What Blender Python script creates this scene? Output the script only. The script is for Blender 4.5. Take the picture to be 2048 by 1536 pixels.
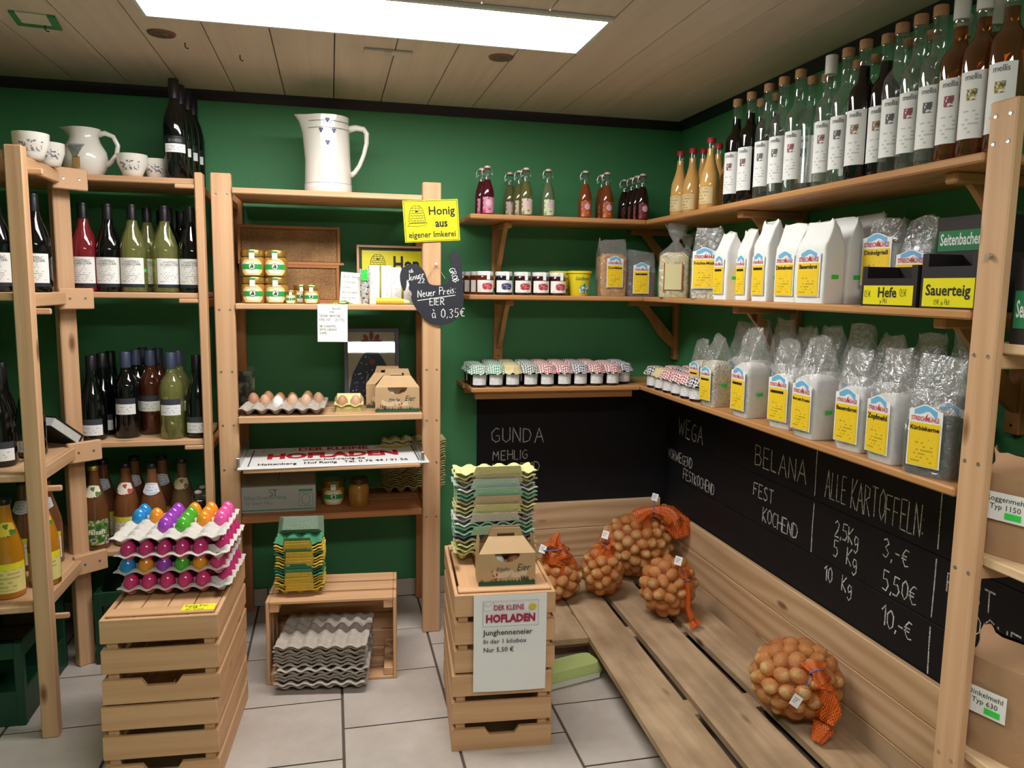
import bpy, bmesh, math, random
from mathutils import Vector, Matrix, noise
for o in list(bpy.data.objects): bpy.data.objects.remove(o)
scene = bpy.context.scene
COL = scene.collection
RND = random.Random(7)
# ------------------------------------------------------------ camera
CAMZ = 1.33; FPX = 1540.0
YAW, PITCH, ROLL = math.radians(13.268), math.radians(-7.216), math.radians(0.841)
def _basis():
    cy, sy, cp, sp = math.cos(YAW), math.sin(YAW), math.cos(PITCH), math.sin(PITCH)
    f = Vector((sy*cp, cy*cp, sp)); r = Vector((cy, -sy, 0)); u = r.cross(f)
    return r*math.cos(ROLL)+u*math.sin(ROLL), -r*math.sin(ROLL)+u*math.cos(ROLL), f
CR, CU, CF = _basis()
cam_d = bpy.data.cameras.new('camera'); cam = bpy.data.objects.new('camera', cam_d); COL.objects.link(cam)
cam_d.sensor_width = 36; cam_d.lens = FPX*36/2048; cam_d.clip_start = .02
m = Matrix((( CR.x, CU.x, -CF.x, 0), (CR.y, CU.y, -CF.y, 0), (CR.z, CU.z, -CF.z, CAMZ), (0, 0, 0, 1)))
cam.matrix_world = m
scene.camera = cam
def _ray(x, y): return CF + CR*((x-1024)/FPX) - CU*((y-768)/FPX)
def at_z(x, y, z): d = _ray(x, y); t = (z-CAMZ)/d.z; return Vector((0, 0, CAMZ))+d*t
def at_y(x, y, Y): d = _ray(x, y); t = Y/d.y; return Vector((0, 0, CAMZ))+d*t
def at_x(x, y, X): d = _ray(x, y); t = X/d.x; return Vector((0, 0, CAMZ))+d*t
# ------------------------------------------------------------ world, exposure
w = bpy.data.worlds.new('world'); scene.world = w; w.use_nodes = True
w.node_tree.nodes['Background'].inputs[0].default_value = (.9, .95, 1, 1)
w.node_tree.nodes['Background'].inputs[1].default_value = 0.02
vs = scene.view_settings; vs.view_transform = 'Standard'; vs.look = 'None'; vs.gamma = 1; vs.exposure = 1.28
vs.use_curve_mapping = False
LAMP_STRENGTH = 11.0
try:
    scene.cycles.max_bounces = 7; scene.cycles.diffuse_bounces = 3; scene.cycles.glossy_bounces = 3; scene.cycles.transparent_max_bounces = 12; scene.cycles.transmission_bounces = 6
    scene.cycles.caustics_reflective = False; scene.cycles.caustics_refractive = False
    scene.cycles.sample_clamp_indirect = 6
except Exception: pass
# ------------------------------------------------------------ room numbers (metres)
D, XR, XL, ZC, YF = 3.21, 1.50, -1.25, 2.045, -1.7
# ------------------------------------------------------------ materials
MATS = {}
def srgb(h):
    h = h.lstrip('#'); out = []
    for i in (0, 2, 4):
        c = int(h[i:i+2], 16)/255; out.append(c/12.92 if c <= .04045 else ((c+.055)/1.055)**2.4)
    return (*out, 1)
def newmat(name):
    m = bpy.data.materials.new(name); m.use_nodes = True; MATS[name] = m
    nt = m.node_tree; return m, nt, nt.nodes, nt.links, nt.nodes['Principled BSDF']
def mat(name, col, rough=.5, metal=0, spec=.5, coat=0, trans=0, ior=1.45, bump=0, bscale=60, var=0, sheen=0):
    if name in MATS: return MATS[name]
    m, nt, N, L, b = newmat(name)
    c = srgb(col) if isinstance(col, str) else (*col, 1)
    b.inputs['Base Color'].default_value = c; b.inputs['Roughness'].default_value = rough
    b.inputs['Metallic'].default_value = metal; b.inputs['Specular IOR Level'].default_value = spec
    b.inputs['Coat Weight'].default_value = coat; b.inputs['Transmission Weight'].default_value = trans
    b.inputs['IOR'].default_value = ior
    if bump or var:
        tc = N.new('ShaderNodeTexCoord'); nz = N.new('ShaderNodeTexNoise'); nz.inputs['Scale'].default_value = bscale; nz.inputs['Detail'].default_value = 5
        L.new(tc.outputs['Object'], nz.inputs['Vector'])
        if bump:
            bp = N.new('ShaderNodeBump'); bp.inputs['Strength'].default_value = bump; bp.inputs['Distance'].default_value = .01
            L.new(nz.outputs['Fac'], bp.inputs['Height']); L.new(bp.outputs['Normal'], b.inputs['Normal'])
        if var:
            mx = N.new('ShaderNodeMix'); mx.data_type = 'RGBA'; mx.blend_type = 'MULTIPLY'; mx.inputs['Factor'].default_value = 1
            cr = N.new('ShaderNodeValToRGB'); cr.color_ramp.elements[0].position = .3; cr.color_ramp.elements[1].position = .7
            v = 1-var; cr.color_ramp.elements[0].color = (v, v, v, 1); cr.color_ramp.elements[1].color = (1, 1, 1, 1)
            L.new(nz.outputs['Fac'], cr.inputs['Fac']); mx.inputs['A'].default_value = c
            L.new(cr.outputs['Color'], mx.inputs['B']); L.new(mx.outputs['Result'], b.inputs['Base Color'])
    return m
def wood(name, light, dark, rough=.55, ring=.28, knots=True, grime=0):
    if name in MATS: return MATS[name]
    m, nt, N, L, b = newmat(name)
    at = N.new('ShaderNodeAttribute'); at.attribute_name = 'gc'
    oi = N.new('ShaderNodeObjectInfo')
    ml = N.new('ShaderNodeVectorMath'); ml.operation = 'SCALE'; ml.inputs[0].default_value = (7, 3, 5); L.new(oi.outputs['Random'], ml.inputs['Scale'])
    ad = N.new('ShaderNodeVectorMath'); ad.operation = 'ADD'; L.new(at.outputs['Vector'], ad.inputs[0]); L.new(ml.outputs[0], ad.inputs[1])
    def scaled(s):
        k = N.new('ShaderNodeVectorMath'); k.operation = 'MULTIPLY'; k.inputs[1].default_value = s; L.new(ad.outputs[0], k.inputs[0]); return k.outputs[0]
    n1 = N.new('ShaderNodeTexNoise'); n1.inputs['Scale'].default_value = 1; n1.inputs['Detail'].default_value = 6; L.new(scaled((3, 90, 90)), n1.inputs['Vector'])
    wv = N.new('ShaderNodeTexWave'); wv.wave_type = 'RINGS'; wv.rings_direction = 'X'; wv.inputs['Scale'].default_value = 2.6
    wv.inputs['Distortion'].default_value = 7; wv.inputs['Detail'].default_value = 2; wv.inputs['Detail Scale'].default_value = .8
    L.new(scaled((.45, 3.2, 3.2)), wv.inputs['Vector'])
    n2 = N.new('ShaderNodeTexNoise'); n2.inputs['Scale'].default_value = 1; n2.inputs['Detail'].default_value = 3; L.new(scaled((2, 5, 5)), n2.inputs['Vector'])
    mx1 = N.new('ShaderNodeMix'); mx1.data_type = 'FLOAT'; mx1.inputs['Factor'].default_value = ring
    L.new(n1.outputs['Fac'], mx1.inputs['A']); L.new(wv.outputs['Fac'], mx1.inputs['B'])
    mx2 = N.new('ShaderNodeMix'); mx2.data_type = 'FLOAT'; mx2.inputs['Factor'].default_value = .4
    L.new(mx1.outputs['Result'], mx2.inputs['A']); L.new(n2.outputs['Fac'], mx2.inputs['B'])
    cr = N.new('ShaderNodeValToRGB'); e = cr.color_ramp.elements
    e[0].position = .12; e[0].color = srgb(dark); e[1].position = .72; e[1].color = srgb(light)
    L.new(mx2.outputs['Result'], cr.inputs['Fac']); out = cr.outputs['Color']
    if knots:
        vo = N.new('ShaderNodeTexVoronoi'); vo.inputs['Scale'].default_value = 1; L.new(scaled((3.2, 9, 9)), vo.inputs['Vector'])
        kr = N.new('ShaderNodeValToRGB'); k = kr.color_ramp.elements; k[0].position = .055; k[0].color = (.22, .12, .06, 1); k[1].position = .13; k[1].color = (1, 1, 1, 1)
        L.new(vo.outputs['Distance'], kr.inputs['Fac'])
        mm = N.new('ShaderNodeMix'); mm.data_type = 'RGBA'; mm.blend_type = 'MULTIPLY'; mm.inputs['Factor'].default_value = .85
        L.new(out, mm.inputs['A']); L.new(kr.outputs['Color'], mm.inputs['B']); out = mm.outputs['Result']
    if grime:
        n3 = N.new('ShaderNodeTexNoise'); n3.inputs['Scale'].default_value = 1; n3.inputs['Detail'].default_value = 6; L.new(scaled((5, 9, 9)), n3.inputs['Vector'])
        gr = N.new('ShaderNodeValToRGB'); g = gr.color_ramp.elements; g[0].position = .35; g[0].color = (.5, .46, .42, 1); g[1].position = .62; g[1].color = (1, 1, 1, 1)
        L.new(n3.outputs['Fac'], gr.inputs['Fac'])
        mg = N.new('ShaderNodeMix'); mg.data_type = 'RGBA'; mg.blend_type = 'MULTIPLY'; mg.inputs['Factor'].default_value = grime
        L.new(out, mg.inputs['A']); L.new(gr.outputs['Color'], mg.inputs['B']); out = mg.outputs['Result']
    L.new(out, b.inputs['Base Color'])
    b.inputs['Roughness'].default_value = rough; b.inputs['Specular IOR Level'].default_value = .35
    bp = N.new('ShaderNodeBump'); bp.inputs['Strength'].default_value = .12; bp.inputs['Distance'].default_value = .004
    L.new(n1.outputs['Fac'], bp.inputs['Height']); L.new(bp.outputs['Normal'], b.inputs['Normal'])
    return m
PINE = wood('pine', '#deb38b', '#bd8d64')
PINE_D = wood('pine_dark_shaded', '#c98a58', '#97592f')  # darker pine: shade painted into rack backs and low shelf; also comb frames
SHELFW = wood('shelf_pine', '#c8935f', '#a8713f', rough=.42)
CRATEW = wood('crate_pine', '#dfb288', '#bf8d60')
PALE = wood('pale_pine', '#e6c9a2', '#cda477')
BOARDW = wood('panel_board', '#dcb993', '#b58a60', ring=.6)
PALLETW = wood('pallet_board', '#c9ac8b', '#a88965', rough=.75, grime=.6)
CEILW = wood('ceiling_board', '#dccdc0', '#c9b8aa', ring=.2, rough=.6, knots=False)
GREEN = mat('green_wall_paint', '#2c7a48', rough=.6, spec=.3, var=.05, bscale=3)
def wall_mat():
    m, nt, N, L, b = newmat('green_wall')
    tc = N.new('ShaderNodeTexCoord'); n = N.new('ShaderNodeTexNoise'); n.inputs['Scale'].default_value = 2.5; n.inputs['Detail'].default_value = 4
    L.new(tc.outputs['Object'], n.inputs['Vector'])
    cr = N.new('ShaderNodeValToRGB'); cr.color_ramp.elements[0].color = srgb('#478a59'); cr.color_ramp.elements[1].color = srgb('#4f9463')
    L.new(n.outputs['Fac'], cr.inputs['Fac']); L.new(cr.outputs['Color'], b.inputs['Base Color'])
    b.inputs['Roughness'].default_value = .55; b.inputs['Specular IOR Level'].default_value = .3
    n2 = N.new('ShaderNodeTexNoise'); n2.inputs['Scale'].default_value = 90; L.new(tc.outputs['Object'], n2.inputs['Vector'])
    bp = N.new('ShaderNodeBump'); bp.inputs['Strength'].default_value = .12; bp.inputs['Distance'].default_value = .01
    L.new(n2.outputs['Fac'], bp.inputs['Height']); L.new(bp.outputs['Normal'], b.inputs['Normal'])
    return m
WALLG = wall_mat()
def tile_mat():
    m, nt, N, L, b = newmat('floor_tile_glaze')
    tc = N.new('ShaderNodeTexCoord'); oi = N.new('ShaderNodeObjectInfo')
    ml = N.new('ShaderNodeVectorMath'); ml.operation = 'SCALE'; ml.inputs[0].default_value = (9, 4, 6); L.new(oi.outputs['Random'], ml.inputs['Scale'])
    ad = N.new('ShaderNodeVectorMath'); ad.operation = 'ADD'; L.new(tc.outputs['Object'], ad.inputs[0]); L.new(ml.outputs[0], ad.inputs[1])
    n = N.new('ShaderNodeTexNoise'); n.inputs['Scale'].default_value = 7; n.inputs['Detail'].default_value = 8; n.inputs['Roughness'].default_value = .65
    L.new(ad.outputs[0], n.inputs['Vector'])
    cr = N.new('ShaderNodeValToRGB'); e = cr.color_ramp.elements; e[0].position = .3; e[0].color = srgb('#b6aaa0'); e[1].position = .7; e[1].color = srgb('#cac0b7')
    L.new(n.outputs['Fac'], cr.inputs['Fac']); L.new(cr.outputs['Color'], b.inputs['Base Color'])
    b.inputs['Roughness'].default_value = .32; b.inputs['Specular IOR Level'].default_value = .4
    return m
TILE = tile_mat()
GROUT = mat('floor_grout', '#5d5148', rough=.9, bump=.2)
BLACKB = mat('blackboard_paint', '#1a191d', rough=.6, spec=.3, var=.25, bscale=14)
DARKTRIM = mat('dark_trim_paint', '#221d2b', rough=.5)
WHITE = mat('white_plastic', '#f2f0ec', rough=.4)
STEEL = mat('screw_steel', '#c9c9c6', rough=.3, metal=1)
BASEB = mat('baseboard_tile', '#c9c2b8', rough=.4, var=.1, bscale=12)
# ------------------------------------------------------------ mesh helpers
class MB:
    def __init__(s): s.v = []; s.f = []; s.uv = {}; s.mi = []
    def add(s, vs, fs, mi=0):
        b = len(s.v); s.v += [tuple(p) for p in vs]; s.f += [tuple(i+b for i in f) for f in fs]; s.mi += [mi]*len(fs); return b
    def box(s, x0, x1, y0, y1, z0, z1, ch=0, M=None, mi=0):
        if ch <= 0:
            vs = [(x, y, z) for z in (z0, z1) for y in (y0, y1) for x in (x0, x1)]
            fs = [(0, 2, 3, 1), (4, 5, 7, 6), (0, 1, 5, 4), (2, 6, 7, 3), (0, 4, 6, 2), (1, 3, 7, 5)]
        else:
            c = min(ch, (x1-x0)*.45, (y1-y0)*.45, (z1-z0)*.45); vs = []; idx = {}
            X = (x0, x1); Y = (y0, y1); Z = (z0, z1)
            for i in (0, 1):
                for j in (0, 1):
                    for k in (0, 1):
                        sx, sy, sz = (c if i == 0 else -c), (c if j == 0 else -c), (c if k == 0 else -c)
                        idx[i, j, k, 0] = len(vs); vs.append((X[i], Y[j]+sy, Z[k]+sz))
                        idx[i, j, k, 1] = len(vs); vs.append((X[i]+sx, Y[j], Z[k]+sz))
                        idx[i, j, k, 2] = len(vs); vs.append((X[i]+sx, Y[j]+sy, Z[k]))
            fs = []
            q = [(0, 0), (1, 0), (1, 1), (0, 1)]
            for i in (0, 1):
                fs.append(tuple(idx[i, a, b, 0] for a, b in (q if i else q[::-1])))
                fs.append(tuple(idx[a, i, b, 1] for a, b in (q[::-1] if i else q)))
                fs.append(tuple(idx[a, b, i, 2] for a, b in (q if i else q[::-1])))
            for a in (0, 1):
                for b in (0, 1):
                    fs.append((idx[0, a, b, 1], idx[1, a, b, 1], idx[1, a, b, 2], idx[0, a, b, 2]))
                    fs.append((idx[a, 0, b, 0], idx[a, 1, b, 0], idx[a, 1, b, 2], idx[a, 0, b, 2]))
                    fs.append((idx[a, b, 0, 0], idx[a, b, 1, 0], idx[a, b, 1, 1], idx[a, b, 0, 1]))
            for i in (0, 1):
                for j in (0, 1):
                    for k in (0, 1): fs.append((idx[i, j, k, 0], idx[i, j, k, 1], idx[i, j, k, 2]))
        if M is not None: vs = [tuple(M @ Vector(p)) for p in vs]
        s.add(vs, fs, mi); return s
    def prism(s, poly, y0, y1, M=None, mi=0):
        "polygon in xz extruded along y (front = y0)"
        n = len(poly); vs = [(x, y0, z) for x, z in poly]+[(x, y1, z) for x, z in poly]
        fs = [tuple(range(n)), tuple(range(2*n-1, n-1, -1))]+[(i, i+n, (i+1) % n+n, (i+1) % n) for i in range(n)]
        if M is not None: vs = [tuple(M @ Vector(p)) for p in vs]
        s.add(vs, fs, mi); return s
    def lathe(s, prof, seg=24, c=(0, 0, 0), M=None, mi=0, cap=True, squash=None):
        b = []; vs = []; fs = []
        for r, z in prof:
            for i in range(seg):
                a = 2*math.pi*i/seg; rr = r
                if squash: rr = r*squash(a)
                vs.append((c[0]+rr*math.cos(a), c[1]+rr*math.sin(a), c[2]+z))
        for k in range(len(prof)-1):
            for i in range(seg):
                j = (i+1) % seg; fs.append((k*seg+i, k*seg+j, (k+1)*seg+j, (k+1)*seg+i))
        if cap:
            fs.append(tuple(range(seg-1, -1, -1))); n = len(prof)-1; fs.append(tuple(n*seg+i for i in range(seg)))
        if M is not None: vs = [tuple(M @ Vector(p)) for p in vs]
        s.add(vs, fs, mi); return s
    def tube(s, pts, r, seg=8, cap=True, mi=0):
        pts = [Vector(p) for p in pts]; n = len(pts); rs = r if isinstance(r, (list, tuple)) else [r]*n
        vs = []; fs = []; up = None
        for i, p in enumerate(pts):
            d = (pts[min(i+1, n-1)]-pts[max(i-1, 0)]).normalized()
            if up is None: up = Vector((0, 0, 1)) if abs(d.z) < .9 else Vector((1, 0, 0))
            a = d.cross(up).normalized(); b = a.cross(d).normalized(); up = b
            for k in range(seg):
                t = 2*math.pi*k/seg; vs.append(tuple(p+(a*math.cos(t)+b*math.sin(t))*rs[i]))
        for i in range(n-1):
            for k in range(seg):
                j = (k+1) % seg; fs.append((i*seg+k, i*seg+j, (i+1)*seg+j, (i+1)*seg+k))
        if cap: fs.append(tuple(range(seg-1, -1, -1))); fs.append(tuple((n-1)*seg+k for k in range(seg)))
        s.add(vs, fs, mi); return s
    def ellipsoid(s, c, r, seg=12, rings=8, egg=0, M=None, mi=0):
        vs = [(0, 0, -1)]; 
        for i in range(1, rings):
            t = math.pi*i/rings
            for k in range(seg):
                a = 2*math.pi*k/seg; z = -math.cos(t); q = math.sin(t)*(1-egg*z)
                vs.append((q*math.cos(a), q*math.sin(a), z))
        vs.append((0, 0, 1)); fs = []
        for k in range(seg): fs.append((0, 1+(k+1) % seg, 1+k))
        for i in range(rings-2):
            for k in range(seg):
                a = 1+i*seg; j = (k+1) % seg; fs.append((a+k, a+j, a+seg+j, a+seg+k))
        e = len(vs)-1; a = 1+(rings-2)*seg
        for k in range(seg): fs.append((a+k, a+(k+1) % seg, e))
        vs = [(c[0]+x*r[0], c[1]+y*r[1], c[2]+z*r[2]) for x, y, z in vs]
        if M is not None: vs = [tuple(M @ Vector(p)) for p in vs]
        s.add(vs, fs, mi); return s
    def grid(s, fn, nu, nv, mi=0, uv=True):
        b = len(s.v)
        vs = [fn(i/nu, j/nv) for j in range(nv+1) for i in range(nu+1)]
        fs = [(j*(nu+1)+i, j*(nu+1)+i+1, (j+1)*(nu+1)+i+1, (j+1)*(nu+1)+i) for j in range(nv) for i in range(nu)]
        s.add(vs, fs, mi)
        if uv:
            for j in range(nv+1):
                for i in range(nu+1): s.uv[b+j*(nu+1)+i] = (i/nu, j/nv)
        return s
    def mesh(s, name, smooth=False, gc=None):
        me = bpy.data.meshes.new(name); me.from_pydata(s.v, [], s.f); me.update()
        if smooth:
            me.polygons.foreach_set('use_smooth', [True]*len(me.polygons))
            if smooth != 'all': me.set_sharp_from_angle(angle=math.radians(smooth if smooth is not True else 40))
        if any(s.mi): me.polygons.foreach_set('material_index', s.mi)
        if s.uv:
            l = me.uv_layers.new(name='UVMap')
            for lp in me.loops: l.data[lp.index].uv = s.uv.get(lp.vertex_index, (0, 0))
        if gc is not None: set_gc(me, gc)
        return me
def set_gc(me, axis=None):
    vs = [v.co for v in me.vertices]
    dims = [max(v[i] for v in vs)-min(v[i] for v in vs) for i in range(3)]
    order = sorted(range(3), key=lambda i: -dims[i]) if axis in (None, 'auto') else [axis]+[i for i in range(3) if i != axis]
    off = (RND.uniform(0, 9), RND.uniform(0, 9), RND.uniform(0, 9))
    a = me.attributes.new('gc', 'FLOAT_VECTOR', 'POINT')
    flat = []
    for v in vs: flat += [v[order[0]]+off[0], v[order[1]]+off[1], v[order[2]]+off[2]]
    a.data.foreach_set('vector', flat)
def link(o, parent=None):
    COL.objects.link(o)
    if parent is not None: o.parent = parent
    return o
def tag(o, label=None, cat=None, group=None, kind=None):
    if label: o['label'] = label
    if cat: o['category'] = cat
    if group: o['group'] = group
    if kind: o['kind'] = kind
    return o
def obj(name, mb, mt, parent=None, smooth=False, loc=None, rz=None, gc=None):
    me = mb.mesh(name, smooth, gc) if isinstance(mb, MB) else mb
    if not me.materials:
        for x in (mt if isinstance(mt, (list, tuple)) else [mt]): me.materials.append(x)
    o = bpy.data.objects.new(name, me); link(o, parent)
    if loc is not None: o.location = loc
    if rz is not None: o.rotation_euler = (0, 0, rz)
    return o
def wobj(name, mb, mt=None, parent=None, axis='auto', **k): return obj(name, mb, mt or PINE, parent, gc=axis, **k)
def thing(name, label, cat, loc=(0, 0, 0), rz=0, group=None):
    o = bpy.data.objects.new(name, None); o.empty_display_size = .05; link(o); o.location = loc; o.rotation_euler = (0, 0, rz)
    return tag(o, label, cat, group)
def struct(o): o['kind'] = 'structure'; return o
def B(x0, x1, y0, y1, z0, z1, ch=.0015, M=None): return MB().box(x0, x1, y0, y1, z0, z1, ch, M)
def copy_tree(o, parent=None):
    c = o.copy(); COL.objects.link(c); c.parent = parent
    for ch in list(o.children): copy_tree(ch, c)
    return c
USED = set()
def place(proto, loc, rz=0, label=None, group=None, rx=0):
    "the first call uses the prototype itself, later ones copy it"
    if proto.name in USED: o = copy_tree(proto)
    else: o = proto; USED.add(proto.name)
    o.location = loc; o.rotation_euler = (rx, 0, rz)
    if label: o['label'] = label
    if group: o['group'] = group
    return o
# ------------------------------------------------------------ text
TXT = {}
def text2d(s, size=1, bold=0, italic=0, align='CENTER', space=1.0):
    key = (s, bold, italic, align, space)
    if key not in TXT:
        c = bpy.data.curves.new('t', 'FONT'); c.body = s; c.size = 1; c.align_x = align; c.offset = min(bold, .019) if 'g' in s else bold; c.shear = italic; c.resolution_u = 2; c.space_character = space; c.space_line = .9
        o = bpy.data.objects.new('t', c); COL.objects.link(o)
        dg = bpy.context.evaluated_depsgraph_get(); me = bpy.data.meshes.new_from_object(o.evaluated_get(dg))
        TXT[key] = ([(v.co.x, v.co.y) for v in me.vertices], [tuple(p.vertices) for p in me.polygons])
        bpy.data.objects.remove(o); bpy.data.curves.remove(c); bpy.data.meshes.remove(me)
    vs, fs = TXT[key]
    return [(x*size, y*size) for x, y in vs], fs
def text_flat(mb, s, x, z, size, y=0, fit=None, hscale=1, **k):
    "text facing -Y in the xz plane"
    vs, fs = text2d(s, size, **k)
    if fit and vs:
        wdt = max(v[0] for v in vs)-min(v[0] for v in vs)
        if wdt*hscale > fit: hscale = fit/wdt
    mb.add([(x+a*hscale, y, z+b) for a, b in vs], fs); return mb
def text_wrap(mb, s, r, z, size, ang=0, hscale=1, **k):
    "text wrapped on a cylinder, centred on the -Y side"
    vs, fs = text2d(s, size, **k)
    mb.add([(r*math.sin(ang+a*hscale/r), -r*math.cos(ang+a*hscale/r), z+b) for a, b in vs], fs); return mb
# stroke lettering for handwriting, unit height 1
ST = {
 'A': ((0, 0, .3, 1, .62, 0), (.12, .4, .5, .4)), 'B': ((0, 0, 0, 1, .4, .95, .45, .75, .35, .55, 0, .52), (.35, .55, .55, .35, .45, .08, 0, 0)),
 'C': ((.5, .9, .25, 1, .02, .7, .02, .3, .25, 0, .52, .12),), 'D': ((0, 0, 0, 1), (0, 1, .4, .9, .58, .55, .42, .1, 0, 0)),
 'E': ((.5, 1, 0, 1, 0, 0, .5, 0), (0, .52, .4, .52)), 'F': ((.55, 1, 0, 1, 0, 0), (0, .52, .4, .52)),
 'G': ((.55, .9, .3, 1, .03, .65, .06, .2, .3, 0, .55, .1, .55, .45, .3, .45),), 'H': ((0, 0, 0, 1), (.5, 0, .5, 1), (0, .5, .5, .5)),
 'I': ((0, 0, 0, 1),), 'J': ((.4, 1, .4, .2, .2, 0, 0, .15),), 'K': ((0, 0, 0, 1), (.5, 1, 0, .45, .5, 0)), 'L': ((0, 1, 0, 0, .45, 0),),
 'M': ((0, 0, .05, 1, .33, .4, .6, 1, .66, 0),), 'N': ((0, 0, 0, 1, .5, 0, .5, 1),), 'O': ((.28, 1, .04, .75, .04, .25, .28, 0, .54, .25, .54, .75, .28, 1),),
 'P': ((0, 0, 0, 1, .45, .9, .45, .6, 0, .5),), 'R': ((0, 0, 0, 1, .45, .92, .45, .62, 0, .5), (.15, .5, .55, 0)),
 'S': ((.48, .88, .25, 1, .05, .8, .15, .58, .42, .42, .48, .2, .25, 0, 0, .12),), 'T': ((0, 1, .6, 1), (.3, 1, .3, 0)), 'U': ((0, 1, 0, .2, .25, 0, .5, .2, .5, 1),),
 'V': ((0, 1, .28, 0, .56, 1),), 'W': ((0, 1, .18, 0, .38, .7, .56, 0, .78, 1),), 'Z': ((0, 1, .5, 1, 0, 0, .55, 0),),
 '0': ((.28, 1, .05, .75, .05, .25, .28, 0, .5, .25, .5, .75, .28, 1),), '1': ((0, .7, .28, 1, .28, 0),), '2': ((.02, .8, .25, 1, .46, .8, .4, .5, 0, 0, .52, .02),),
 '3': ((.03, .9, .28, 1, .46, .8, .2, .55, .48, .3, .3, 0, 0, .08),), '5': ((.5, 1, .08, 1, .04, .55, .35, .6, .5, .32, .32, .02, 0, .06),),
 ',': ((.08, .08, 0, -.15),), '.': ((.02, 0, .06, .02),), ':': ((.05, .15, .08, .1), (.05, .6, .08, .55)), '-': ((0, .45, .35, .45),), "'": ((.05, 1, .02, .8),),
 'x': ((.5, .9, .25, .95, .05, .7, .05, .25, .25, .02, .52, .1), (-.08, .58, .35, .58), (-.08, .4, .32, .4)),
 'a': ((.4, .5, .2, .58, .03, .35, .15, .02, .38, .15, .4, .55, .42, 0, .5, .03),), 'b': ((0, 1, 0, 0, .28, .05, .38, .3, .2, .52, 0, .4),), 'e': ((.02, .3, .38, .36, .25, .56, .05, .4, .08, .08, .28, 0, .42, .12),),
 'g': ((.4, .5, .15, .58, .02, .3, .18, .08, .4, .25, .42, .55, .42, -.2, .2, -.4, .02, -.25),), 'i': ((.03, .55, .03, 0), (.03, .75, .05, .78)), 'j': ((.15, .55, .15, -.25, 0, -.3), (.15, .75, .17, .78)),
 'k': ((0, 0, 0, 1), (.35, .6, 0, .3, .38, 0)), 'n': ((0, .55, 0, 0), (0, .35, .2, .56, .34, .4, .34, 0)), 'r': ((0, .55, 0, 0), (0, .35, .18, .56, .32, .5)), 's': ((.3, .5, .12, .56, .04, .42, .28, .2, .2, .02, 0, .05),),
 'u': ((0, .55, .02, .15, .16, 0, .34, .15), (.34, .55, .34, 0)), 'd': ((.36, .3, .2, .52, .02, .3, .12, .02, .36, .15), (.37, 1, .37, 0)), 't': ((.15, .9, .15, .1, .3, 0), (0, .6, .32, .6)), 'h': ((0, 1, 0, 0), (0, .35, .2, .56, .34, .4, .34, 0)),
 'l': ((.03, 1, .03, .05, .12, 0),), 'm': ((0, .55, 0, 0), (0, .35, .15, .56, .26, .4, .26, 0), (.26, .35, .4, .56, .52, .4, .52, 0)), 'o': ((.2, .56, .02, .35, .1, .05, .3, .05, .38, .35, .2, .56),), 'ß': ((0, -.2, 0, .8, .2, 1, .36, .8, .18, .55, .4, .3, .25, .02, .08, .05),),
 'z': ((0, .55, .35, .55, 0, 0, .38, 0),), 'p': ((0, .55, 0, -.4), (0, .4, .2, .56, .36, .3, .2, .02, 0, .15)), 'f': ((.35, .9, .18, 1, .12, .7, .12, -.2), (0, .55, .3, .55)), 'c': ((.34, .45, .18, .56, .02, .3, .15, .02, .36, .1),),
 'à': ((.4, .5, .2, .58, .03, .35, .15, .02, .38, .15, .4, .55, .42, 0, .5, .03), (.1, .95, .3, .75)),
 'w': ((0, .55, .14, 0, .26, .4, .38, 0, .52, .55),), 'q': ((.1, .9, .2, .7),),
}
SW = {}
for _k, _v in ST.items(): SW[_k] = max(max(p[0::2]) for p in _v)
def strokes(s, size, rnd, gap=.22, slant=0, drop=0, squeeze=1):
    "polylines (x,z) for a handwritten line"
    out = []; x = 0
    for ch in s:
        if ch == ' ': x += .42*size*squeeze; continue
        if ch not in ST: continue
        j = rnd.uniform(-.04, .04)*size; sc = size*rnd.uniform(.92, 1.06)
        for p in ST[ch]:
            out.append([(x+(px*squeeze+slant*pz)*sc+rnd.uniform(-.015, .015)*size, pz*sc+j+drop*x+rnd.uniform(-.015, .015)*size) for px, pz in zip(p[0::2], p[1::2])])
        x += (SW[ch]*squeeze+gap*squeeze)*size
    return out, x
def ribbon(mb, pl, wd, y=0, rnd=None):
    "flat strip along an (x,z) polyline, facing -Y"
    pts = []
    for a, b in zip(pl[:-1], pl[1:]):
        n = max(1, int(math.hypot(b[0]-a[0], b[1]-a[1])/(wd*3)))
        for i in range(n): pts.append((a[0]+(b[0]-a[0])*i/n, a[1]+(b[1]-a[1])*i/n))
    pts.append(pl[-1]); vs = []
    for i, p in enumerate(pts):
        q0 = pts[max(i-1, 0)]; q1 = pts[min(i+1, len(pts)-1)]
        dx, dz = q1[0]-q0[0], q1[1]-q0[1]; l = math.hypot(dx, dz) or 1; k = wd/2*(rnd.uniform(.7, 1.2) if rnd else 1)
        vs += [(p[0]-dz/l*k, y, p[1]+dx/l*k), (p[0]+dz/l*k, y, p[1]-dx/l*k)]
    mb.add(vs, [(2*i, 2*i+1, 2*i+3, 2*i+2) for i in range(len(pts)-1)])
def write(mb, s, x, z, size, wd, y=0, seed=0, **k):
    r = random.Random(seed); pls, wdt = strokes(s, size, r, **k)
    for pl in pls: ribbon(mb, [(x+a, z+b) for a, b in pl], wd, y, r)
    return wdt
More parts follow.
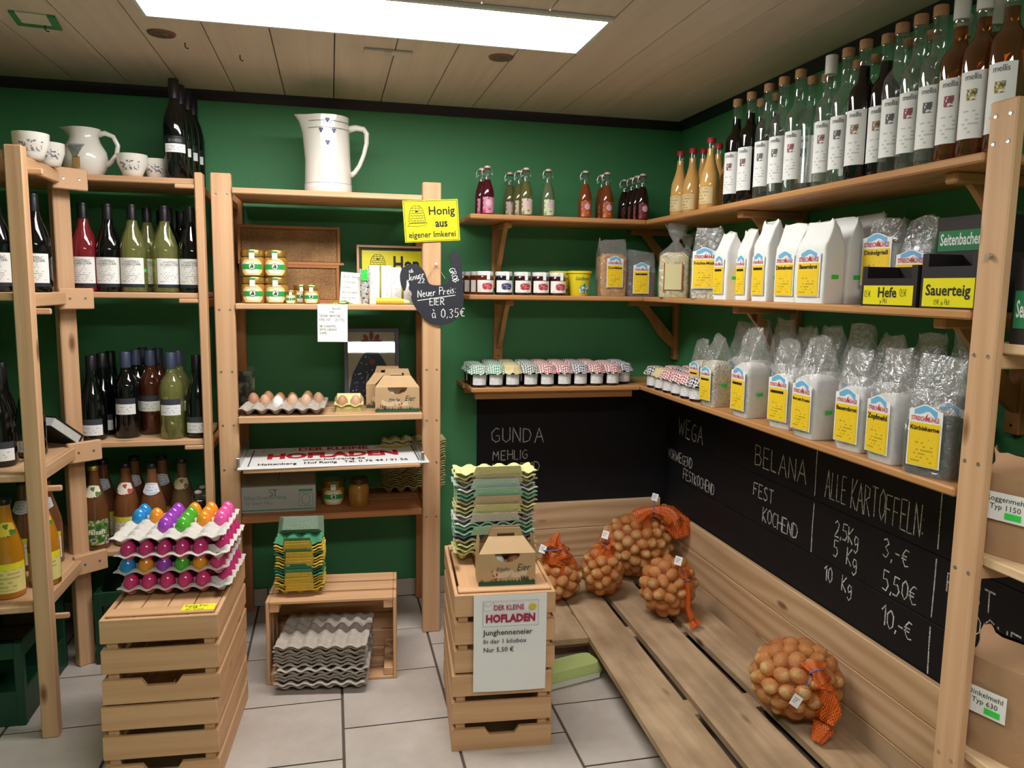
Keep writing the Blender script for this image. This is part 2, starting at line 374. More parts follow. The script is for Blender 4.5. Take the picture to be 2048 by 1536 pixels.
# ============================================================ room shell
fl = struct(obj('floor', B(XL-.1, XR+.1, YF-.1, D+.1, -.06, -.004, 0), GROUT))
P_ = .327; TW = .319
tmesh = B(-TW/2, TW/2, -TW/2, TW/2, -.003, 0, .0015).mesh('tile'); tmesh.materials.append(TILE)
i = -4
while .018+i*P_ < XR:
    cx = .018+(i+.5)*P_
    y = (2.40 if i % 2 else 2.552)-13*P_*.995+P_/2
    while y < D+.1:
        x0 = max(cx-TW/2, XL); x1 = min(cx+TW/2, XR); y1 = min(y+TW/2, D)
        full = x0 == cx-TW/2 and x1 == cx+TW/2 and y1 == y+TW/2
        if y > YF and x1-x0 > .02 and y1-(y-TW/2) > .02:
            if full: t = link(bpy.data.objects.new('tile', tmesh), fl); t.location = (cx, y, 0)
            else: obj('tile', B(x0, x1, y-TW/2, y1, -.003, 0, .0015), TILE, fl)
        y += P_*.995
    i += 1
ce = struct(obj('ceiling', B(XL-.1, XR+.1, YF-.1, D+.1, ZC+.014, ZC+.1, 0), mat('ceiling_backing', '#4a3a2c', .8)))
PW = .182
nP = int((XR-XL)/PW)+1
for k in range(nP):
    x0 = XL+k*PW; x1 = min(x0+PW-.003, XR)
    for (y0, y1) in ((YF, .6+(k % 3)*.35), (.6+(k % 3)*.35+.002, D)):
        wobj('ceiling_board', B(x0, x1, y0, y1, ZC, ZC+.014, .002), CEILW, ce)
struct(obj('wall_back', B(XL-.1, XR+.1, D, D+.1, -.06, ZC+.1, 0), WALLG))
struct(obj('wall_right', B(XR, XR+.1, YF, D, -.06, ZC+.1, 0), WALLG))
struct(obj('wall_left', B(XL-.1, XL, YF, D, -.06, ZC+.1, 0), WALLG))
struct(obj('wall_front', B(XL-.1, XR+.1, YF-.1, YF, -.06, ZC+.1, 0), mat('pale_wall_paint', '#cfc9bd', .8)))
def cove(L0, L1): 
    return [(0, -.034), (.006, -.034), (.022, -.012), (.026, 0), (0, 0)]
pr = cove(0, 0)
mb = MB(); M = Matrix(((0, 1, 0, 0), (-1, 0, 0, D), (0, 0, 1, ZC), (0, 0, 0, 1)))
mb.prism(pr, XL, XR, M); struct(obj('trim_1', mb, DARKTRIM))
mb = MB(); M = Matrix(((-1, 0, 0, XR), (0, 1, 0, 0), (0, 0, 1, ZC), (0, 0, 0, 1)))
mb.prism(pr, YF, D-.026, M); struct(obj('trim_2', mb, DARKTRIM))
mb = MB(); M = Matrix(((1, 0, 0, XL), (0, 1, 0, 0), (0, 0, 1, ZC), (0, 0, 0, 1)))
mb.prism(pr, YF, D-.026, M); struct(obj('trim_3', mb, DARKTRIM))
bb = struct(obj('baseboard_back', B(XL, .6, D-.009, D, 0, .075, .001), GROUT))
x = XL+.001
while x < .598:
    obj('tile', B(x, min(x+.322, .599), D-.0105, D-.008, .002, .076, .001), BASEB, bb); x += .327
# ceiling lamps (two equal panels)
def lamp_emit():
    m, nt, N, L, b = newmat('panel_light'); b.inputs['Base Color'].default_value = (1, 1, 1, 1)
    b.inputs['Emission Color'].default_value = (1, .985, .965, 1); b.inputs['Emission Strength'].default_value = LAMP_STRENGTH; return m
LAMP = lamp_emit(); FRAMEW = mat('lamp_frame_white', '#dcdcdc', .4)
def ceiling_lamp(x0, x1, y0, y1, label):
    t = thing('ceiling_lamp', label, 'ceiling lamp', ((x0+x1)/2, (y0+y1)/2, ZC-.012)); a, b = (x1-x0)/2, (y1-y0)/2; f = .014
    mb = MB()
    for q in ((-a, a, -b, -b+f), (-a, a, b-f, b), (-a, -a+f, -b+f, b-f), (a-f, a, -b+f, b-f)): mb.box(*q, 0, .012, .002)
    obj('frame', mb, FRAMEW, t)
    obj('light_panel', B(-a+f, a-f, -b+f, b-f, .0035, .012, 0), LAMP, t)
ceiling_lamp(-.48, .745, 2.035, 2.345, 'bright flat LED panel lamp on the board ceiling above the honey rack')
ceiling_lamp(-.35, .875, -.02, .29, 'bright flat LED panel lamp on the board ceiling, away from the bottle shelves')
BROWN = mat('spot_copper', '#8a6253', .35, metal=.4); DARK = mat('dark_plastic', '#1b1718', .5)
for px, py, lab in ((323, 66, 'round copper recessed spotlight in ceiling above the wine rack, switched off'), (1002, 114, 'round copper recessed spotlight in ceiling near the corner bottle shelf, switched off')):
    p = at_z(px, py, ZC); t = thing('ceiling_spotlight', lab, 'spotlight', (p.x, p.y, ZC-.006), group='recessed ceiling spotlights')
    obj('ring', MB().lathe([(.026, .0005), (.03, 0), (.037, .001), (.04, .006)], 28), BROWN, t, smooth=True)
    obj('bulb_cover', MB().lathe([(.004, -.002), (.018, -.003), (.022, .0)], 24), mat('spot_lens', '#6b5550', .25), t, smooth=True)
p = at_z(776, 102, ZC); t = thing('cable_cover', 'white plastic cable cover plate on the ceiling boards beside the panel lamp', 'cover', (p.x, p.y, ZC-.009))
obj('plate', B(-.074, .074, -.021, .021, .001, .009, .002), mat('cover_white', '#cfc5be', .5), t)
obj('clip', B(-.012, .010, -.022, .022, -.001, .002, .001), mat('cover_white2', '#c2b7b0', .5), t)
p = at_z(84, 40, ZC); t = thing('price_tag', 'green framed white tag plate fixed flat on the ceiling', 'tag', (p.x-.015, p.y, ZC-.006), rz=.15)
obj('frame', MB().prism([(-.055, .0), (-.04, .0), (-.04, .006), (-.055, .006)], -.06, .06).box(.035, .055, -.06, .06, 0, .006).box(-.04, .035, .035, .06, 0, .006), mat('tag_green', '#3f8f5a', .5), t)
obj('paper', B(-.04, .035, -.06, .035, .002, .005, 0), mat('tag_paper', '#d8d4c8', .7), t)
for k, (px, py) in enumerate(((370, 82), (480, 107), (90, 43))):
    p = at_z(px, py+3, ZC)
    o = obj('ceiling_hook', MB().tube([(0, 0, 0), (0, 0, -.012), (.004, 0, -.016), (.010, 0, -.016)], .0018, 6), mat('hook_rust', '#4a3328', .5), None, loc=(p.x, p.y, ZC-.0005 if k < 2 else ZC-.006))
    tag(o, ['small rusty screw hook in the ceiling near the copper spotlight', 'small rusty screw hook in the ceiling between spotlight and lamp panel', 'small rusty screw hook at the green framed ceiling tag'][k], 'hook', 'ceiling hooks')

# ============================================================ corner wall shelves
SZ = (1.60, 1.297, .938); ST_ = .019; SFY, SFX = 2.905, 1.222; SX0 = .515; SY0 = 1.275
def bracket(parent, M, arm=.235, leg=.26):
    "local: wall plane y=0, arm towards -y, top z=0"
    mb = MB(); mb.box(-.02, .02, -.02, 0, -leg, 0, .002, M); wobj('bracket_leg', mb, SHELFW, parent, axis=2)
    mb = MB(); mb.box(-.017, .017, -arm, -.02, -.024, 0, .004, M); wobj('bracket_arm', mb, SHELFW, parent, axis=None)
    # curved brace between leg foot and arm end, profile in (y,z)
    up = []; lo = []
    for i in range(13):
        t = i/12; y = -.022-(arm*.80-.022)*t; z = -(leg-.05)+(leg-.074)*t
        bulge = math.sin(t*math.pi)*.018+math.sin(t*2*math.pi)*.012
        lo.append((y-bulge*.4, z-bulge*.2)); up.append((y+.006+bulge*.1+.018, z+.022))
    poly = lo+up[::-1]; n = len(poly); vs = [(-.009, y, z) for y, z in poly]+[(.009, y, z) for y, z in poly]
    fs = [(i, i+1, 25-i-1, 25-i) for i in range(12)]+[(n+i+1, n+i, n+25-i, n+25-i-1) for i in range(12)]+[(i, i+n, (i+1) % n+n, (i+1) % n) for i in range(n)]
    mb = MB(); mb.add([tuple(M @ Vector(p)) for p in vs], fs); wobj('bracket_brace', mb, SHELFW, parent, axis=2, smooth=30)
    mb = MB(); mb.lathe([(.0035, 0), (.003, .001)], 8, M=M @ Matrix.Translation((0, -.0202, -leg+.02)) @ Matrix.Rotation(math.pi/2, 4, 'X')); obj('screw', mb, DARK, parent)
names = ['top', 'middle', 'bottom']
texts = [('wall shelf board in warm pine on brackets, carrying the swing-top syrup bottles', 'wall shelf board in warm pine along the right wall, carrying tall corked spirit bottles'),
         ('wall shelf board in warm pine on brackets, carrying white-lidded jam jars', 'wall shelf board in warm pine along the right wall, carrying white paper flour bags'),
         ('wall shelf board above the blackboard, carrying jars with cloth caps', 'wall shelf board above the chalk price board, carrying clear flour bags')]
for k, z in enumerate(SZ):
    a = thing('wall_shelf', texts[k][0], 'shelf', (0, 0, z-ST_)); b = thing('wall_shelf', texts[k][1], 'shelf', (0, 0, z-ST_))
    wobj('board', B(SX0+(.01 if k == 2 else 0), SFX+.12*0+.0, SFY, SFY+.147, 0, ST_, .004), SHELFW, a, axis=0)
    wobj('board', B(SX0, SFX, SFY+.149, D-.001, 0, ST_, .002), SHELFW, a, axis=0)
    for q in (0, 1): wobj('board', B(SFX+q*.139, SFX+q*.139+.137, SY0-(.0 if k else 0), D-.001, 0, ST_, .004 if q == 0 else .002), SHELFW, b, axis=1)
    if k < 2:
        bracket(a, Matrix.Translation((.69 if k else .678, D, 0)))
        for yy in (3.17, 2.26, 1.40): bracket(b, Matrix.Translation((XR, yy, 0)) @ Matrix.Rotation(-math.pi/2, 4, 'Z'))
    else:
        wobj('batten', B(.54, 1.20, D-.05, D-.022, -.035, -.0005, .003), SHELFW, a, axis=0)
        wobj('batten', B(.545, 1.20, SFY+.03, SFY+.055, -.03, -.0005, .003), SHELFW, a, axis=0)
        wobj('batten', B(XR-.05, XR-.024, SY0, D-.06, -.035, -.0005, .003), SHELFW, b, axis=1)
# ============================================================ blackboards and boarding
CHALK = mat('chalk', '#e4e2de', .95)
def chalk_mat():
    m, nt, N, L, b = newmat('chalk_line'); b.inputs['Roughness'].default_value = .95
    tc = N.new('ShaderNodeTexCoord'); n = N.new('ShaderNodeTexNoise'); n.inputs['Scale'].default_value = 420; n.inputs['Detail'].default_value = 2
    L.new(tc.outputs['Object'], n.inputs['Vector']); cr = N.new('ShaderNodeValToRGB'); cr.color_ramp.elements[0].position = .36; cr.color_ramp.elements[1].position = .52
    cr.color_ramp.elements[0].color = srgb('#3a393c'); cr.color_ramp.elements[1].color = srgb('#e6e4e0')
    L.new(n.outputs['Fac'], cr.inputs['Fac']); L.new(cr.outputs['Color'], b.inputs['Base Color']); return m
CHALKL = chalk_mat()
t = thing('blackboard', 'blackboard on the back wall chalked GUNDA MEHLIG KOCHEND', 'blackboard', (0, D-.02, 0))
obj('panel', B(.604, XR-.002, 0, .0195, .28, .90, .002), BLACKB, t)
for a_ in (('GUNDA', .665, .665, .062, 3, .24, -.06), ('MEHLIG', .672, .585, .042, 4, .2, 0), ('KOCHEND', .672, .527, .042, 5, .22, 0)):
    mb = MB(); write(mb, a_[0], a_[1], a_[2], a_[3], .0042, -.0006, seed=a_[4], gap=a_[5], drop=a_[6]); obj('chalk_writing', mb, CHALKL, t)
# right blackboard: three painted planks
t = thing('blackboard', 'long blackboard of painted planks on the right wall with chalked potato prices', 'blackboard', (1.478, 0, 0), rz=-math.pi/2)
Mr = lambda y: -y    # world y -> local x (rz=-90: local x -> -world y)
for z0, z1 in ((.30, .4975), (.4995, .6735), (.6755, .925)): obj('plank', B(-(D-.021), -.62, 0, .0215, z0, z1, .0015), BLACKB, t)
mb = MB()
def ch(s, y, z, size, **k):
    m_ = MB(); write(m_, s, -y, z, size, k.pop('wd', .0042), -.0006, **k); obj('chalk_writing', m_, CHALKL, t)
ch('WEGA', 3.07, .70, .075, seed=11, gap=.2, drop=-.03); ch('VORWIEGEND', 3.165, .575, .043, seed=12, gap=.16, squeeze=.85); ch('FESTKOCHEND', 3.005, .515, .045, seed=13, gap=.15, squeeze=.85)
ch('BELANA', 2.44, .71, .072, seed=14, gap=.2); ch('FEST', 2.44, .595, .05, seed=15, gap=.16); ch('KOCHEND', 2.37, .520, .052, seed=16, gap=.14, squeeze=.9)
ch('ALLE KARTOFFELN:', 2.035, .70, .085, seed=17, gap=.15, squeeze=.48, wd=.0036)
ch('2,5Kg', 1.975, .595, .05, seed=18, gap=.16, squeeze=.8); ch('3,-x', 1.765, .605, .05, seed=19, gap=.25, squeeze=.9)
ch('5', 1.975, .530, .05, seed=20, gap=.16, squeeze=.8); ch('Kg', 1.912, .528, .05, seed=40, gap=.16, squeeze=.8); ch('5,50x', 1.758, .515, .055, seed=21, gap=.16, squeeze=.85)
ch('10', 2.01, .442, .05, seed=22, gap=.16, squeeze=.8); ch('Kg', 1.925, .442, .05, seed=41, gap=.16, squeeze=.8); ch('10,-x', 1.752, .415, .055, seed=23, gap=.16, squeeze=.9)
rr = random.Random(5)
for y, zs in ((2.085, ((.90, .69), (.665, .505))), (1.575, ((.90, .69), (.665, .51), (.485, .36))), (1.50, ((.84, .74),))):
    for z1, z0 in zs:
        mb = MB(); ribbon(mb, [(-y+rr.uniform(-.002, .002), z1), (-y, (z0+z1)/2), (-y+rr.uniform(-.003, .003), z0)], .004, -.0006, rr); obj('chalk_line', mb, CHALKL, t)
ch('FEST', 1.535, .595, .05, seed=30); ch('KOCHEND', 1.49, .525, .05, seed=31)
# wooden boarding below
def boarding(lab, loc, rz, L, zs):
    t = thing('wood_boarding', lab, 'boarding', loc, rz)
    for z0, z1 in zs: wobj('board', B(0, L, 0, .02, z0, z1, .002), BOARDW, t, axis=0)
boarding('horizontal pine boarding along the back wall behind the potato sacks', (.60, D-.042, 0), 0, .85, ((.012, .133), (.135, .268), (.27, .387)))
boarding('horizontal pine boarding below the chalked price blackboard', (1.455, D-.045, 0), -math.pi/2, 2.45, ((.012, .122), (.124, .245), (.247, .357)))
# pallet
t = thing('pallet', 'low wooden slatted pallet on the floor carrying the potato sacks', 'pallet', (0, 0, 0))
zt = .10
def plank(x0, x1, xa, xb, y0, y1, zz=zt):
    "board from y0 (near) to y1 (far); x0,x1 near, xa,xb far"
    mb = MB(); h = .02
    vs = [(x0, y0, zz-h), (x1, y0, zz-h), (xb, y1, zz-h), (xa, y1, zz-h), (x0, y0, zz), (x1, y0, zz), (xb, y1, zz), (xa, y1, zz)]
    mb.add(vs, [(0, 3, 2, 1), (4, 5, 6, 7), (0, 1, 5, 4), (1, 2, 6, 5), (2, 3, 7, 6), (3, 0, 4, 7)])
    wobj('plank', mb, PALLETW, t, axis=1)
plank(.822, .995, .905, 1.052, 1.25, 3.15); plank(1.028, 1.205, 1.078, 1.225, 1.25, 3.15); plank(1.25, 1.40, 1.255, 1.405, 1.25, 3.15)
plank(.735, .872, .75, .895, 2.46, 3.15)
for yy in (1.35, 2.0, 2.52, 3.02):
    x0 = .74 if yy > 2.4 else .86
    wobj('batten', B(x0+.02, 1.40, yy-.04, yy+.04, .06, .0795, .002), PALLETW, t, axis=0)
    for xx in (.905, 1.14, 1.33): wobj('block', B(xx, xx+.055, yy-.045, yy+.045, 0, .0595, .002), PALLETW, t)
# ============================================================ middle rack
def screws(parent, pts, M=None):
    if 'rack_screw_head' not in bpy.data.meshes: q = MB().lathe([(.0045, -.0005), (.004, .0008), (.0018, .0005)], 8).mesh('rack_screw_head'); q.materials.append(STEEL)
    for p in pts:
        Mx = Matrix.Translation(p) @ Matrix.Rotation(math.pi/2, 4, 'X'); o = link(bpy.data.objects.new('screw', bpy.data.meshes['rack_screw_head']), parent); o.matrix_basis = M @ Mx if M else Mx
MY = 2.826
t = thing('shelf_rack', 'tall open pine rack carrying honey jars, egg boxes and the white pitcher', 'shelf', (0, MY, 0))
for x0, x1 in ((-.39, -.324), (.327, .394)):
    wobj('post', B(x0, x1, 0, .035, 0, 1.697, .003), PINE, t, axis=2)
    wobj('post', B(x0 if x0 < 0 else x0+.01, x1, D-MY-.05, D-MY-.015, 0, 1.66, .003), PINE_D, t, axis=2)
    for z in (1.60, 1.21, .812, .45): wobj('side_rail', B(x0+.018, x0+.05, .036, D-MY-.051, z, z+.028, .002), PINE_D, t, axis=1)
    screws(t, [(xx, -.0003, zz) for zz in (1.625, 1.235, 1.02, .83, .67, .46) for xx in (x0+.015, x1-.015)])
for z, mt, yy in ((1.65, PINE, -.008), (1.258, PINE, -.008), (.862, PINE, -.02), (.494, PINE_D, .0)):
    th = .02 if z > 1 else .024
    for q in range(2):
        w_ = (D-MY-.056-yy)/2; wobj('shelf_board', B(-.322, .325, yy+q*w_, yy+(q+1)*w_-.001, z-th, z, .003), mt, t, axis=0)
# pull-out tray with slides
sl = wobj('pull_out_tray', B(-.30, .305, -.125, .20, .683, .697, .003), PINE, t, axis=0)
for s, x in ((-1, -.318), (1, .312)):
    obj('drawer_slide', B(x-.004, x+.008, -.11, .205, .70, .735, .001), STEEL, t)
    wobj('tray_cleat', B(min(x, x-.012*s), max(x, x-.012*s)+.001, -.12, .20, .69, .70), PINE, t, axis=1)
# ============================================================ corner rack (back wall, left) and left rack
CT = (1.672, 1.292, .786, .403)
RA = math.radians(40)
t = thing('shelf_rack', 'narrow pine corner rack of wine and juice bottles beside the honey rack', 'shelf', (-.862, 2.79, 0))
ox, oy = .862, -2.79
def wb(*a, **k): return B(a[0]+ox, a[1]+ox, a[2]+oy, a[3]+oy, a[4], a[5], .003)
Mp = Matrix.Rotation(RA, 4, 'Z')
mb = MB().box(0, .054, 0, .035, 0, 1.648, .003, Mp); wobj('corner_post', mb, PINE, t, axis=2)
wobj('post', wb(-.437, -.411, 2.80, 2.85, 0, 1.692), PINE, t, axis=2)
wobj('post', wb(-.437, -.411, D-.055, D-.015, 0, 1.66), PINE_D, t, axis=2)
wobj('post', wb(-.98, -.95, D-.055, D-.015, 0, 1.64), PINE_D, t, axis=2)
for z in CT:
    for q in range(2):
        wobj('shelf_board', wb(-.86 if q == 0 else -.86, -.438, 2.833-.02+q*.16, 2.833-.02+(q+1)*.16-.001 if q == 0 else D-.056, z-.02, z), PINE, t, axis=0)
    mb = MB().box(-.022, .086, -.058, -.038, z-.056, z+.012, .003, Mp); wobj('corner_block', mb, PINE, t, axis=None)
    screws(t, [(.010, -.0585, z-.022), (.058, -.0585, z-.022)], Mp)
    wobj('cleat', wb(-.50, -.438, 2.803, 2.812, z-.034, z-.019), PINE, t, axis=0)
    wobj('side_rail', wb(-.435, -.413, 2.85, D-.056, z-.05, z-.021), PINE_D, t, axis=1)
t = thing('shelf_rack', 'pine rack of bottles standing along the left wall', 'shelf', (-.817, 2.352, 0))
ox, oy = .817, -2.352
wobj('post', wb(-.839, -.795, 2.352, 2.39, 0, 1.685), PINE, t, axis=2)
wobj('post', wb(-1.24, -1.20, 2.352, 2.39, 0, 1.685), PINE, t, axis=2)
for z in CT:
    wobj('shelf_board', wb(-1.04, -.842, 2.36, 3.15, z-.02, z), PINE, t, axis=1)
    wobj('shelf_board', wb(-1.24, -1.042, 2.392, 3.15, z-.02, z), PINE, t, axis=1)
    wobj('front_edge', wb(-.8415, -.822, 2.391, 2.735, z-.04, z), PINE, t, axis=1)
    wobj('cleat', wb(-.8385, -.76, 2.391, 2.402, z-.058, z-.041), PINE, t, axis=0)
# ============================================================ right rack
t = thing('shelf_rack', 'pine rack with a broad screwed post in front of the right wall, carrying flour sacks', 'shelf', (1.222, 1.205, 0))
ox, oy = -1.222, -1.205
wobj('post', wb(1.222, 1.243, 1.206, 1.268, 0, 1.688), PINE, t, axis=2)
wobj('post', wb(1.46, 1.475, 1.206, 1.26, 0, 1.688), PINE, t, axis=2)
RZ = (1.236, .816, .405)
for z in RZ:
    for q in range(2): wobj('shelf_board', wb(1.246+q*.106, 1.246+q*.106+.104, .62, 1.26, z-.02, z), PALE, t, axis=1)
    wobj('side_rail', wb(1.244, 1.459, 1.215, 1.24, z-.05, z-.0205), PINE, t, axis=0)
screws(t, [(-x, -.0005, z) for z in (1.66, 1.61, 1.21, 1.0, .78, .38) for x in (-.015, -.048)], Matrix.Rotation(-math.pi/2, 4, 'Z') @ Matrix.Translation((0, 0, 0)) @ Matrix.Scale(-1, 4, (1, 0, 0)))
o = obj('screw_knob', MB().tube([(-.001, .03, 1.40), (-.010, .03, 1.40)], .006, 10), STEEL, t)
# ============================================================ crates
def crate_parts(t, M, L=.426, W=.29, H=.23, cut=True):
    "open box: long sides along x, ends at +-x, opening at z=H. M places it"
    th = .011; g = .018; sh = (H-2*g)/3
    def bx(n, *a, ax='auto', mt=CRATEW): wobj(n, MB().box(*a, .002, M), mt, t, axis=ax)
    for k in range(3):
        z0 = k*(sh+g); z1 = z0+sh
        for s in (-1, 1):
            y0, y1 = sorted((s*(W/2-th), s*W/2)); bx('slat', -L/2+th+.0005, L/2-th-.0005, y0, y1, z0, z1)
            x0, x1 = sorted((s*(L/2-th), s*L/2))
            if k == 2 and cut:
                c = .05; poly = [(-W/2, z0), (-c, z0), (-c+.014, z0+.02), (c-.014, z0+.02), (c, z0), (W/2, z0), (W/2, z1), (-W/2, z1)]
                Mq = M @ Matrix(((0, 1, 0, 0), (1, 0, 0, 0), (0, 0, 1, 0), (0, 0, 0, 1)))
                wobj('slat', MB().prism(poly, x0, x1, Mq), CRATEW, t)
            else: bx('slat', x0, x1, -W/2, W/2, z0, z1)
    for sx in (-1, 1):
        for sy in (-1, 1):
            x0, x1 = sorted((sx*(L/2-th-.0005), sx*(L/2-th-.032))); y0, y1 = sorted((sy*(W/2-th-.0005), sy*(W/2-th-.028)))
            bx('corner_post', x0, x1, y0, y1, .0095, H-.003)
    n = 4; w = (W-2*th-.006)/n
    for k in range(n): bx('bottom_plank', -L/2+th+.001, L/2-th-.001, -W/2+th+.002+k*w, -W/2+th+k*w+w-.001, .001, .009)
    for s in (-1, 1):
        x0, x1 = sorted((s*(L/2-th-.001), s*(L/2-th-.045))); bx('bottom_batten', x0, x1, -W/2+th+.001, W/2-th-.001, -.0065, .0006)
def inv_crate(loc, rz, lab):
    "standing upside down, long axis into the room, end facing -y"
    t = thing('wooden_crate', lab, 'crate', loc, rz, 'pine crates stacked upside down')
    M = Matrix.Translation((0, 0, .23)) @ Matrix.Rotation(math.pi, 4, 'X') @ Matrix.Rotation(math.pi/2, 4, 'Z')
    crate_parts(t, M); return t
LCX, LCY, LRZ = -.437, 2.265, math.radians(-4)
RCX, RCY, RRZ = .483, 2.245, math.radians(-5)
CTOP = .23*2+.0075
for (cx, cy, rz, w) in ((LCX, LCY, LRZ, 'the coloured eggs'), (RCX, RCY, RRZ, 'the paper shop notice')):
    inv_crate((cx, cy, 0), rz, 'upside-down pine slat crate on the tiles, lower one under '+('the coloured eggs' if cx < 0 else 'the nested egg cartons'))
    inv_crate((cx+.004, cy+.003, .2305+.007), rz+.012, 'upside-down pine slat crate stacked on another, topped by '+('trays of coloured eggs' if cx < 0 else 'nested egg cartons'))
CTOP = .2375+.23+.0065
t = thing('wooden_crate', 'pine crate lying on its side on the tiles with its opening full of egg trays', 'crate', (-.002, 2.63, .1455), math.radians(-5))
crate_parts(t, Matrix.Translation((0, .115, 0)) @ Matrix.Rotation(math.pi/2, 4, 'X'), cut=False)
BOXTOP = .2905
# ============================================================ helpers for goods
def pos_y(px, Y, z):
    py = 700.
    for _ in range(6):
        a = at_y(px, py, Y).z; b = at_y(px, py+1, Y).z; py += (z-a)/(b-a)
    return at_y(px, py, Y)
def pos_x(px, X, z):
    py = 700.
    for _ in range(6):
        a = at_x(px, py, X).z; b = at_x(px, py+1, X).z; py += (z-a)/(b-a)
    return at_x(px, py, X)
def print_mat(name, bg, ink, rows=9, cols=22, thr=.42, m0=.1, v0=.08, v1=.92, top=None, top_v=.75, rough=.6):
    "paper with rows of small dark print; optional coloured upper field"
    if name in MATS: return MATS[name]
    m, nt, N, L, b = newmat(name); b.inputs['Roughness'].default_value = rough
    tc = N.new('ShaderNodeTexCoord'); sp = N.new('ShaderNodeSeparateXYZ'); L.new(tc.outputs['UV'], sp.inputs[0])
    def mth(op, a, bb=None):
        n = N.new('ShaderNodeMath'); n.operation = op
        for i, q in enumerate((a, bb)):
            if q is None: continue
            if isinstance(q, (int, float)): n.inputs[i].default_value = q
            else: L.new(q, n.inputs[i])
        return n.outputs[0]
    u, v = sp.outputs[0], sp.outputs[1]
    rv = mth('MULTIPLY', v, rows); fr = mth('FRACT', rv); fl_ = mth('FLOOR', rv)
    line = mth('MULTIPLY', mth('GREATER_THAN', fr, .28), mth('LESS_THAN', fr, .72))
    cb = N.new('ShaderNodeCombineXYZ'); L.new(mth('FLOOR', mth('MULTIPLY', u, cols)), cb.inputs[0]); L.new(fl_, cb.inputs[1])
    wn = N.new('ShaderNodeTexWhiteNoise'); wn.noise_dimensions = '2D'; L.new(cb.outputs[0], wn.inputs['Vector'])
    cb2 = N.new('ShaderNodeCombineXYZ'); L.new(fl_, cb2.inputs[0]); wn2 = N.new('ShaderNodeTexWhiteNoise'); wn2.noise_dimensions = '2D'; L.new(cb2.outputs[0], wn2.inputs['Vector'])
    half = mth('MULTIPLY', mth('ADD', mth('MULTIPLY', wn2.outputs['Value'], .6), .4), .5-m0)
    inm = mth('LESS_THAN', mth('ABSOLUTE', mth('SUBTRACT', u, .5)), half)
    inv = mth('MULTIPLY', mth('GREATER_THAN', v, v0), mth('LESS_THAN', v, v1))
    mask = mth('MULTIPLY', mth('MULTIPLY', line, mth('GREATER_THAN', wn.outputs['Value'], thr)), mth('MULTIPLY', inm, inv))
    base = None
    mx = N.new('ShaderNodeMix'); mx.data_type = 'RGBA'; L.new(mth('MULTIPLY', mask, .5), mx.inputs['Factor']); mx.inputs['A'].default_value = srgb(bg); mx.inputs['B'].default_value = srgb(ink)
    out = mx.outputs['Result']
    if top:
        m2 = N.new('ShaderNodeMix'); m2.data_type = 'RGBA'; L.new(mth('GREATER_THAN', v, top_v), m2.inputs['Factor']); L.new(out, m2.inputs['A']); m2.inputs['B'].default_value = srgb(top); out = m2.outputs['Result']
    L.new(out, b.inputs['Base Color']); return m
def gingham(name, c, n=9):
    if name in MATS: return MATS[name]
    m, nt, N, L, b = newmat(name); b.inputs['Roughness'].default_value = .9; b.inputs['Specular IOR Level'].default_value = .1
    tc = N.new('ShaderNodeTexCoord'); sp = N.new('ShaderNodeSeparateXYZ'); L.new(tc.outputs['UV'], sp.inputs[0])
    fs = []
    for i in (0, 1):
        a = N.new('ShaderNodeMath'); a.operation = 'MULTIPLY'; a.inputs[1].default_value = n; L.new(sp.outputs[i], a.inputs[0])
        f = N.new('ShaderNodeMath'); f.operation = 'FRACT'; L.new(a.outputs[0], f.inputs[0])
        g = N.new('ShaderNodeMath'); g.operation = 'GREATER_THAN'; g.inputs[1].default_value = .5; L.new(f.outputs[0], g.inputs[0]); fs.append(g.outputs[0])
    s = N.new('ShaderNodeMath'); s.operation = 'ADD'; L.new(fs[0], s.inputs[0]); L.new(fs[1], s.inputs[1])
    h = N.new('ShaderNodeMath'); h.operation = 'MULTIPLY'; h.inputs[1].default_value = .5; L.new(s.outputs[0], h.inputs[0])
    cr = N.new('ShaderNodeValToRGB'); cr.color_ramp.elements[0].color = srgb('#eeeae4'); cr.color_ramp.elements[1].color = srgb(c)
    L.new(h.outputs[0], cr.inputs['Fac']); L.new(cr.outputs['Color'], b.inputs['Base Color']); return m
def arc_label(r, z0, z1, ha, seg=14, ang=0, eps=.0007):
    mb = MB()
    def fn(u, v):
        a = ang+(u*2-1)*ha; return ((r+eps)*math.sin(a), -(r+eps)*math.cos(a), z0+(z1-z0)*v)
    return mb.grid(fn, seg, 1)
def wdisc(mb, r, a0, z0, ra, rz, rings=3, seg=18, mi=0, wob=0, pw=1):
    "disc wrapped on a cylinder of radius r, centred at angle a0 from -Y"
    f = lambda q, s: (abs(q)**pw)*(1 if q >= 0 else -1)
    pts = [(r*math.sin(a0), -r*math.cos(a0), z0)]
    for k in range(1, rings+1):
        for i in range(seg):
            t_ = 2*math.pi*i/seg; q = k/rings*(1+(wob*math.cos(i*math.pi) if k == rings else 0)); a = a0+ra*q*f(math.cos(t_), 0)
            pts.append((r*math.sin(a), -r*math.cos(a), z0+rz*q*f(math.sin(t_), 0)))
    fs = [(0, 1+i, 1+(i+1) % seg) for i in range(seg)]
    for k in range(rings-1):
        for i in range(seg): j = (i+1) % seg; a = 1+k*seg; fs.append((a+i, a+seg+i, a+seg+j, a+j))
    b = mb.add(pts, fs, mi)
    for i, p_ in enumerate(pts): mb.uv[b+i] = (.5+.5*math.asin(max(-1, min(1, (math.atan2(p_[0], -p_[1])-a0)/ra/1.2)))/1.57, .5+.5*(p_[2]-z0)/rz)
DGLASS = mat('dark_wine_glass', '#07090a', .06, spec=.6, coat=.3)
BGLASS = mat('brown_black_glass', '#140a08', .06, spec=.6, coat=.3)
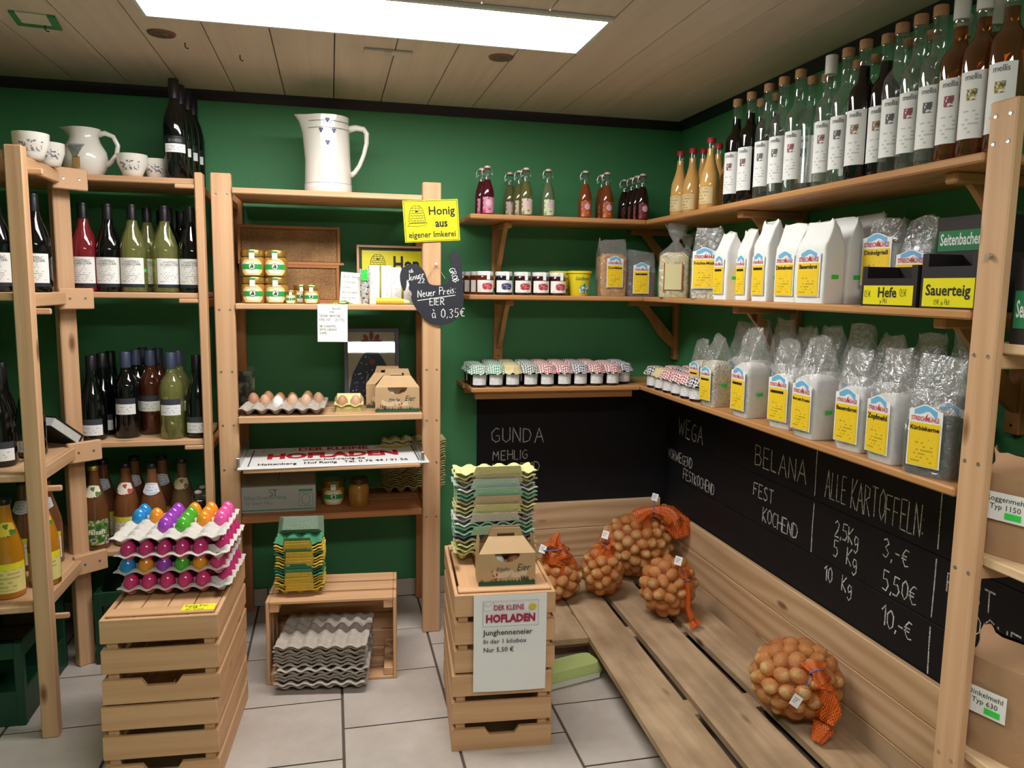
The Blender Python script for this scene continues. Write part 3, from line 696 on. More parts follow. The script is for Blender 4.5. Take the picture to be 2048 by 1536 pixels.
def liquid(name, col, body=.0, tint=None, **k):
    "thin clear glass with tinted content: transparent + a little body colour + fresnel gloss"
    if name in MATS: return MATS[name]
    m, nt, N, L, b = newmat(name); tr = N.new('ShaderNodeBsdfTransparent'); tr.inputs[0].default_value = srgb(tint or col)
    df = N.new('ShaderNodeBsdfDiffuse'); df.inputs[0].default_value = srgb(col); m0 = N.new('ShaderNodeMixShader'); m0.inputs[0].default_value = body; L.new(tr.outputs[0], m0.inputs[1]); L.new(df.outputs[0], m0.inputs[2])
    gl = N.new('ShaderNodeBsdfGlossy'); gl.inputs['Roughness'].default_value = .03; lw = N.new('ShaderNodeLayerWeight'); lw.inputs['Blend'].default_value = .25
    mr = N.new('ShaderNodeMapRange'); mr.inputs['To Min'].default_value = .05; mr.inputs['To Max'].default_value = .6; L.new(lw.outputs['Facing'], mr.inputs['Value'])
    mx = N.new('ShaderNodeMixShader'); L.new(mr.outputs[0], mx.inputs[0]); L.new(m0.outputs[0], mx.inputs[1]); L.new(gl.outputs[0], mx.inputs[2]); L.new(mx.outputs[0], N['Material Output'].inputs['Surface']); return m
GREENW = liquid('white_wine', '#b0b26c', .26, '#dfe2b4'); ROSE = liquid('rose_wine', '#a8323c', .5, '#d08088'); CLEAR = liquid('clear_spirit', '#eef2f0', .04, '#f2f6f4')
AMBER = liquid('amber_spirit', '#8a4a1c', .22, '#d49a5a')
BLACKCAP = mat('capsule_black', '#17161b', .35); NAVYCAP = mat('capsule_navy', '#3a4258', .4); CORK = mat('cork_stopper', '#b88a62', .8, var=.3, bscale=200)
LBL = print_mat('wine_label', '#f0eeea', '#6a6a70', 14, 16, .5); LBLB = mat('label_navy_band', '#1c2430', .6)
LBL2 = print_mat('wine_label_small', '#efeeee', '#707078', 5, 14, .5, v0=.15, v1=.8)
def lathe_bottle(prof, glass, label, cat='bottle', name='wine_bottle', seg=24):
    t = thing(name, label, cat); obj('glass_body', MB().lathe(prof, seg), glass, t, smooth=50); return t
def cyl(name, t, prof, mt, seg=20, smooth=40): return obj(name, MB().lathe(prof, seg), mt, t, smooth=smooth)
# -------- bottle kinds
def burgundy(glass, cap, lab, r=.0425, h=.292, label_z=(.028, .115), lm=None, ha=1.0):
    t = lathe_bottle([(r*.8, 0), (r*.97, .003), (r, .012), (r, .138), (r*.95, .157), (r*.76, .187), (r*.47, .217), (.0155, .24), (.014, .262), (.014, h-.004)], glass, lab)
    cyl('screw_cap', t, [(.0145, h-.058), (.0155, h-.057), (.0155, h-.012), (.015, h-.010), (.0155, h-.006), (.0145, h), (.004, h+.0005)], cap)
    lb = obj('label', arc_label(r, *label_z, ha), lm or LBL, t)
    obj('label_band', arc_label(r, label_z[0]-.011, label_z[0]-.0005, ha), LBLB, t)
    return t
def title(t, s1, s2, r, z, size, col='#55565c'):
    mb = MB(); text_wrap(mb, s1, r+.0012, z, size, space=1.15)
    if s2: text_wrap(mb, s2, r+.0012, z-size*.95, size, space=1.15)
    obj('label_title', mb, mat('ink_'+col, col, .7), t)
def schlegel(glass, cap, lab, h=.327, r=.0375):
    t = lathe_bottle([(r*.85, 0), (r, .006), (r, .17), (r*.94, .19), (r*.74, .22), (.0175, .248), (.0155, .27), (.0155, h-.004)], glass, lab)
    cyl('capsule', t, [(.016, h-.065), (.017, h-.064), (.0168, h-.003), (.015, h), (.004, h)], cap)
    obj('label_band', arc_label(r, .113, .138, .95), mat('label_black', '#15151a', .5), t)
    obj('label', arc_label(r, .085, .113, .95), LBL2, t)
    mb = MB(); text_wrap(mb, 'SCHEID', r+.0012, .119, .013); obj('label_title', mb, mat('ink_grey', '#9a9aa0', .6), t)
    return t
def lowlabel(glass, cap, lab, h=.30, r=.040, shape='bord', lz=.03, capcol=None):
    if shape == 'bord': pf = [(r*.85, 0), (r, .006), (r, .165), (r*.97, .185), (r*.75, .207), (.018, .226), (.0155, .245), (.0155, h-.004)]
    else: pf = [(r*.85, 0), (r*1.04, .01), (r*1.05, .06), (r*1.0, .12), (r*.8, .165), (r*.52, .2), (.018, .228), (.0165, .25), (.0165, h-.004)]
    t = lathe_bottle(pf, glass, lab)
    cyl('capsule', t, [(.016, h-.055), (.0172, h-.054), (.017, h-.003), (.015, h), (.004, h)], cap)
    rr = r if shape == 'bord' else r*1.05
    obj('label', arc_label(rr, lz, lz+.036, .9), LBL2, t); obj('label_band', arc_label(rr, lz+.0365, lz+.056, .9), mat('label_dark_grey', '#3b3c46', .6), t)
    return t
# top shelf wines
g = 'dark wine bottles on the rack top'
pr = schlegel(DGLASS, BLACKCAP, 'x')
for k, (y, dx) in enumerate(((2.86, 0), (2.945, .004), (3.03, .012), (3.115, .018))):
    p = pos_y(354, 2.86, CT[0]); place(pr, (p.x+dx, y, CT[0]), .12, 'tall dark wine bottle on the rack top, '+('foremost of four beside the lavender cups', 'second of four towards the wall', 'third of four towards the wall', 'rearmost of four against the wall')[k], g)
# second row
pr_d = burgundy(DGLASS, BLACKCAP, 'x'); title(pr_d, 'sebastian', 'SCHNEIDER', .0425, .10, .0105)
pr_g = burgundy(GREENW, BLACKCAP, 'x'); title(pr_g, 'sebastian', 'SCHNEIDER', .0425, .10, .0105)
pr_r = burgundy(ROSE, BLACKCAP, 'x'); title(pr_r, 'sebastian', 'SCHNEIDER', .0425, .10, .0105)
g = 'screw-cap wine bottles on the second rack shelf'
Z2 = CT[1]
def row(proto, px, Y, z, lab, grp, rz=0, dx=0): 
    p = pos_y(px, Y, z); return place(proto, (p.x+dx, Y, z), rz, lab, grp)
row(pr_r, 173, 2.87, Z2, 'red rosé wine bottle with black screw cap and white label', g)
row(pr_d, 222, 2.875, Z2, 'dark wine bottle with white label between the rosé and a pale green one', g)
row(pr_g, 270, 2.87, Z2, 'pale green white-wine bottle with white label beside a green price dot', g)
row(pr_g, 334, 2.875, Z2, 'pale green white-wine bottle turned so a yellow back label shows', g, .5)
row(pr_d, 386, 2.88, Z2, 'dark wine bottle with white label against the narrow rack post', g)
for px, Y in ((300, 2.965), (343, 2.97), (390, 2.975), (328, 3.055), (366, 3.06)): row(pr_g if px < 330 else pr_d, px, Y, Z2, 'wine bottle in the rear rows behind the pale green bottles', g)
row(pr_d, 76, 2.62, Z2, 'dark wine bottle with white label on the left wall rack, between two posts', g, .15)
row(pr_d, 52, 2.72, Z2, 'dark wine bottle half hidden behind another on the left wall rack', g, .15)
row(pr_d, 0, 2.60, Z2, 'dark wine bottle with white label behind the left rack post', g, .2)
o = obj('price_dot', MB().grid(lambda u, v: (.0432*math.sin(1.02+u*.3), -.0432*math.cos(1.02+u*.3), .068+v*.011), 4, 1), mat('price_green', '#35d64b', .6), None)
p = pos_y(270, 2.87, Z2); o.location = (p.x, 2.87, Z2); tag(o, 'small bright green price sticker on a pale green wine bottle', 'sticker')
# third row
g = 'wine bottles with low grey labels on the third rack shelf'
Z3 = CT[2]
pr_b = lowlabel(DGLASS, BLACKCAP, 'x', h=.29, shape='belly', lz=.02); pr_n = lowlabel(DGLASS, NAVYCAP, 'x', lz=.085); pr_br = lowlabel(liquid('brown_rose', '#6a3424', .45, '#b07a5a'), NAVYCAP, 'x', lz=.085); pr_gg = lowlabel(GREENW, NAVYCAP, 'x', lz=.085)
row(pr_b, 190, 2.87, Z3, 'bellied dark sparkling wine bottle with low label at the corner block', g)
row(pr_n, 258, 2.90, Z3, 'dark wine bottle with blue-grey capsule and mid-height label', g)
row(pr_br, 306, 2.96, Z3, 'brownish rosé wine bottle with dark capsule', g)
row(pr_gg, 347, 2.86, Z3, 'pale green wine bottle with blue-grey capsule and mid-height label', g)
row(pr_b, 398, 2.87, Z3, 'bellied dark sparkling wine bottle against the narrow rack post', g)
for px, Y in ((211, 2.965), (228, 3.05)): row(pr_b, px, Y, Z3, 'bellied dark bottle in the row behind the corner block bottle', g)
for px, Y in ((278, 2.99), (292, 3.08)): row(pr_n, px, Y, Z3, 'dark bottle behind the blue-grey capped one', g)
row(pr_gg, 362, 2.955, Z3, 'pale green wine bottle in the second row', g); row(pr_br, 322, 3.06, Z3, 'brownish bottle in the rear row', g)
row(pr_b, 6, 2.50, Z3, 'bellied dark bottle with white label on the left wall rack beside the post', g, .25); row(pr_b, 66, 2.62, Z3, 'bellied dark bottle half hidden behind the left rack post', g, .25); row(pr_b, 12, 2.66, Z3, 'bellied dark bottle in the second row of the left wall rack', g, .2)
# black book lying tilted
t = thing('notebook', 'black covered notebook leaning on the left rack shelf', 'book', (-.945, 2.72, Z3), rz=math.radians(-30))
Mb = Matrix.Rotation(math.radians(-38), 4, 'X')
obj('cover', MB().box(-.065, .065, 0, .1, 0, .003, .001, Mb).box(-.065, .065, 0, .1, .026, .029, .001, Mb).box(-.065, .065, .098, .1, .003, .026, 0, Mb), mat('book_black', '#17171a', .5), t)
obj('pages', MB().box(-.062, .062, .002, .097, .0035, .0255, 0, Mb), mat('book_pages', '#d4d3cf', .8, var=.2, bscale=300), t)
t.location.z = Z3+.0625*1.3; t.scale = (1.3, 1.3, 1.3)
# -------- juices
def juice(name, col, capc, lab, lm, lm2, h=.292, r=.0435, txt=None):
    t = lathe_bottle([(r*.85, 0), (r, .006), (r, .125), (r*.94, .15), (r*.68, .195), (r*.45, .23), (.0175, .25), (.016, .262), (.016, h-.006)], mat(name, col, .08, spec=.6, coat=.4, var=.12, bscale=12), lab, name='juice_bottle')
    cyl('cap', t, [(.0175, h-.016), (.0185, h-.015), (.0185, h-.002), (.017, h), (.004, h)], capc)
    lb = obj('label', arc_label(r, .02, .108, 1.25), lm, t)
    mb = MB(); mb.grid(lambda u, v: ((lambda a, rr, z: (rr*math.sin(a), -rr*math.cos(a), z))((u*2-1)*.95, (r*.70+(r*.45-r*.70)*(v))+.0035, .185+.042*v*(1-.35*(2*u-1)**2)+.010*(2*u-1)**2)), 12, 6); obj('neck_label', mb, lm2, t, smooth='all')
    if txt:
        mb = MB(); text_wrap(mb, txt, r+.0013, .058, .024, bold=.02); obj('label_title', mb, mat('ink_offwhite', '#f4efe2', .6), t)
    return t
def blotch(name, cols, scale=60, rough=.55):
    if name in MATS: return MATS[name]
    m, nt, N, L, b = newmat(name); b.inputs['Roughness'].default_value = rough
    tc = N.new('ShaderNodeTexCoord'); n = N.new('ShaderNodeTexNoise'); n.inputs['Scale'].default_value = scale; n.inputs['Detail'].default_value = 2; L.new(tc.outputs['Object'], n.inputs['Vector'])
    cr = N.new('ShaderNodeValToRGB'); cr.color_ramp.interpolation = 'CONSTANT'; e = cr.color_ramp.elements
    k = len(cols)
    e[0].position = 0; e[0].color = srgb(cols[0]); e[1].position = .34+.32*1/k; e[1].color = srgb(cols[1])
    for i in range(2, k): q = e.new(.34+.32*i/k); q.color = srgb(cols[i])
    L.new(n.outputs['Fac'], cr.inputs['Fac']); L.new(cr.outputs['Color'], b.inputs['Base Color']); return m
GOLDCAP = mat('gold_cap', '#b79a4f', .35, metal=.8); CREAM = mat('cream_paper', '#ece6d2', .7)
Z4 = CT[3]; g = 'juice bottles on the lowest rack shelf'
fruit = blotch('fruit_label', ['#2f5a2a', '#3d7a33', '#7a8f3a', '#d0c9a0', '#58507a'], 45); neckg = blotch('neck_green', ['#efe9d6', '#efe9d6', '#5a7a3a'], 60); neckr = blotch('neck_red', ['#f0e8dc', '#f0e8dc', '#c04a32'], 60)
j1 = juice('apple_juice', '#6a4326', GOLDCAP, 'x', fruit, neckg, txt='Apfelsaft'); row(j1, 195, 2.865, Z4, 'brown apple juice bottle with green fruit label reading Apfelsaft', g)
ylab = print_mat('juice_label_pale', '#e5e2cf', '#557a3a', 7, 12, .5, top='#d8d23a', top_v=.8)
j2 = juice('apple_juice2', '#7a4a2c', BLACKCAP, 'x', ylab, neckr); row(j2, 258, 2.89, Z4, 'brown apple juice bottle with red apple neck label', g)
j3 = juice('apple_juice3', '#7a4c30', BLACKCAP, 'x', ylab, print_mat('neck_blue', '#e9ecf2', '#6f8fc0', 4, 8, .4)); row(j3, 310, 2.87, Z4, 'brown apple juice bottle with pale blue and white neck label', g)
j4 = juice('apple_juice4', '#6c5238', BLACKCAP, 'x', print_mat('juice_label_yellow', '#d9cf2e', '#6a6a20', 6, 10, .5), blotch('neck_pear', ['#d8c7a0', '#d8c7a0', '#8a6a3a'], 60)); row(j4, 369, 2.93, Z4, 'cloudy juice bottle with yellow label and beige neck label', g)
for px, Y in ((213, 2.96), (275, 3.0), (330, 3.0)): row(j3, px, Y, Z4, 'juice bottle in the rear row of the lowest rack shelf', g)
oran = mat('orange_juice', '#c98418', .1, spec=.6, coat=.4, var=.15, bscale=10)
jo = juice('orange_juice', '#c98418', BLACKCAP, 'x', print_mat('orange_label', '#e9dd8a', '#b06a1a', 7, 10, .4, top='#f0e02a', top_v=.78), blotch('neck_orange', ['#e9c62a', '#e9c62a', '#3f7a2a'], 60))
row(jo, 20, 2.46, Z4, 'yellow-orange juice bottle on the left wall rack beside the post', g, .3); row(jo, 92, 2.54, Z4, 'yellow-orange juice bottle peeping out behind the left rack post', g, .3)
row(j3, 56, 2.70, Z4, 'juice bottle with pale label behind the orange juices', g); row(j3, 100, 2.74, Z4, 'juice bottle with white neck label in the corner behind the post', g)
# green bottle crates under the lowest shelves
GCR = mat('green_crate_plastic', '#16402a', .5)
def bottle_crate(loc, rz, lab):
    t = thing('bottle_crate', lab, 'crate', loc, rz, 'green plastic bottle crates on the floor')
    w, d, h, s = .15, .19, .26, .008
    for x0, x1, y0, y1 in ((-w, w, -d, -d+s), (-w, w, d-s, d), (-w, -w+s, -d+s, d-s), (w-s, w, -d+s, d-s)):
        obj('crate_wall', MB().box(x0, x1, y0, y1, 0, .11, .002).box(x0, x1, y0, y1, h-.05, h, .002), GCR, t)
    for sx in (-1, 1):
        for sy in (-1, 1): obj('corner_column', B(sx*w-.02*(sx > 0)-.002, sx*w+.02*(sx < 0)+.002, sy*d-.02*(sy > 0)-.002, sy*d+.02*(sy < 0)+.002, 0, h, .002), GCR, t)
    obj('crate_floor', B(-w+s, w-s, -d+s, d-s, .002, .012, 0), GCR, t)
bottle_crate((-.66, 2.99, 0), 0, 'dark green plastic bottle crate on the tiles under the corner rack')
bottle_crate((-1.06, 2.63, 0), 0, 'dark green plastic bottle crate on the tiles under the left wall rack')
# -------- crockery on the rack top
CER = mat('glazed_ceramic', '#e9e4da', .18, coat=.5); LAV = blotch('lavender_print', ['#e9e4da', '#e9e4da', '#e9e4da', '#8f8aa2', '#7a8074'], 130, .2)
def cup(r0, r1, h, lab, decor=True):
    t = thing('cup', lab, 'cup', group='lavender cups on the rack top')
    pf = [(r0*.7, 0), (r0, .004), (r0*1.12, h*.2), (r1*.97, h*.6), (r1, h), (r1-.0035, h), (r1*.97-.004, h*.6), (r0, h*.2), (r0*.6, .008)]
    obj('bowl', MB().lathe(pf, 28), CER, t, smooth=50)
    def fn(u, v):
        z = h*(.3+.4*v); k = (.3+.4*v); rr = (r0*1.12+(r1*.97-r0*1.12)*((k-.2)/.4) if k < .6 else r1*.97+(r1*.03)*((k-.6)/.4))+.0008; a = (u*2-1)*.7
        return (rr*math.sin(a), -rr*math.cos(a), z)
    obj('lavender_decor', MB().grid(fn, 10, 6), LAV, t, smooth='all')
    mb = MB(); pls, wd = strokes('lavendel', h*.16, random.Random(3), gap=.1)
    for pl in pls: 
        q = MB(); ribbon(q, [(x-wd/2, z) for x, z in pl], .001)
        rr = r0*1.14; mb.add([((rr)*math.sin(x/rr), -(rr)*math.cos(x/rr), z+h*.17) for x, y, z in q.v], q.f)
    return t
c1 = cup(.030, .048, .075, 'x'); c2 = cup(.028, .042, .070, 'x')
p = pos_y(64, 2.55, CT[0]); place(c1, (p.x, 2.55, CT[0]), .3, 'wide cream cup with lavender decor on the left wall rack', 'lavender cups on the rack top')
p = pos_y(101, 2.68, CT[0]); place(c2, (p.x, 2.68, CT[0]), .3, 'cream lavender cup half hidden behind the wide cup', 'lavender cups on the rack top')
p = pos_y(266, 2.865, CT[0]); place(c1, (p.x, 2.865, CT[0]), 0, 'cream lavender cup next to the small round jug', 'lavender cups on the rack top')
p = pos_y(314, 2.915, CT[0]); place(c2, (p.x, 2.915, CT[0]), 0, 'slim cream lavender cup next to the tall dark wine bottles', 'lavender cups on the rack top')
p = pos_y(172, 2.90, CT[0])
t = thing('jug', 'cream bellied ceramic jug with a lavender pot decor', 'jug', (p.x, 2.90, CT[0]))
pf = [(.045, 0), (.052, .004), (.066, .03), (.071, .055), (.066, .085), (.05, .112), (.045, .128), (.049, .148), (.053, .156), (.050, .156), (.042, .13), (.046, .11), (.06, .08), (.06, .04), (.03, .006)]
mb = MB().lathe(pf, 32)
for i, v in enumerate(mb.v):   # pouring lip towards -x
    x, y, z = v
    if z > .125 and x < 0: k = (z-.125)/.031*max(0, (-x/.05))**6*.016; mb.v[i] = (x-k, y*(1-.3*k/.016), z)
obj('body', mb, CER, t, smooth=50)
obj('handle', MB().tube([(.045, 0, .14), (.065, 0, .146), (.09, 0, .136), (.103, 0, .108), (.098, 0, .078), (.08, 0, .052), (.062, 0, .04)], [.010, .0085, .0075, .0075, .0075, .008, .010], 10), CER, t, smooth='all')
mb = MB(); mb.grid(lambda u, v: ((lambda a, z, r: (r*math.sin(a), -r*math.cos(a), z))((u*2-1)*.16-.1, .022+.035*v, .0715)), 4, 3); obj('pot_decor', mb, mat('pot_tan', '#b08850', .3), t)
mb = MB(); rr = random.Random(9)
for k in range(16):
    a0 = -.1+rr.uniform(-.1, .1); a1 = -.1+(k-7.5)*.05; r1 = .0725
    pts = []
    for s in range(5):
        q = s/4; a = a0+(a1-a0)*q; z = .056+.042*q; rr_ = max(.0722-(max(0, z-.06)**1.3)*.42, .05)+.0012
        pts.append((rr_*math.sin(a), -rr_*math.cos(a), z))
    mb.tube(pts, .0011, 5)
obj('lavender_decor', mb, mat('lavender_grey', '#7d8078', .4), t)
# ============================================================ middle rack goods
MZ = (1.65, 1.258, .862, .494)
# tall pitcher
p = pos_y(657, 2.95, MZ[0])
t = thing('pitcher', 'tall white enamel-look pitcher with blue clover decor on top of the honey rack', 'pitcher', (p.x, 2.95, MZ[0]))
H_ = .272
pf = [(.082, 0), (.0845, .003), (.0845, .035), (.0830, .037), (.0830, .040), (.0805, .12), (.0775, .21), (.0755, .25), (.0765, H_), (.0735, H_), (.0725, .25), (.074, .15), (.078, .04), (.05, .006)]
mb = MB().lathe(pf, 40)
for i, (x, y, z) in enumerate(mb.v):
    if z > .16 and x < 0:
        k = ((z-.16)/(H_-.16))**1.8*max(0, (-x/.077))**8; mb.v[i] = (x-.042*k, y*(1-.35*k), z+.006*k)
obj('body', mb, CER, t, smooth=50)
obj('handle', MB().tube([(.072, 0, .235), (.10, 0, .243), (.128, 0, .24), (.139, 0, .225), (.138, 0, .19), (.128, 0, .15), (.112, 0, .11), (.095, 0, .085), (.079, 0, .073)], [.013, .011, .010, .0095, .0085, .008, .008, .0085, .011], 10), CER, t, smooth='all')
INKB = mat('blue_decor', '#39406a', .3)
mb = MB()
def onp(a, z): 
    r = .0845-(z/.272)*.0083+.0012; return (r*math.sin(a), -r*math.cos(a), z)
def dot(a, z, s, mb=mb):
    n = 8; c = [(a+s/.08*math.cos(2*math.pi*i/n), z+s*math.sin(2*math.pi*i/n)) for i in range(n)]; mb.add([onp(*q) for q in c], [tuple(range(n))])
for k in range(-22, 23):
    for zz in (.250, .226): dot(k*.058, zz, .0016)
for a, z in ((0, .252), (0, .175), (-.28, .217), (.28, .217)):
    for d in range(3): dot(a+.055*math.cos(d*2.1+.5), z+.005*math.sin(d*2.1+.5), .0045)
    dot(a, z-.006, .0022)
for s in (-1, 1):
    pts = [(s*.06, .238), (s*.16, .245), (s*.22, .236), (s*.28, .225)]
    for i in range(3):
        (a0, z0), (a1, z1) = pts[i:i+2]; mb.add([onp(a0, z0-.001), onp(a1, z1-.001), onp(a1, z1+.001), onp(a0, z0+.001)], [(0, 1, 2, 3)])
    a0, z0, a1, z1 = s*.13, .205, s*.03, .18; mb.add([onp(a0, z0-.001), onp(a1, z1-.001), onp(a1, z1+.001), onp(a0, z0+.001)], [(0, 1, 2, 3)])
obj('clover_decor', mb, INKB, t)
mb = MB(); 
for k in range(40): 
    a, b = 2*math.pi*k/40, 2*math.pi*(k+1)/40; r = .0848
    mb.add([(r*math.cos(a), r*math.sin(a), .0355), (r*math.cos(b), r*math.sin(b), .0355), (r*math.cos(b), r*math.sin(b), .037), (r*math.cos(a), r*math.sin(a), .037)], [(0, 1, 2, 3)])
obj('base_line', mb, mat('decor_grey', '#8d8fa0', .4), t)
# honey jars
HONEY = mat('creamed_honey', '#b07d3a', .12, coat=.5, var=.15, bscale=25); HLID = mat('gold_lid', '#b8924a', .3, metal=.7)
HGREEN = mat('label_green', '#2f9a4a', .5); HWHITE = mat('label_white', '#f3efe0', .6); HYEL = mat('label_cream', '#e8cf8a', .6); HINK = mat('label_ink', '#3f4a2c', .6)
def honey_jar(s, lab):
    t = thing('honey_jar', lab, 'jar', group='honey jars on the rack'); r = .042*s; h = .093*s
    oc = lambda a: 1-.035*math.cos(8*a)**2
    obj('glass', MB().lathe([(r*.9, 0), (r, .005*s), (r, h*.62), (r*.93, h*.70), (r*.86, h*.74)], 32, squash=oc), HONEY, t, smooth=40)
    cyl('lid', t, [(r*.9, h*.745), (r*.94, h*.75), (r*.94, h*.95), (r*.9, h*.985), (r*.3, h)], HLID, 28)
    def patch(n, z0, z1, ha, mt, eps, cut=0):
        mb = MB(); mb.grid(lambda u, v: ((lambda a, rr: (rr*math.sin(a), -rr*math.cos(a), h*(z0+(z1-z0)*v)))((u*2-1)*(ha-cut*abs(2*v-1)**3), r+eps)), 14, 6); return obj(n, mb, mt, t)
    lb = patch('label', .05, .63, .88, HYEL, .0008, .3); patch('label_white_field', .12, .56, .6, HWHITE, .0012, .25); patch('label_green_band', .27, .46, .86, HGREEN, .0016)
    mb = MB(); 
    for rr_, e, mi in ((.30, .0022, 0), (.25, .0027, 1)):
        wdisc(mb, r+e, 0, h*.38, rr_*.86, r*rr_*.95, mi=mi)
    mb.add([((r+.003)*math.sin(a), -(r+.003)*math.cos(a), h*.38+r*z) for a, z in ((-.12, -.15), (.1, -.16), (.14, .0), (.05, .16), (-.06, .17), (-.02, .02), (-.14, -.02))], [tuple(range(7))], 2)
    obj('label_emblem', mb, [HGREEN, HWHITE, HINK], t)
    mb = MB(); w = .018*s; R_ = r*.945
    mb.add([(-w/2, -R_-.0008, h*.64), (w/2, -R_-.0008, h*.64), (w/2, -R_-.0008, h*.955), (-w/2, -R_-.0008, h*.955), (w/2, -r*.4, h*1.004), (-w/2, -r*.4, h*1.004)], [(0, 1, 2, 3), (3, 2, 4, 5)])
    sl_ = obj('seal_strip', mb, print_mat('seal_print', '#eef0e6', '#2f9a4a', 6, 4, .3, m0=.02), t)
    mb = MB(); mb.add([(-w/2, -R_-.0012, h*.88), (w/2, -R_-.0012, h*.88), (w/2, -R_-.0012, h*.957), (-w/2, -R_-.0012, h*.957)], [(0, 1, 2, 3)]); obj('seal_green', mb, HGREEN, sl_)
    return t
hj = honey_jar(1, 'x'); hs = honey_jar(.72, 'x'); hm = honey_jar(.5, 'x')
G_ = 'honey jars on the rack'
def hrow(pr, px, Y, dz, lab): p = pos_y(px, Y, MZ[1]); place(pr, (p.x, Y, MZ[1]+dz), 0, lab, G_)
hrow(hj, 508, 2.875, 0, 'large honey jar with green band label, under another jar beside the rack post')
hrow(hj, 553, 2.88, 0, 'large honey jar with green band label, under another jar beside the tiny jar')
hrow(hj, 508, 2.875, .0935, 'large honey jar stacked on top beside the rack post'); hrow(hj, 553, 2.88, .0935, 'large honey jar stacked on top in front of the honeycomb frame')
for px in (509, 553):
    for dz in (0, .0935): hrow(hj, px-3, 2.966, dz, 'large honey jar in the second row behind the front jars')
hrow(hm, 582, 2.855, 0, 'tiny sample honey jar between large and medium jars'); hrow(hs, 623, 2.865, 0, 'medium honey jar standing before the lower honeycomb frame'); hrow(hs, 604, 2.94, 0, 'medium honey jar half hidden behind the tiny jar')
# honeycomb frames
def comb_mat():
    m, nt, N, L, b = newmat('honeycomb'); b.inputs['Roughness'].default_value = .5
    tc = N.new('ShaderNodeTexCoord'); vo = N.new('ShaderNodeTexVoronoi'); vo.inputs['Scale'].default_value = 190; vo.inputs['Randomness'].default_value = .25; L.new(tc.outputs['Object'], vo.inputs['Vector'])
    cr = N.new('ShaderNodeValToRGB'); e = cr.color_ramp.elements; e[0].position = .2; e[0].color = srgb('#6e4826'); e[1].position = .55; e[1].color = srgb('#b88c54')
    L.new(vo.outputs['Distance'], cr.inputs['Fac'])
    n = N.new('ShaderNodeTexNoise'); n.inputs['Scale'].default_value = 9; L.new(tc.outputs['Object'], n.inputs['Vector'])
    mx = N.new('ShaderNodeMix'); mx.data_type = 'RGBA'; mx.blend_type = 'MULTIPLY'; mx.inputs['Factor'].default_value = .7
    c2 = N.new('ShaderNodeValToRGB'); c2.color_ramp.elements[0].position = .4; c2.color_ramp.elements[0].color = (.55, .45, .36, 1); c2.color_ramp.elements[1].position = .62; L.new(n.outputs['Fac'], c2.inputs['Fac'])
    L.new(cr.outputs['Color'], mx.inputs['A']); L.new(c2.outputs['Color'], mx.inputs['B']); L.new(mx.outputs['Result'], b.inputs['Base Color'])
    bp = N.new('ShaderNodeBump'); bp.inputs['Strength'].default_value = .6; bp.inputs['Distance'].default_value = .003; L.new(vo.outputs['Distance'], bp.inputs['Height']); L.new(bp.outputs['Normal'], b.inputs['Normal']); return m
COMB = comb_mat()
def comb_frame(loc, lab, w, h, tilt):
    t = thing('honeycomb_frame', lab, 'honeycomb', loc); t.rotation_euler = (tilt, 0, 0); b = .011
    for a in ((-w/2, w/2, 0, .022, h-b, h), (-w/2, w/2, 0, .022, 0, b), (-w/2, -w/2+b, 0, .022, b+.0005, h-b-.0005), (w/2-b, w/2, 0, .022, b+.0005, h-b-.0005)): wobj('frame_bar', MB().box(*a, .001), PINE_D, t)
    wobj('lug', MB().box(w/2+.0003, w/2+.014, .002, .02, .001, .010, .001), PINE_D, t)
    obj('comb', MB().box(-w/2+b+.0005, w/2-b-.0005, .005, .017, b+.0005, h-b-.0005, .002), COMB, t)
comb_frame((-.149, 3.075, MZ[1]), 'lower wooden frame filled with light honeycomb behind the honey jars', .365, .142, 0)
comb_frame((-.149, 3.080, MZ[1]+.1425), 'upper wooden frame filled with dark honeycomb, resting on the lower one', .375, .145, 0)
# yellow framed honey sign
YEL = mat('sign_yellow', '#e9dd17', .4); INK = mat('print_black', '#1d1c1a', .6)
def beehive(mb, cx, z0, w, h, y):
    rr = random.Random(2); n = 7
    def edge(k): t_ = k/n; return w/2*math.sqrt(max(0, 1-(t_*.95)**2.6))
    for k in range(n+1):
        e = max(edge(k), .1*w); ribbon(mb, [(cx-e, z0+h*k/n), (cx+e, z0+h*k/n)], h*.022, y)
        if k < n:
            e2 = edge(k+1); m_ = max(2, int(e*2/(w/6))); 
            ribbon(mb, [(cx-e, z0+h*k/n), (cx-max(e2, .1*w), z0+h*(k+1)/n)], h*.028, y); ribbon(mb, [(cx+e, z0+h*k/n), (cx+max(e2, .1*w), z0+h*(k+1)/n)], h*.028, y)
            for i in range(1, m_): x = cx-e+2*e*(i-(.5 if k % 2 else 0)*1.0+.25)/m_; ribbon(mb, [(x, z0+h*k/n), (x, z0+h*(k+1)/n)], h*.02, y)
    ribbon(mb, [(cx-w*.62, z0-h*.16), (cx+w*.45, z0-h*.16), (cx+w*.64, z0+h*.02), (cx-w*.4, z0+h*.02), (cx-w*.62, z0-h*.16)], h*.025, y)
    mb.add([(cx+a*w, y, z0+h*.62+b*w) for a, b in ((-.1, 0), (.1, 0), (.06, .1), (-.06, .1))], [(0, 1, 2, 3)])
t = thing('framed_sign', 'yellow honey sign with beehive in a wooden picture frame behind small boxes', 'framed sign', (.235, 3.04, MZ[1])); t.rotation_euler = (math.radians(-7), 0, 0)
w, h, b = .135, .225, .009
for a in ((-w, w, 0, .014, h-b, h), (-w, w, 0, .014, 0, b), (-w, -w+b, 0, .014, b, h-b), (w-b, w, 0, .014, b, h-b)): wobj('frame_bar', MB().box(*a, .001), PINE, t)
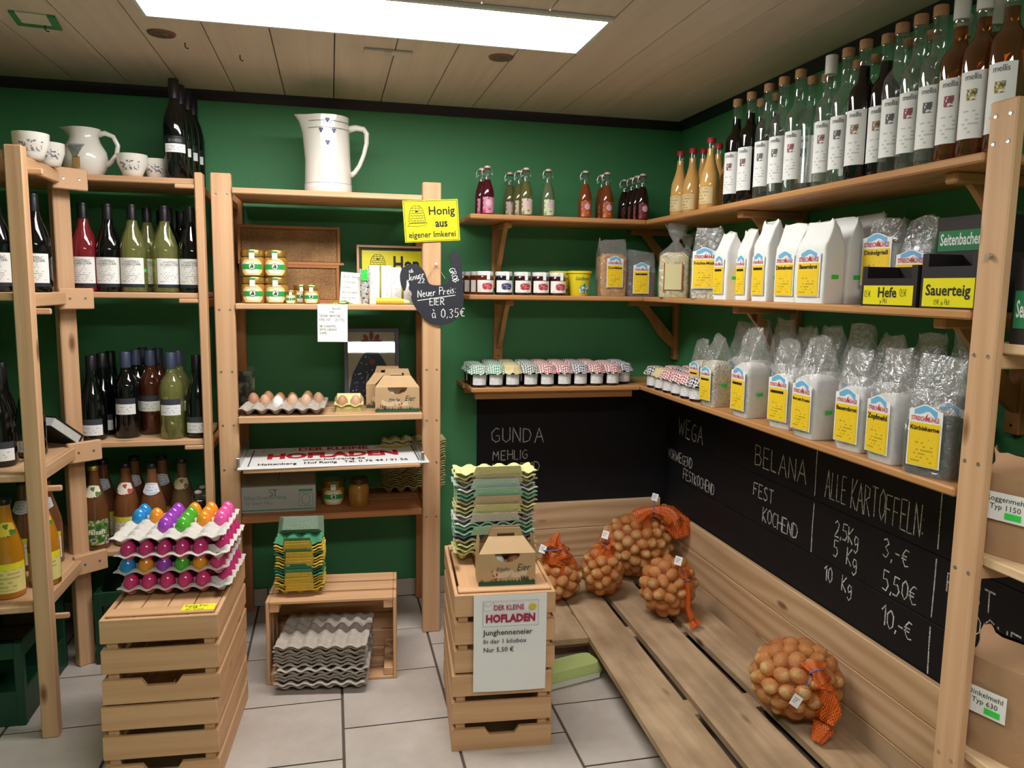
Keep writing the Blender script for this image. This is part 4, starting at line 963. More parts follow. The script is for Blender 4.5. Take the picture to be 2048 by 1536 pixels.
obj('backing', B(-w+b, w-b, .008, .012, b, h-b, 0), mat('dark_mat', '#3a352c', .6), t); obj('panel', B(-w+.02, w-.02, .005, .0075, .02, h-.02, 0), YEL, t)
mb = MB(); beehive(mb, -.055, .135, .06, .055, .0042); text_flat(mb, 'Hon', .055, .125, .085, .0042, bold=.025, fit=.10); obj('print', mb, INK, t)
# cards, boxes, tubes
def paper(name, lab, cat, w, h, loc, rot, mt, lines=(), ink='#3c3c44', th=.0006, lw=.0009):
    t = thing(name, lab, cat, loc); t.rotation_euler = rot
    obj('sheet', B(-w/2, w/2, 0, th, 0, h, 0), mt, t); mb = MB()
    for s, x, z, size, sd in lines: write(mb, s, x, z, size, lw, -.0005, seed=sd, gap=.18)
    if lines: obj('handwriting', mb, mat('pen_'+ink, ink, .6), t)
    return t
CARD = mat('white_card', '#edebe6', .7)
paper('note_card', 'white handwritten card leaning before the honeycomb frame', 'card', .082, .115, (.072, 2.90, MZ[1]+.001), (math.radians(-10), math.radians(4), 0), CARD,
      [('unser', -.034, .095, .011, 1), ('honig', .0, .095, .011, 2), ('naturrein', -.034, .075, .010, 3), ('cremig', -.034, .056, .010, 4), ('geschleudert', -.034, .038, .009, 5), ('ganz lecker', -.034, .018, .009, 6)])
BOXW = print_mat('white_box_print', '#efeeec', '#8a8c94', 18, 6, .75); g = 'small white cosmetic boxes beside the honey sign'
for k, px in enumerate((749, 773, 793, 818)):
    p = pos_y(px, 2.90+.004*k, MZ[1]); w = .019
    mb = MB().box(-w, w, 0, .036, 0, .142-.006*(k == 2), .001); t = tag(obj('carton', mb, mat('box_white', '#eceae8', .5), None, loc=(p.x, 2.90+.004*k, MZ[1])), ['slim white cosmetic box next to the foil tube', 'slim white cosmetic box second from the foil tube', 'slim white cosmetic box third from the foil tube, slightly shorter', 'slim white cosmetic box beside the slate hen'][k], 'box', g)
    mb = MB().grid(lambda u, v: (-w*.8+u*w*1.6, -.0004, .02+v*.1), 1, 1); obj('print', mb, BOXW, t)
p = pos_y(730, 2.885, MZ[1]); t = thing('foil_tube', 'black and white foil tube with a green tag standing before the honey sign', 'tube', (p.x, 2.885, MZ[1]))
obj('body', MB().lathe([(.012, 0), (.0125, .002), (.0125, .02), (.016, .028), (.0165, .09)], 16).prism([(-.0165, .09), (.0165, .09), (.019, .128), (-.019, .128)], -.002, .002), blotch('tube_print', ['#dcdcdc', '#9a9a9a', '#dcdcdc', '#3a3a3a'], 90), t, smooth=40)
obj('tag', B(-.014, .008, -.019, -.0175, .085, .125, .0005), mat('price_green', '#35d64b', .6), t)
p = pos_y(680, 2.85, MZ[1])
for k, (dx, dz, rz) in enumerate(((-.015, 0, .2), (.012, .0072, -.25), (.03, 0, .5))):
    mb = MB(); mb.grid(lambda u, v: (-.022+.044*u, -.014+.028*v, .0065*math.sin(math.pi*u)*math.sin(math.pi*v)**.5+.0003), 8, 6); mb.grid(lambda u, v: (-.022+.044*u, .014-.028*v, 0.0), 1, 1)
    tag(obj('candy_sachet', mb, blotch('sachet_print', ['#4fae3a', '#8ec83a', '#d8d23a', '#2f7a2f'], 110, .35), None, loc=(p.x+dx, 2.85+.004*k, MZ[1]+dz), rz=rz, smooth='all'), 'small shiny green candy sachet in a heap on the honey shelf edge', 'sachet', 'green sachets on the honey shelf')
p = pos_y(780, 2.85, MZ[1]); t = thing('candle_tube', 'yellow wax tube lying on the honey shelf edge', 'tube', (p.x, 2.85, MZ[1]+.0125), rz=math.radians(-6))
obj('body', MB().tube([(-.05, 0, 0), (.035, 0, 0), (.05, 0, -.001)], [.0122, .0122, .010], 14), mat('wax_yellow', '#e6c33a', .4), t, smooth=50); obj('label_end', MB().tube([(.051, 0, -.001), (.07, 0, -.004)], [.0095, .006], 12), mat('wax_label', '#d8e6a0', .5), t, smooth=50)
# white note hanging from the shelf edge
paper('paper_note', 'white handwritten note hanging from the honey shelf edge', 'note', .104, .133, (.005, 2.8145, 1.125), (math.radians(0), math.radians(.5), 0), mat('white_paper', '#f3f2f0', .7),
      [('hinweis', .0, .115, .009, 21), ('liebe', -.01, .103, .008, 22), ('GERNE NIMM DIR', -.044, .088, .0085, 23), ('EIER MIT', -.044, .074, .0085, 24), ('ZETTEL', .008, .074, .0085, 25), ('DIE SCHACHTEL', -.044, .052, .007, 26), ('BITTE ZURUECK', -.044, .04, .007, 27), ('DANKE', -.044, .028, .007, 28)])
# yellow sign on the post
t = thing('shop_sign', 'yellow sign with beehive reading Honig aus eigener Imkerei on the rack post', 'sign', (.3635, 2.8205, 1.487), 0); t.rotation_euler = (0, math.radians(-4), 0)
obj('plate', B(-.10, .10, 0, .003, 0, .148, .0008), YEL, t)
mb = MB(); beehive(mb, -.052, .067, .058, .062, -.0006)
text_flat(mb, 'Honig', .038, .095, .042, -.0006, bold=.03, fit=.095); text_flat(mb, 'aus', .035, .052, .040, -.0006, bold=.03, fit=.045); text_flat(mb, 'eigener Imkerei', 0, .016, .030, -.0006, bold=.03, fit=.17)
for a in ((-.096, .096, .003, .0045), (-.096, .096, .1435, .145), (-.096, -.0945, .003, .145), (.0945, .096, .003, .145)): mb.add([(a[0], -.0006, a[2]), (a[1], -.0006, a[2]), (a[1], -.0006, a[3]), (a[0], -.0006, a[3])], [(0, 1, 2, 3)])
obj('print', mb, INK, t)
# slate hen
OUT = [(1120, 1050), (1128, 1005), (1155, 978), (1195, 967), (1240, 980), (1268, 1015), (1284, 1065), (1298, 1090), (1340, 1096), (1380, 1092), (1408, 1078), (1418, 1040), (1428, 1000), (1426, 960), (1413, 925), (1424, 902), (1440, 893), (1462, 908), (1482, 945), (1489, 995), (1492, 1060), (1498, 1130), (1497, 1220), (1478, 1272), (1440, 1308), (1380, 1332), (1322, 1326), (1272, 1300), (1236, 1260), (1206, 1215), (1186, 1172), (1196, 1140), (1172, 1118), (1180, 1085), (1160, 1060), (1162, 1095), (1150, 1135), (1132, 1110)]
def smooth_poly(pts, n=2):
    for _ in range(n):
        q = []
        for i in range(len(pts)):
            a, b_ = pts[i], pts[(i+1) % len(pts)]; q += [(a[0]*.75+b_[0]*.25, a[1]*.75+b_[1]*.25), (a[0]*.25+b_[0]*.75, a[1]*.25+b_[1]*.75)]
        pts = q
    return pts
hp = []
for cx, cy in smooth_poly(OUT, 1):
    q = at_y(420+cx/2.954, 200+cy/2.954, 2.818); hp.append((q.x, q.z))
hx, hz = .36, 1.20
t = thing('slate_hen', 'black hen-shaped slate with chalked egg price 0,35 hanging on the rack post', 'slate sign', (hx, 2.816, hz))
me = MB(); me.prism([(x-hx, z-hz) for x, z in hp][::-1], 0, .006); o = obj('slate', me, mat('slate_black', '#2a2b35', .6, var=.15, bscale=30), t)
bm = bmesh.new(); bm.from_mesh(o.data); bmesh.ops.triangulate(bm, faces=[f for f in bm.faces if len(f.verts) > 4]); bmesh.ops.recalc_face_normals(bm, faces=bm.faces); bm.to_mesh(o.data); bm.free()
def hw(s, cx, cy, size, sd, **k):
    q = at_y(420+cx/2.954, 200+cy/2.954, 2.818); write(mb, s, q.x-hx, q.z-hz, size, k.pop('wd', .0026), -.0006, seed=sd, **k)
mb = MB()
hw('ab', 1175, 1020, .014, 1); hw('Januar', 1165, 1070, .024, 2, drop=.25, gap=.15, squeeze=.8); hw("'22", 1222, 1080, .018, 3)
hw('Neuer Preis:', 1228, 1165, .028, 4, drop=.12, gap=.14, squeeze=.9); hw('EIER', 1298, 1212, .024, 5, drop=.03); hw('à 0,35x', 1310, 1290, .033, 6, drop=.06, squeeze=.9)
q0 = at_y(420+1225/2.954, 200+1185/2.954, 2.818); q1 = at_y(420+1448/2.954, 200+1153/2.954, 2.818); ribbon(mb, [(q0.x-hx, q0.z-hz), (q1.x-hx, q1.z-hz)], .0025, -.0006)
# word running down the tail
tmp = MB(); write(tmp, 'GROß', 0, 0, .022, .0024, 0, seed=7, gap=.1); c_, s_ = math.cos(math.radians(-70)), math.sin(math.radians(-70)); q = at_y(420+1412/2.954, 200+1000/2.954, 2.818)
mb.add([(q.x-hx+x*c_-z*s_, -.0006, q.z-hz+x*s_+z*c_) for x, y, z in tmp.v], tmp.f)
obj('chalk_writing', mb, mat('chalk_white', '#f0efec', .9), t)
q = at_y(420+1335/2.954, 200+968/2.954, 2.82)
obj('string', MB().tube([(-.028, .003, .148), (q.x-hx, .001, q.z-hz), (.048, .003, .155)], .0009, 5), mat('twine', '#c8b79a', .8), t)
obj('nail', MB().lathe([(.005, 0), (.0045, .004), (.001, .005)], 10, M=Matrix.Translation((q.x-hx, .001, q.z-hz)) @ Matrix.Rotation(math.pi/2, 4, 'X')), WHITE, t)
# ---- egg tray geometry
PULP = mat('grey_pulp', '#b7ada2', .9, bump=.35, bscale=160, spec=.15)
def pulp(name, c): return mat(name, c, .9, bump=.35, bscale=160, spec=.15)
def tray_mesh(name, nx, ny, p, h, rim=.012, res=6, thick=.002, mt=None, edge=.45):
    W, Dp = nx*p, ny*p; nu, nv = nx*res, ny*res
    def z_at(x, y):
        u, v = (x+W/2)/p, (y+Dp/2)/p
        f = (math.cos(2*math.pi*u)+math.cos(2*math.pi*v))/2
        z = h*.5+h*.5*(f if f < .55 else .55+(f-.55)*.35)*1.05
        e = min(min(x+W/2, W/2-x), min(y+Dp/2, Dp/2-y)); k = max(0, 1-e/(p*.28))
        k *= edge; return z*(1-k)+h*.60*k
    mb = MB(); b0 = 0
    for off in (0, -thick):
        mb.grid(lambda a, b_: ((a-.5)*W, (b_-.5)*Dp, max(z_at((a-.5)*W, (b_-.5)*Dp)+off, 0 if off else thick)), nu, nv, uv=False)
    n1 = (nu+1)*(nv+1)
    mb.f = mb.f[:nu*nv]+[f[::-1] for f in mb.f[nu*nv:]]
    ring = [i for i in range(nu+1)]+[j*(nu+1)+nu for j in range(1, nv+1)]+[nv*(nu+1)+i for i in range(nu-1, -1, -1)]+[j*(nu+1) for j in range(nv-1, 0, -1)]
    co = mb.v
    # outward rim lip
    lip = []
    for q in ring:
        x, y, z = co[q]; sx = 1 if x > W/2-1e-4 else -1 if x < -W/2+1e-4 else 0; sy = 1 if y > Dp/2-1e-4 else -1 if y < -Dp/2+1e-4 else 0
        lip.append((x+sx*rim*.5, y+sy*rim*.5, z-rim*.25))
    b = len(co); mb.v += lip; n = len(ring)
    b2 = len(mb.v); mb.v += [(x, y, z-thick) for x, y, z in lip]
    for i in range(n):
        j = (i+1) % n; mb.f += [(ring[j], ring[i], b+i, b+j), (ring[i]+n1, ring[j]+n1, b2+j, b2+i), (b+j, b+i, b2+i, b2+j)]
    mb.mi = [0]*len(mb.f)
    me = mb.mesh(name, 60); 
    if mt: me.materials.append(mt)
    return me
EGGM = MB().ellipsoid((0, 0, .029), (.0215, .0215, .029), 14, 10, egg=.16).mesh('egg', 'all')
def egg_mesh(mt):
    key = 'egg_'+mt.name
    if key not in bpy.data.meshes:
        me = EGGM.copy(); me.name = key; me.materials.append(mt)
    return bpy.data.meshes[key]
def egg(loc, mt, lab, grp, tilt=(0, 0, 0)):
    o = link(bpy.data.objects.new('egg', egg_mesh(mt))); o.location = loc; o.rotation_euler = tilt; return tag(o, lab, 'egg', grp)
TP = .047
TRAY = tray_mesh('egg_tray', 6, 5, TP, .042, mt=PULP)
def tray(loc, rz, lab, grp, rx=0, me=TRAY):
    o = link(bpy.data.objects.new('egg_tray', me)); o.location = loc; o.rotation_euler = (rx, 0, rz); return tag(o, lab, 'egg tray', grp)
BROWN_E = [mat('egg_brown_%d' % i, c, .45, var=.12, bscale=90) for i, c in enumerate(('#c98f68', '#d8a886', '#b97a52', '#e0b898'))]; WHITE_E = mat('egg_white_shell', '#f2efea', .4)
# tray of hens' eggs on the shelf
tx, ty = -.168, 2.935; trz = math.radians(-3)
tray((tx, ty, MZ[2]), trz, 'grey pulp egg tray with brown eggs on the rack shelf', None)
rr = random.Random(4)
for k, (i, j) in enumerate(((0, 3), (1, 2), (2, 3), (3, 2), (1, 4), (2, 2), (3, 3), (4, 2), (4, 4), (5, 3), (2, 1))):
    x, y = (i-2.5)*TP, (j-2)*TP; c, s = math.cos(trz), math.sin(trz)
    wh = (i, j) == (2, 1)
    egg((tx+x*c-y*s, ty+x*s+y*c, MZ[2]+.004), WHITE_E if wh else BROWN_E[k % 4], 'single white egg in the grey tray among brown ones' if wh else 'brown egg in the grey pulp tray on the rack shelf', 'brown eggs in the shelf tray', (rr.uniform(-.1, .1), rr.uniform(-.1, .1), 0))
# ---- cartons
def carton_mesh(name, n, mt):
    "open nest carton: n x 2 cells with a front flap"
    p = .049
    return tray_mesh(name, n, 2, p, .046, rim=.008, res=6, mt=mt)
def flap_mesh(name, w, mt, h=.030):
    mb = MB(); mb.grid(lambda u, v: ((u-.5)*w*(1-.12*v), -.004-.012*v, h*v), 10, 3, uv=False); 
    n = len(mb.v); k = len(mb.f); mb.v += [(x, y+.002, z) for x, y, z in mb.v]; mb.f += [tuple(i+n for i in f[::-1]) for f in mb.f[:k]]
    ring = list(range(11))+[21, 32, 43]+list(range(42, 32, -1))+[22, 11]
    for a, b_ in zip(ring, ring[1:]+ring[:1]): mb.f.append((b_, a, a+n, b_+n))
    mb.mi = [0]*len(mb.f)
    for s in (-1, 1): mb.ellipsoid((s*w*.36, -.008, h*.5), (.008, .004, .006), 8, 6)
    me = mb.mesh(name, 50); me.materials.append(mt); return me
def carton_stack(n, cells, loc, rz, pitch, cols, labs, grp, seed=0, flap=True, jit=.003, lean=(0, 0)):
    rr = random.Random(seed); w = cells*.049
    for k in range(n):
        mt = cols[k % len(cols)] if not callable(cols) else cols(k)
        key = 'carton%d_%s' % (cells, mt.name)
        if key not in bpy.data.meshes: carton_mesh(key, cells, mt); flap_mesh('flap%d_%s' % (cells, mt.name), w*.64, mt)
        t = thing('egg_carton', labs[min(k, len(labs)-1)] if isinstance(labs, list) else labs(k), 'egg carton', (loc[0]+rr.uniform(-jit, jit)+lean[0]*k, loc[1]+rr.uniform(-jit, jit)+lean[1]*k, loc[2]+k*pitch), rz+rr.uniform(-.02, .02), grp)
        link(bpy.data.objects.new('cell_base', bpy.data.meshes[key]), t)
        if (flap if isinstance(flap, bool) else k in flap): f = link(bpy.data.objects.new('front_flap', bpy.data.meshes['flap%d_%s' % (cells, mt.name)]), t); f.location = (0, -.049-.004, .022)
LIME = pulp('pulp_lime', '#dad79a'); GREY = pulp('pulp_grey', '#d6d0c6'); MINT = pulp('pulp_mint', '#a3d0b2'); TAN = pulp('pulp_tan', '#d0bb9c'); VIOL = pulp('pulp_violet', '#7a7fa5'); YELP = pulp('pulp_yellow', '#d8b94a'); GRNP = pulp('pulp_green', '#4d8f6a'); OLIVE = pulp('pulp_olive', '#cdc78e'); PMINT = pulp('pulp_pale_mint', '#c3d6c8')
cname = {LIME.name: 'lime', GREY.name: 'grey', MINT.name: 'mint green', TAN.name: 'tan', VIOL.name: 'violet', YELP.name: 'yellow', GRNP.name: 'green', OLIVE.name: 'olive', PMINT.name: 'pale mint'}
# small carton on the shelf (with lid up)
p = pos_y(698, 2.91, MZ[2]); t = thing('egg_carton', 'small lime egg carton with half-open lid on the rack shelf', 'egg carton', (p.x, 2.90, MZ[2]), math.radians(-3))
link(bpy.data.objects.new('cell_base', carton_mesh('carton2_lime', 2, LIME)), t)
mb = MB(); Ml = Matrix.Translation((0, .045, .04)) @ Matrix.Rotation(math.radians(38), 4, 'X')
mb.add([tuple(Ml @ Vector(q)) for q in ((-.054, -.10, 0), (.054, -.10, 0), (.054, 0, 0), (-.054, 0, 0), (-.042, -.088, .04), (.042, -.088, .04), (.042, -.012, .04), (-.042, -.012, .04))], [(4, 5, 6, 7), (0, 1, 5, 4), (1, 2, 6, 5), (2, 3, 7, 6), (3, 0, 4, 7)]); obj('lid', mb, LIME, t)
for k, x in enumerate((-.024, .024)): egg((p.x+x, 2.877, MZ[2]+.004), BROWN_E[k], 'brown egg inside the small lime carton', 'eggs in the small carton')
# ---- cardboard egg house boxes
KRAFT = mat('kraft_board', '#c9a67c', .75, var=.06, bscale=40); KDARK = mat('kraft_inside', '#6a4c34', .9)
def egg_house(loc, rz, lab, w=.165, d=.10, hb=.095, mirror=False, s=1.0):
    t = thing('egg_box', lab, 'egg box', loc, rz, 'kraft cardboard egg boxes'); w, d, hb = w*s, d*s, hb*s; hr = hb*1.42; hh = hb*1.68
    mb = MB(); x = w/2; y = d/2; xi = x*.62
    n = 9; arc = [(x*.45*math.cos(math.pi*i/(n-1)), hb-.026*s*math.sin(math.pi*i/(n-1))) for i in range(n)]  # window notch right->left
    front = [(-x, 0), (x, 0), (x, hb)]+arc+[(-x, hb)]
    def wall(poly, y_): mb.add([(a, y_, b_) for a, b_ in poly], [tuple(range(len(poly)))])
    wall(front, -y); wall([(-x, 0), (x, 0), (x, hb), (-x, hb)][::-1], y)
    mb.add([(-x, -y, 0), (-x, y, 0), (-x, y, hb), (-x, -y, hb)], [(1, 0, 3, 2)]); mb.add([(x, -y, 0), (x, y, 0), (x, y, hb), (x, -y, hb)], [(0, 1, 2, 3)]); mb.add([(-x, -y, 0), (x, -y, 0), (x, y, 0), (-x, y, 0)], [(3, 2, 1, 0)])
    body = obj('body', mb, KRAFT, t)
    bm = bmesh.new(); bm.from_mesh(body.data); bmesh.ops.triangulate(bm, faces=[f for f in bm.faces if len(f.verts) > 4]); bm.to_mesh(body.data); bm.free()
    obj('insert', B(-x*.94, x*.94, -y*.9, y*.9, .002, hb-.04*s, 0), KDARK, t)
    mb = MB(); e = .0006
    for sy in (-1, 1):
        a = [(-x, sy*y, hb), (x, sy*y, hb), (xi, sy*.012, hr), (-xi, sy*.012, hr)]; mb.add(a if sy < 0 else a[::-1], [(0, 1, 2, 3)])
    obj('roof', mb, KRAFT, t)
    hand = [(-xi, hr-.002), (-xi*.5, hr-.002), (-xi*.5, hr+.010*s), (xi*.5, hr+.010*s), (xi*.5, hr-.002), (xi, hr-.002), (xi*.82, hh), (-xi*.82, hh)]
    mb = MB(); mb.prism(hand, -.0115, -.0095); obj('handle', mb, KRAFT, t)
    b0 = obj('handle_rear', MB().prism(hand, .0095, .0115), KRAFT, t)
    for sx in (-1, 1):
        mb = MB(); mb.add([(sx*x, -y, hb), (sx*x, y, hb), (sx*(x-.004), y*.55, hb*1.45), (sx*(x-.004), -y*.55, hb*1.45)], [(0, 1, 2, 3) if sx > 0 else (3, 2, 1, 0)]); obj('side_flap', mb, KRAFT, t)
    for k, sx in enumerate((-1, 1)): 
        eo = MB().ellipsoid((sx*.024*s, -y+.028*s, hb-.038*s), (.021*s, .021*s, .027*s), 12, 8); obj('egg', eo, WHITE_E if k == 0 else BROWN_E[2], t, smooth='all')
    m_ = -1 if mirror else 1; yy = -y-.0006
    gr = MB(); rq = random.Random(8); gr.add([(-x, yy, 0), (x, yy, 0), (x, yy, .010*s), (-x, yy, .010*s)], [(0, 1, 2, 3)])
    k = -x
    while k < x-.003: hgt = rq.uniform(.004, .014)*s; gr.add([(k, yy, .009*s), (k+.004*s, yy, .009*s), (k+.002*s+rq.uniform(-.002, .002), yy, .010*s+hgt)], [(0, 1, 2)]); k += .0024*s
    obj('grass_print', gr, mat('grass_green', '#2f5a3f', .7), t)
    hen = [(-.5, .0), (-.42, .3), (-.5, .5), (-.38, .62), (-.28, .42), (-.05, .34), (.2, .5), (.42, .72), (.5, .5), (.46, .2), (.3, -.02), (0, -.1), (-.3, -.08)]
    hn = MB()
    for cx, sc in ((.18, .055), (-.42, .05)): hn.add([(m_*(-1)*x*cx*1.0+m_*a*sc*s, yy, .026*s+b_*sc*.62*s) for a, b_ in (hen if m_ > 0 else hen)], [tuple(range(len(hen)))])
    obj('hen_print', hn, mat('hen_cream', '#dcc6a8', .7), t); 
    rd = MB()
    for k in range(9): a = rq.uniform(-.010, .010)*s; b_ = rq.uniform(-.012, .016)*s; c = 8; rd.add([(-m_*x*.28-.012*s+a+.0028*s*math.cos(i*.785), yy-.0003, .028*s+b_+.0022*s*math.sin(i*.785)) for i in range(8)], [tuple(range(8))])
    obj('flower_print', rd, mat('print_red', '#a2402c', .7), t)
    tx_ = MB(); text_flat(tx_, 'frische', -.012*s, .043*s, .018*s, yy-.0003, italic=.35, hscale=.85); text_flat(tx_, 'Eier', .046*s, .043*s, .030*s, yy-.0003, italic=.3, hscale=.8)
    text_flat(tx_, '1kg', (-.055 if mirror else .05)*s, .016*s, .018*s, yy-.0009, bold=.02); obj('lettering', tx_, mat('print_dark_green', '#26332b', .7), t)
    return t
p = pos_y(795, 2.875, MZ[2]); egg_house((p.x, 2.885, MZ[2]), math.radians(-4), 'kraft egg box with handle reading frische Eier on the rack shelf', mirror=True, s=.98)
egg_house((p.x-.028, 2.988, MZ[2]), math.radians(-4), 'kraft egg box with handle half hidden behind another on the rack shelf', mirror=True, s=.98)
# picture with hen painting, leaning back
t = thing('framed_picture', 'framed painting of a dotted hen behind glass leaning on the rack shelf', 'picture', (.155, 3.045, MZ[2])); t.rotation_euler = (math.radians(-11.2), 0, 0)
w, h, b = .108, .305, .016; FR = mat('frame_dark_grey', '#4a4750', .4)
for a in ((-w, w, 0, .016, h-b, h), (-w, w, 0, .016, 0, b), (-w, -w+b, 0, .016, b, h-b), (w-b, w, 0, .016, b, h-b)): obj('frame_bar', MB().box(*a, .0015), FR, t)
obj('canvas', B(-w+b, w-b, .009, .012, b, h-b, 0), mat('canvas_beige', '#cdbb9c', .8), t)
yy = .0085; mb = MB()
for ax, az, r1, r2, ro in ((-.022, .265, .009, .015, .5), (.0, .272, .009, .018, 0), (.022, .265, .009, .015, -.5), (-.03, .25, .012, .008, 0), (.03, .25, .012, .008, 0)):
    n = 12; mb.add([(ax+r1*math.cos(2*math.pi*i/n)*math.cos(ro)-r2*math.sin(2*math.pi*i/n)*math.sin(ro), yy, az+r1*math.cos(2*math.pi*i/n)*math.sin(ro)+r2*math.sin(2*math.pi*i/n)*math.cos(ro)) for i in range(n)], [tuple(range(n))])
mb.add([(-.025, yy, .225), (.025, yy, .225), (.016, yy, .255), (-.016, yy, .255)], [(0, 1, 2, 3)]); mb.add([(.002+.012*math.cos(i*.524), yy-.0006, .168+.012*math.sin(i*.524)) for i in range(12)], [tuple(range(12))])
obj('comb_paint', mb, mat('paint_red', '#9c2f33', .7), t)
mb = MB(); mb.add([(x, yy+.0002, z) for x, z in ((-.088, .018), (.088, .018), (.088, .07), (.07, .13), (.045, .18), (.02, .215), (-.02, .215), (-.045, .18), (-.075, .12), (-.088, .06))], [tuple(range(10))]); obj('body_paint', mb, mat('paint_navy', '#273049', .7), t)
mb = MB(); rq = random.Random(6)
for k in range(90):
    x, z = rq.uniform(-.085, .085), rq.uniform(.02, .2)
    if abs(x) > .09*(1-(z/.23)**2) or math.hypot(x-.002, z-.168) < .016: continue
    r_ = rq.uniform(.0016, .0034); mb.add([(x+r_*math.cos(i*1.05), yy-.0002, z+r_*math.sin(i*1.05)) for i in range(6)], [tuple(range(6))])
obj('dots_paint', mb, mat('paint_white', '#dcdad4', .7), t)
def pane_mat():
    m, nt, N, L, b_ = newmat('picture_glass'); tr = N.new('ShaderNodeBsdfTransparent'); gl = N.new('ShaderNodeBsdfGlossy'); gl.inputs['Roughness'].default_value = .02
    fz = N.new('ShaderNodeFresnel'); fz.inputs['IOR'].default_value = 1.5; mx = N.new('ShaderNodeMixShader'); L.new(fz.outputs[0], mx.inputs[0]); L.new(tr.outputs[0], mx.inputs[1]); L.new(gl.outputs[0], mx.inputs[2]); L.new(mx.outputs[0], N['Material Output'].inputs['Surface']); return m
obj('glass_pane', B(-w+b, w-b, .004, .0055, b, h-b, 0), pane_mat(), t)
# acrylic card stand at the left post
p = pos_y(491, 2.93, MZ[2]); t = thing('card_stand', 'clear acrylic stand with a meadow photo card beside the rack post', 'card stand', (p.x, 2.99, MZ[2]))
obj('acrylic', MB().box(-.03, .03, 0, .002, 0, .16, 0).box(-.03, .03, .002, .04, 0, .002, 0), MATS['picture_glass'], t)
obj('card', B(-.029, .029, .0025, .0032, .012, .14, 0), blotch('meadow_card', ['#3a3038', '#4a4048', '#7d8a6a', '#a9b48a'], 25), t)
# shop plate on the pull-out tray
t = thing('shop_plate', 'white shop plate reading DER KLEINE HOFLADEN lying on the pull-out tray', 'sign', (.005, 2.70, .6975)); t.rotation_euler = (math.radians(0), 0, math.radians(.6))
PL = B(-.322, .332, 0, .325, 0, .004, .0008); obj('plate', PL, mat('plate_white', '#f1f0ee', .35), t)
def lay(mb, s, x, y, size, fit=None, hs=1, **k):
    vs, fs = text2d(s, size, **k)
    wd = max(v[0] for v in vs)-min(v[0] for v in vs)
    if fit: hs = fit/wd
    mb.add([(x+a*hs, y+b_, .0046) for a, b_ in vs], fs)
mb = MB(); lay(mb, 'DER KLEINE', .0, .262, .075, fit=.26, bold=.04); lay(mb, 'HOFLADEN', .0, .14, .115, fit=.47, bold=.05); obj('red_lettering', mb, mat('sign_red', '#b8232f', .5), t)
for a_ in (('www.hof-ranig.de', .09, .042, .22), ('Hattenberg   Hof Ranig   Tel. 0 76 44 / 91 56', .04, .045, .52)):
    mb = MB(); lay(mb, a_[0], .0, a_[1], a_[2], fit=a_[3], bold=.02); obj('black_lettering', mb, INK, t)
mb = MB()
for x0, x1 in ((-.292, -.288), (.296, .300)): mb.add([(x0, .03, .0046), (x1, .03, .0046), (x1, .30, .0046), (x0, .30, .0046)], [(0, 1, 2, 3)])
obj('border_lines', mb, INK, t)
hl = MB(); hen2 = [(-.5, .0), (-.42, .3), (-.5, .5), (-.38, .62), (-.28, .42), (-.05, .34), (.2, .5), (.42, .72), (.5, .5), (.46, .2), (.3, -.02), (0, -.1), (-.3, -.08)]
for i in range(len(hen2)):
    a, b_ = hen2[i], hen2[(i+1) % len(hen2)]; q = MB(); ribbon(q, [(-.2+a[0]*.12, .255+a[1]*.08), (-.2+b_[0]*.12, .255+b_[1]*.08)], .0025); hl.add([(x, z, .0046) for x, _, z in q.v], q.f)
obj('hen_drawing', hl, mat('line_grey', '#9a9aa0', .6), t)
mb = MB()
for cx, cy, rx_, ry_ in ((.19, .285, .035, .018), (.225, .27, .04, .02), (.26, .285, .03, .018)): mb.add([(cx+rx_*math.cos(i*.45), cy+ry_*math.sin(i*.45), .0046+.0001*cx) for i in range(14)], [tuple(range(14))])
obj('egg_drawing', mb, mat('drawing_yellow', '#dcc63a', .6), t)
# honey shipping carton on the low shelf
t = thing('cardboard_box', 'grey-white cardboard box for honey jars on the low rack shelf', 'box', (-.20, 2.87, MZ[3]), math.radians(-1)); CB = mat('carton_grey', '#b9b8b4', .7)
obj('body', MB().box(-.135, .135, 0, .22, 0, .098, .0015), CB, t)
mb = MB(); mb.add([(-.135, 0, .0985), (.0, 0.0, .0985), (.0, .10, .135), (-.125, .10, .125)], [(0, 1, 2, 3)]); mb.add([(.0, 0, .0985), (.135, 0, .0985), (.125, .10, .13), (.004, .10, .135)], [(0, 1, 2, 3)]); mb.add([(-.125, .10, .125), (.125, .10, .13), (.13, .22, .099), (-.13, .22, .099)], [(0, 1, 2, 3)]); mb.add([(-.135, 0, .0985), (-.125, .10, .125), (-.13, .22, .099)], [(0, 1, 2)]); mb.add([(.135, 0, .0985), (.125, .10, .13), (.13, .22, .099)], [(0, 2, 1)])
obj('top_flaps', mb, CB, t)
mb = MB(); text_flat(mb, 'Echter Deutscher Honig', -.043, .050, .021, -.0006, fit=.145); text_flat(mb, 'für Gläser 500 g', -.065, .032, .016, -.0006, fit=.095)
obj('print', mb, mat('print_grey_green', '#6f8a78', .7), t); mb = MB()
for a in ((.075, .125, .02, .0215), (.075, .125, .068, .0695), (.075, .0765, .02, .0695), (.1235, .125, .02, .0695)): mb.add([(a[0], -.0006, a[2]), (a[1], -.0006, a[2]), (a[1], -.0006, a[3]), (a[0], -.0006, a[3])], [(0, 1, 2, 3)])
n = 16; 
for i in range(n): a, b_ = 2*math.pi*i/n, 2*math.pi*(i+1)/n; mb.add([(.1+.014*math.cos(a), -.0006, .045+.018*math.sin(a)), (.1+.014*math.cos(b_), -.0006, .045+.018*math.sin(b_)), (.1+.016*math.cos(b_), -.0006, .045+.020*math.sin(b_)), (.1+.016*math.cos(a), -.0006, .045+.020*math.sin(a))], [(0, 1, 2, 3)])
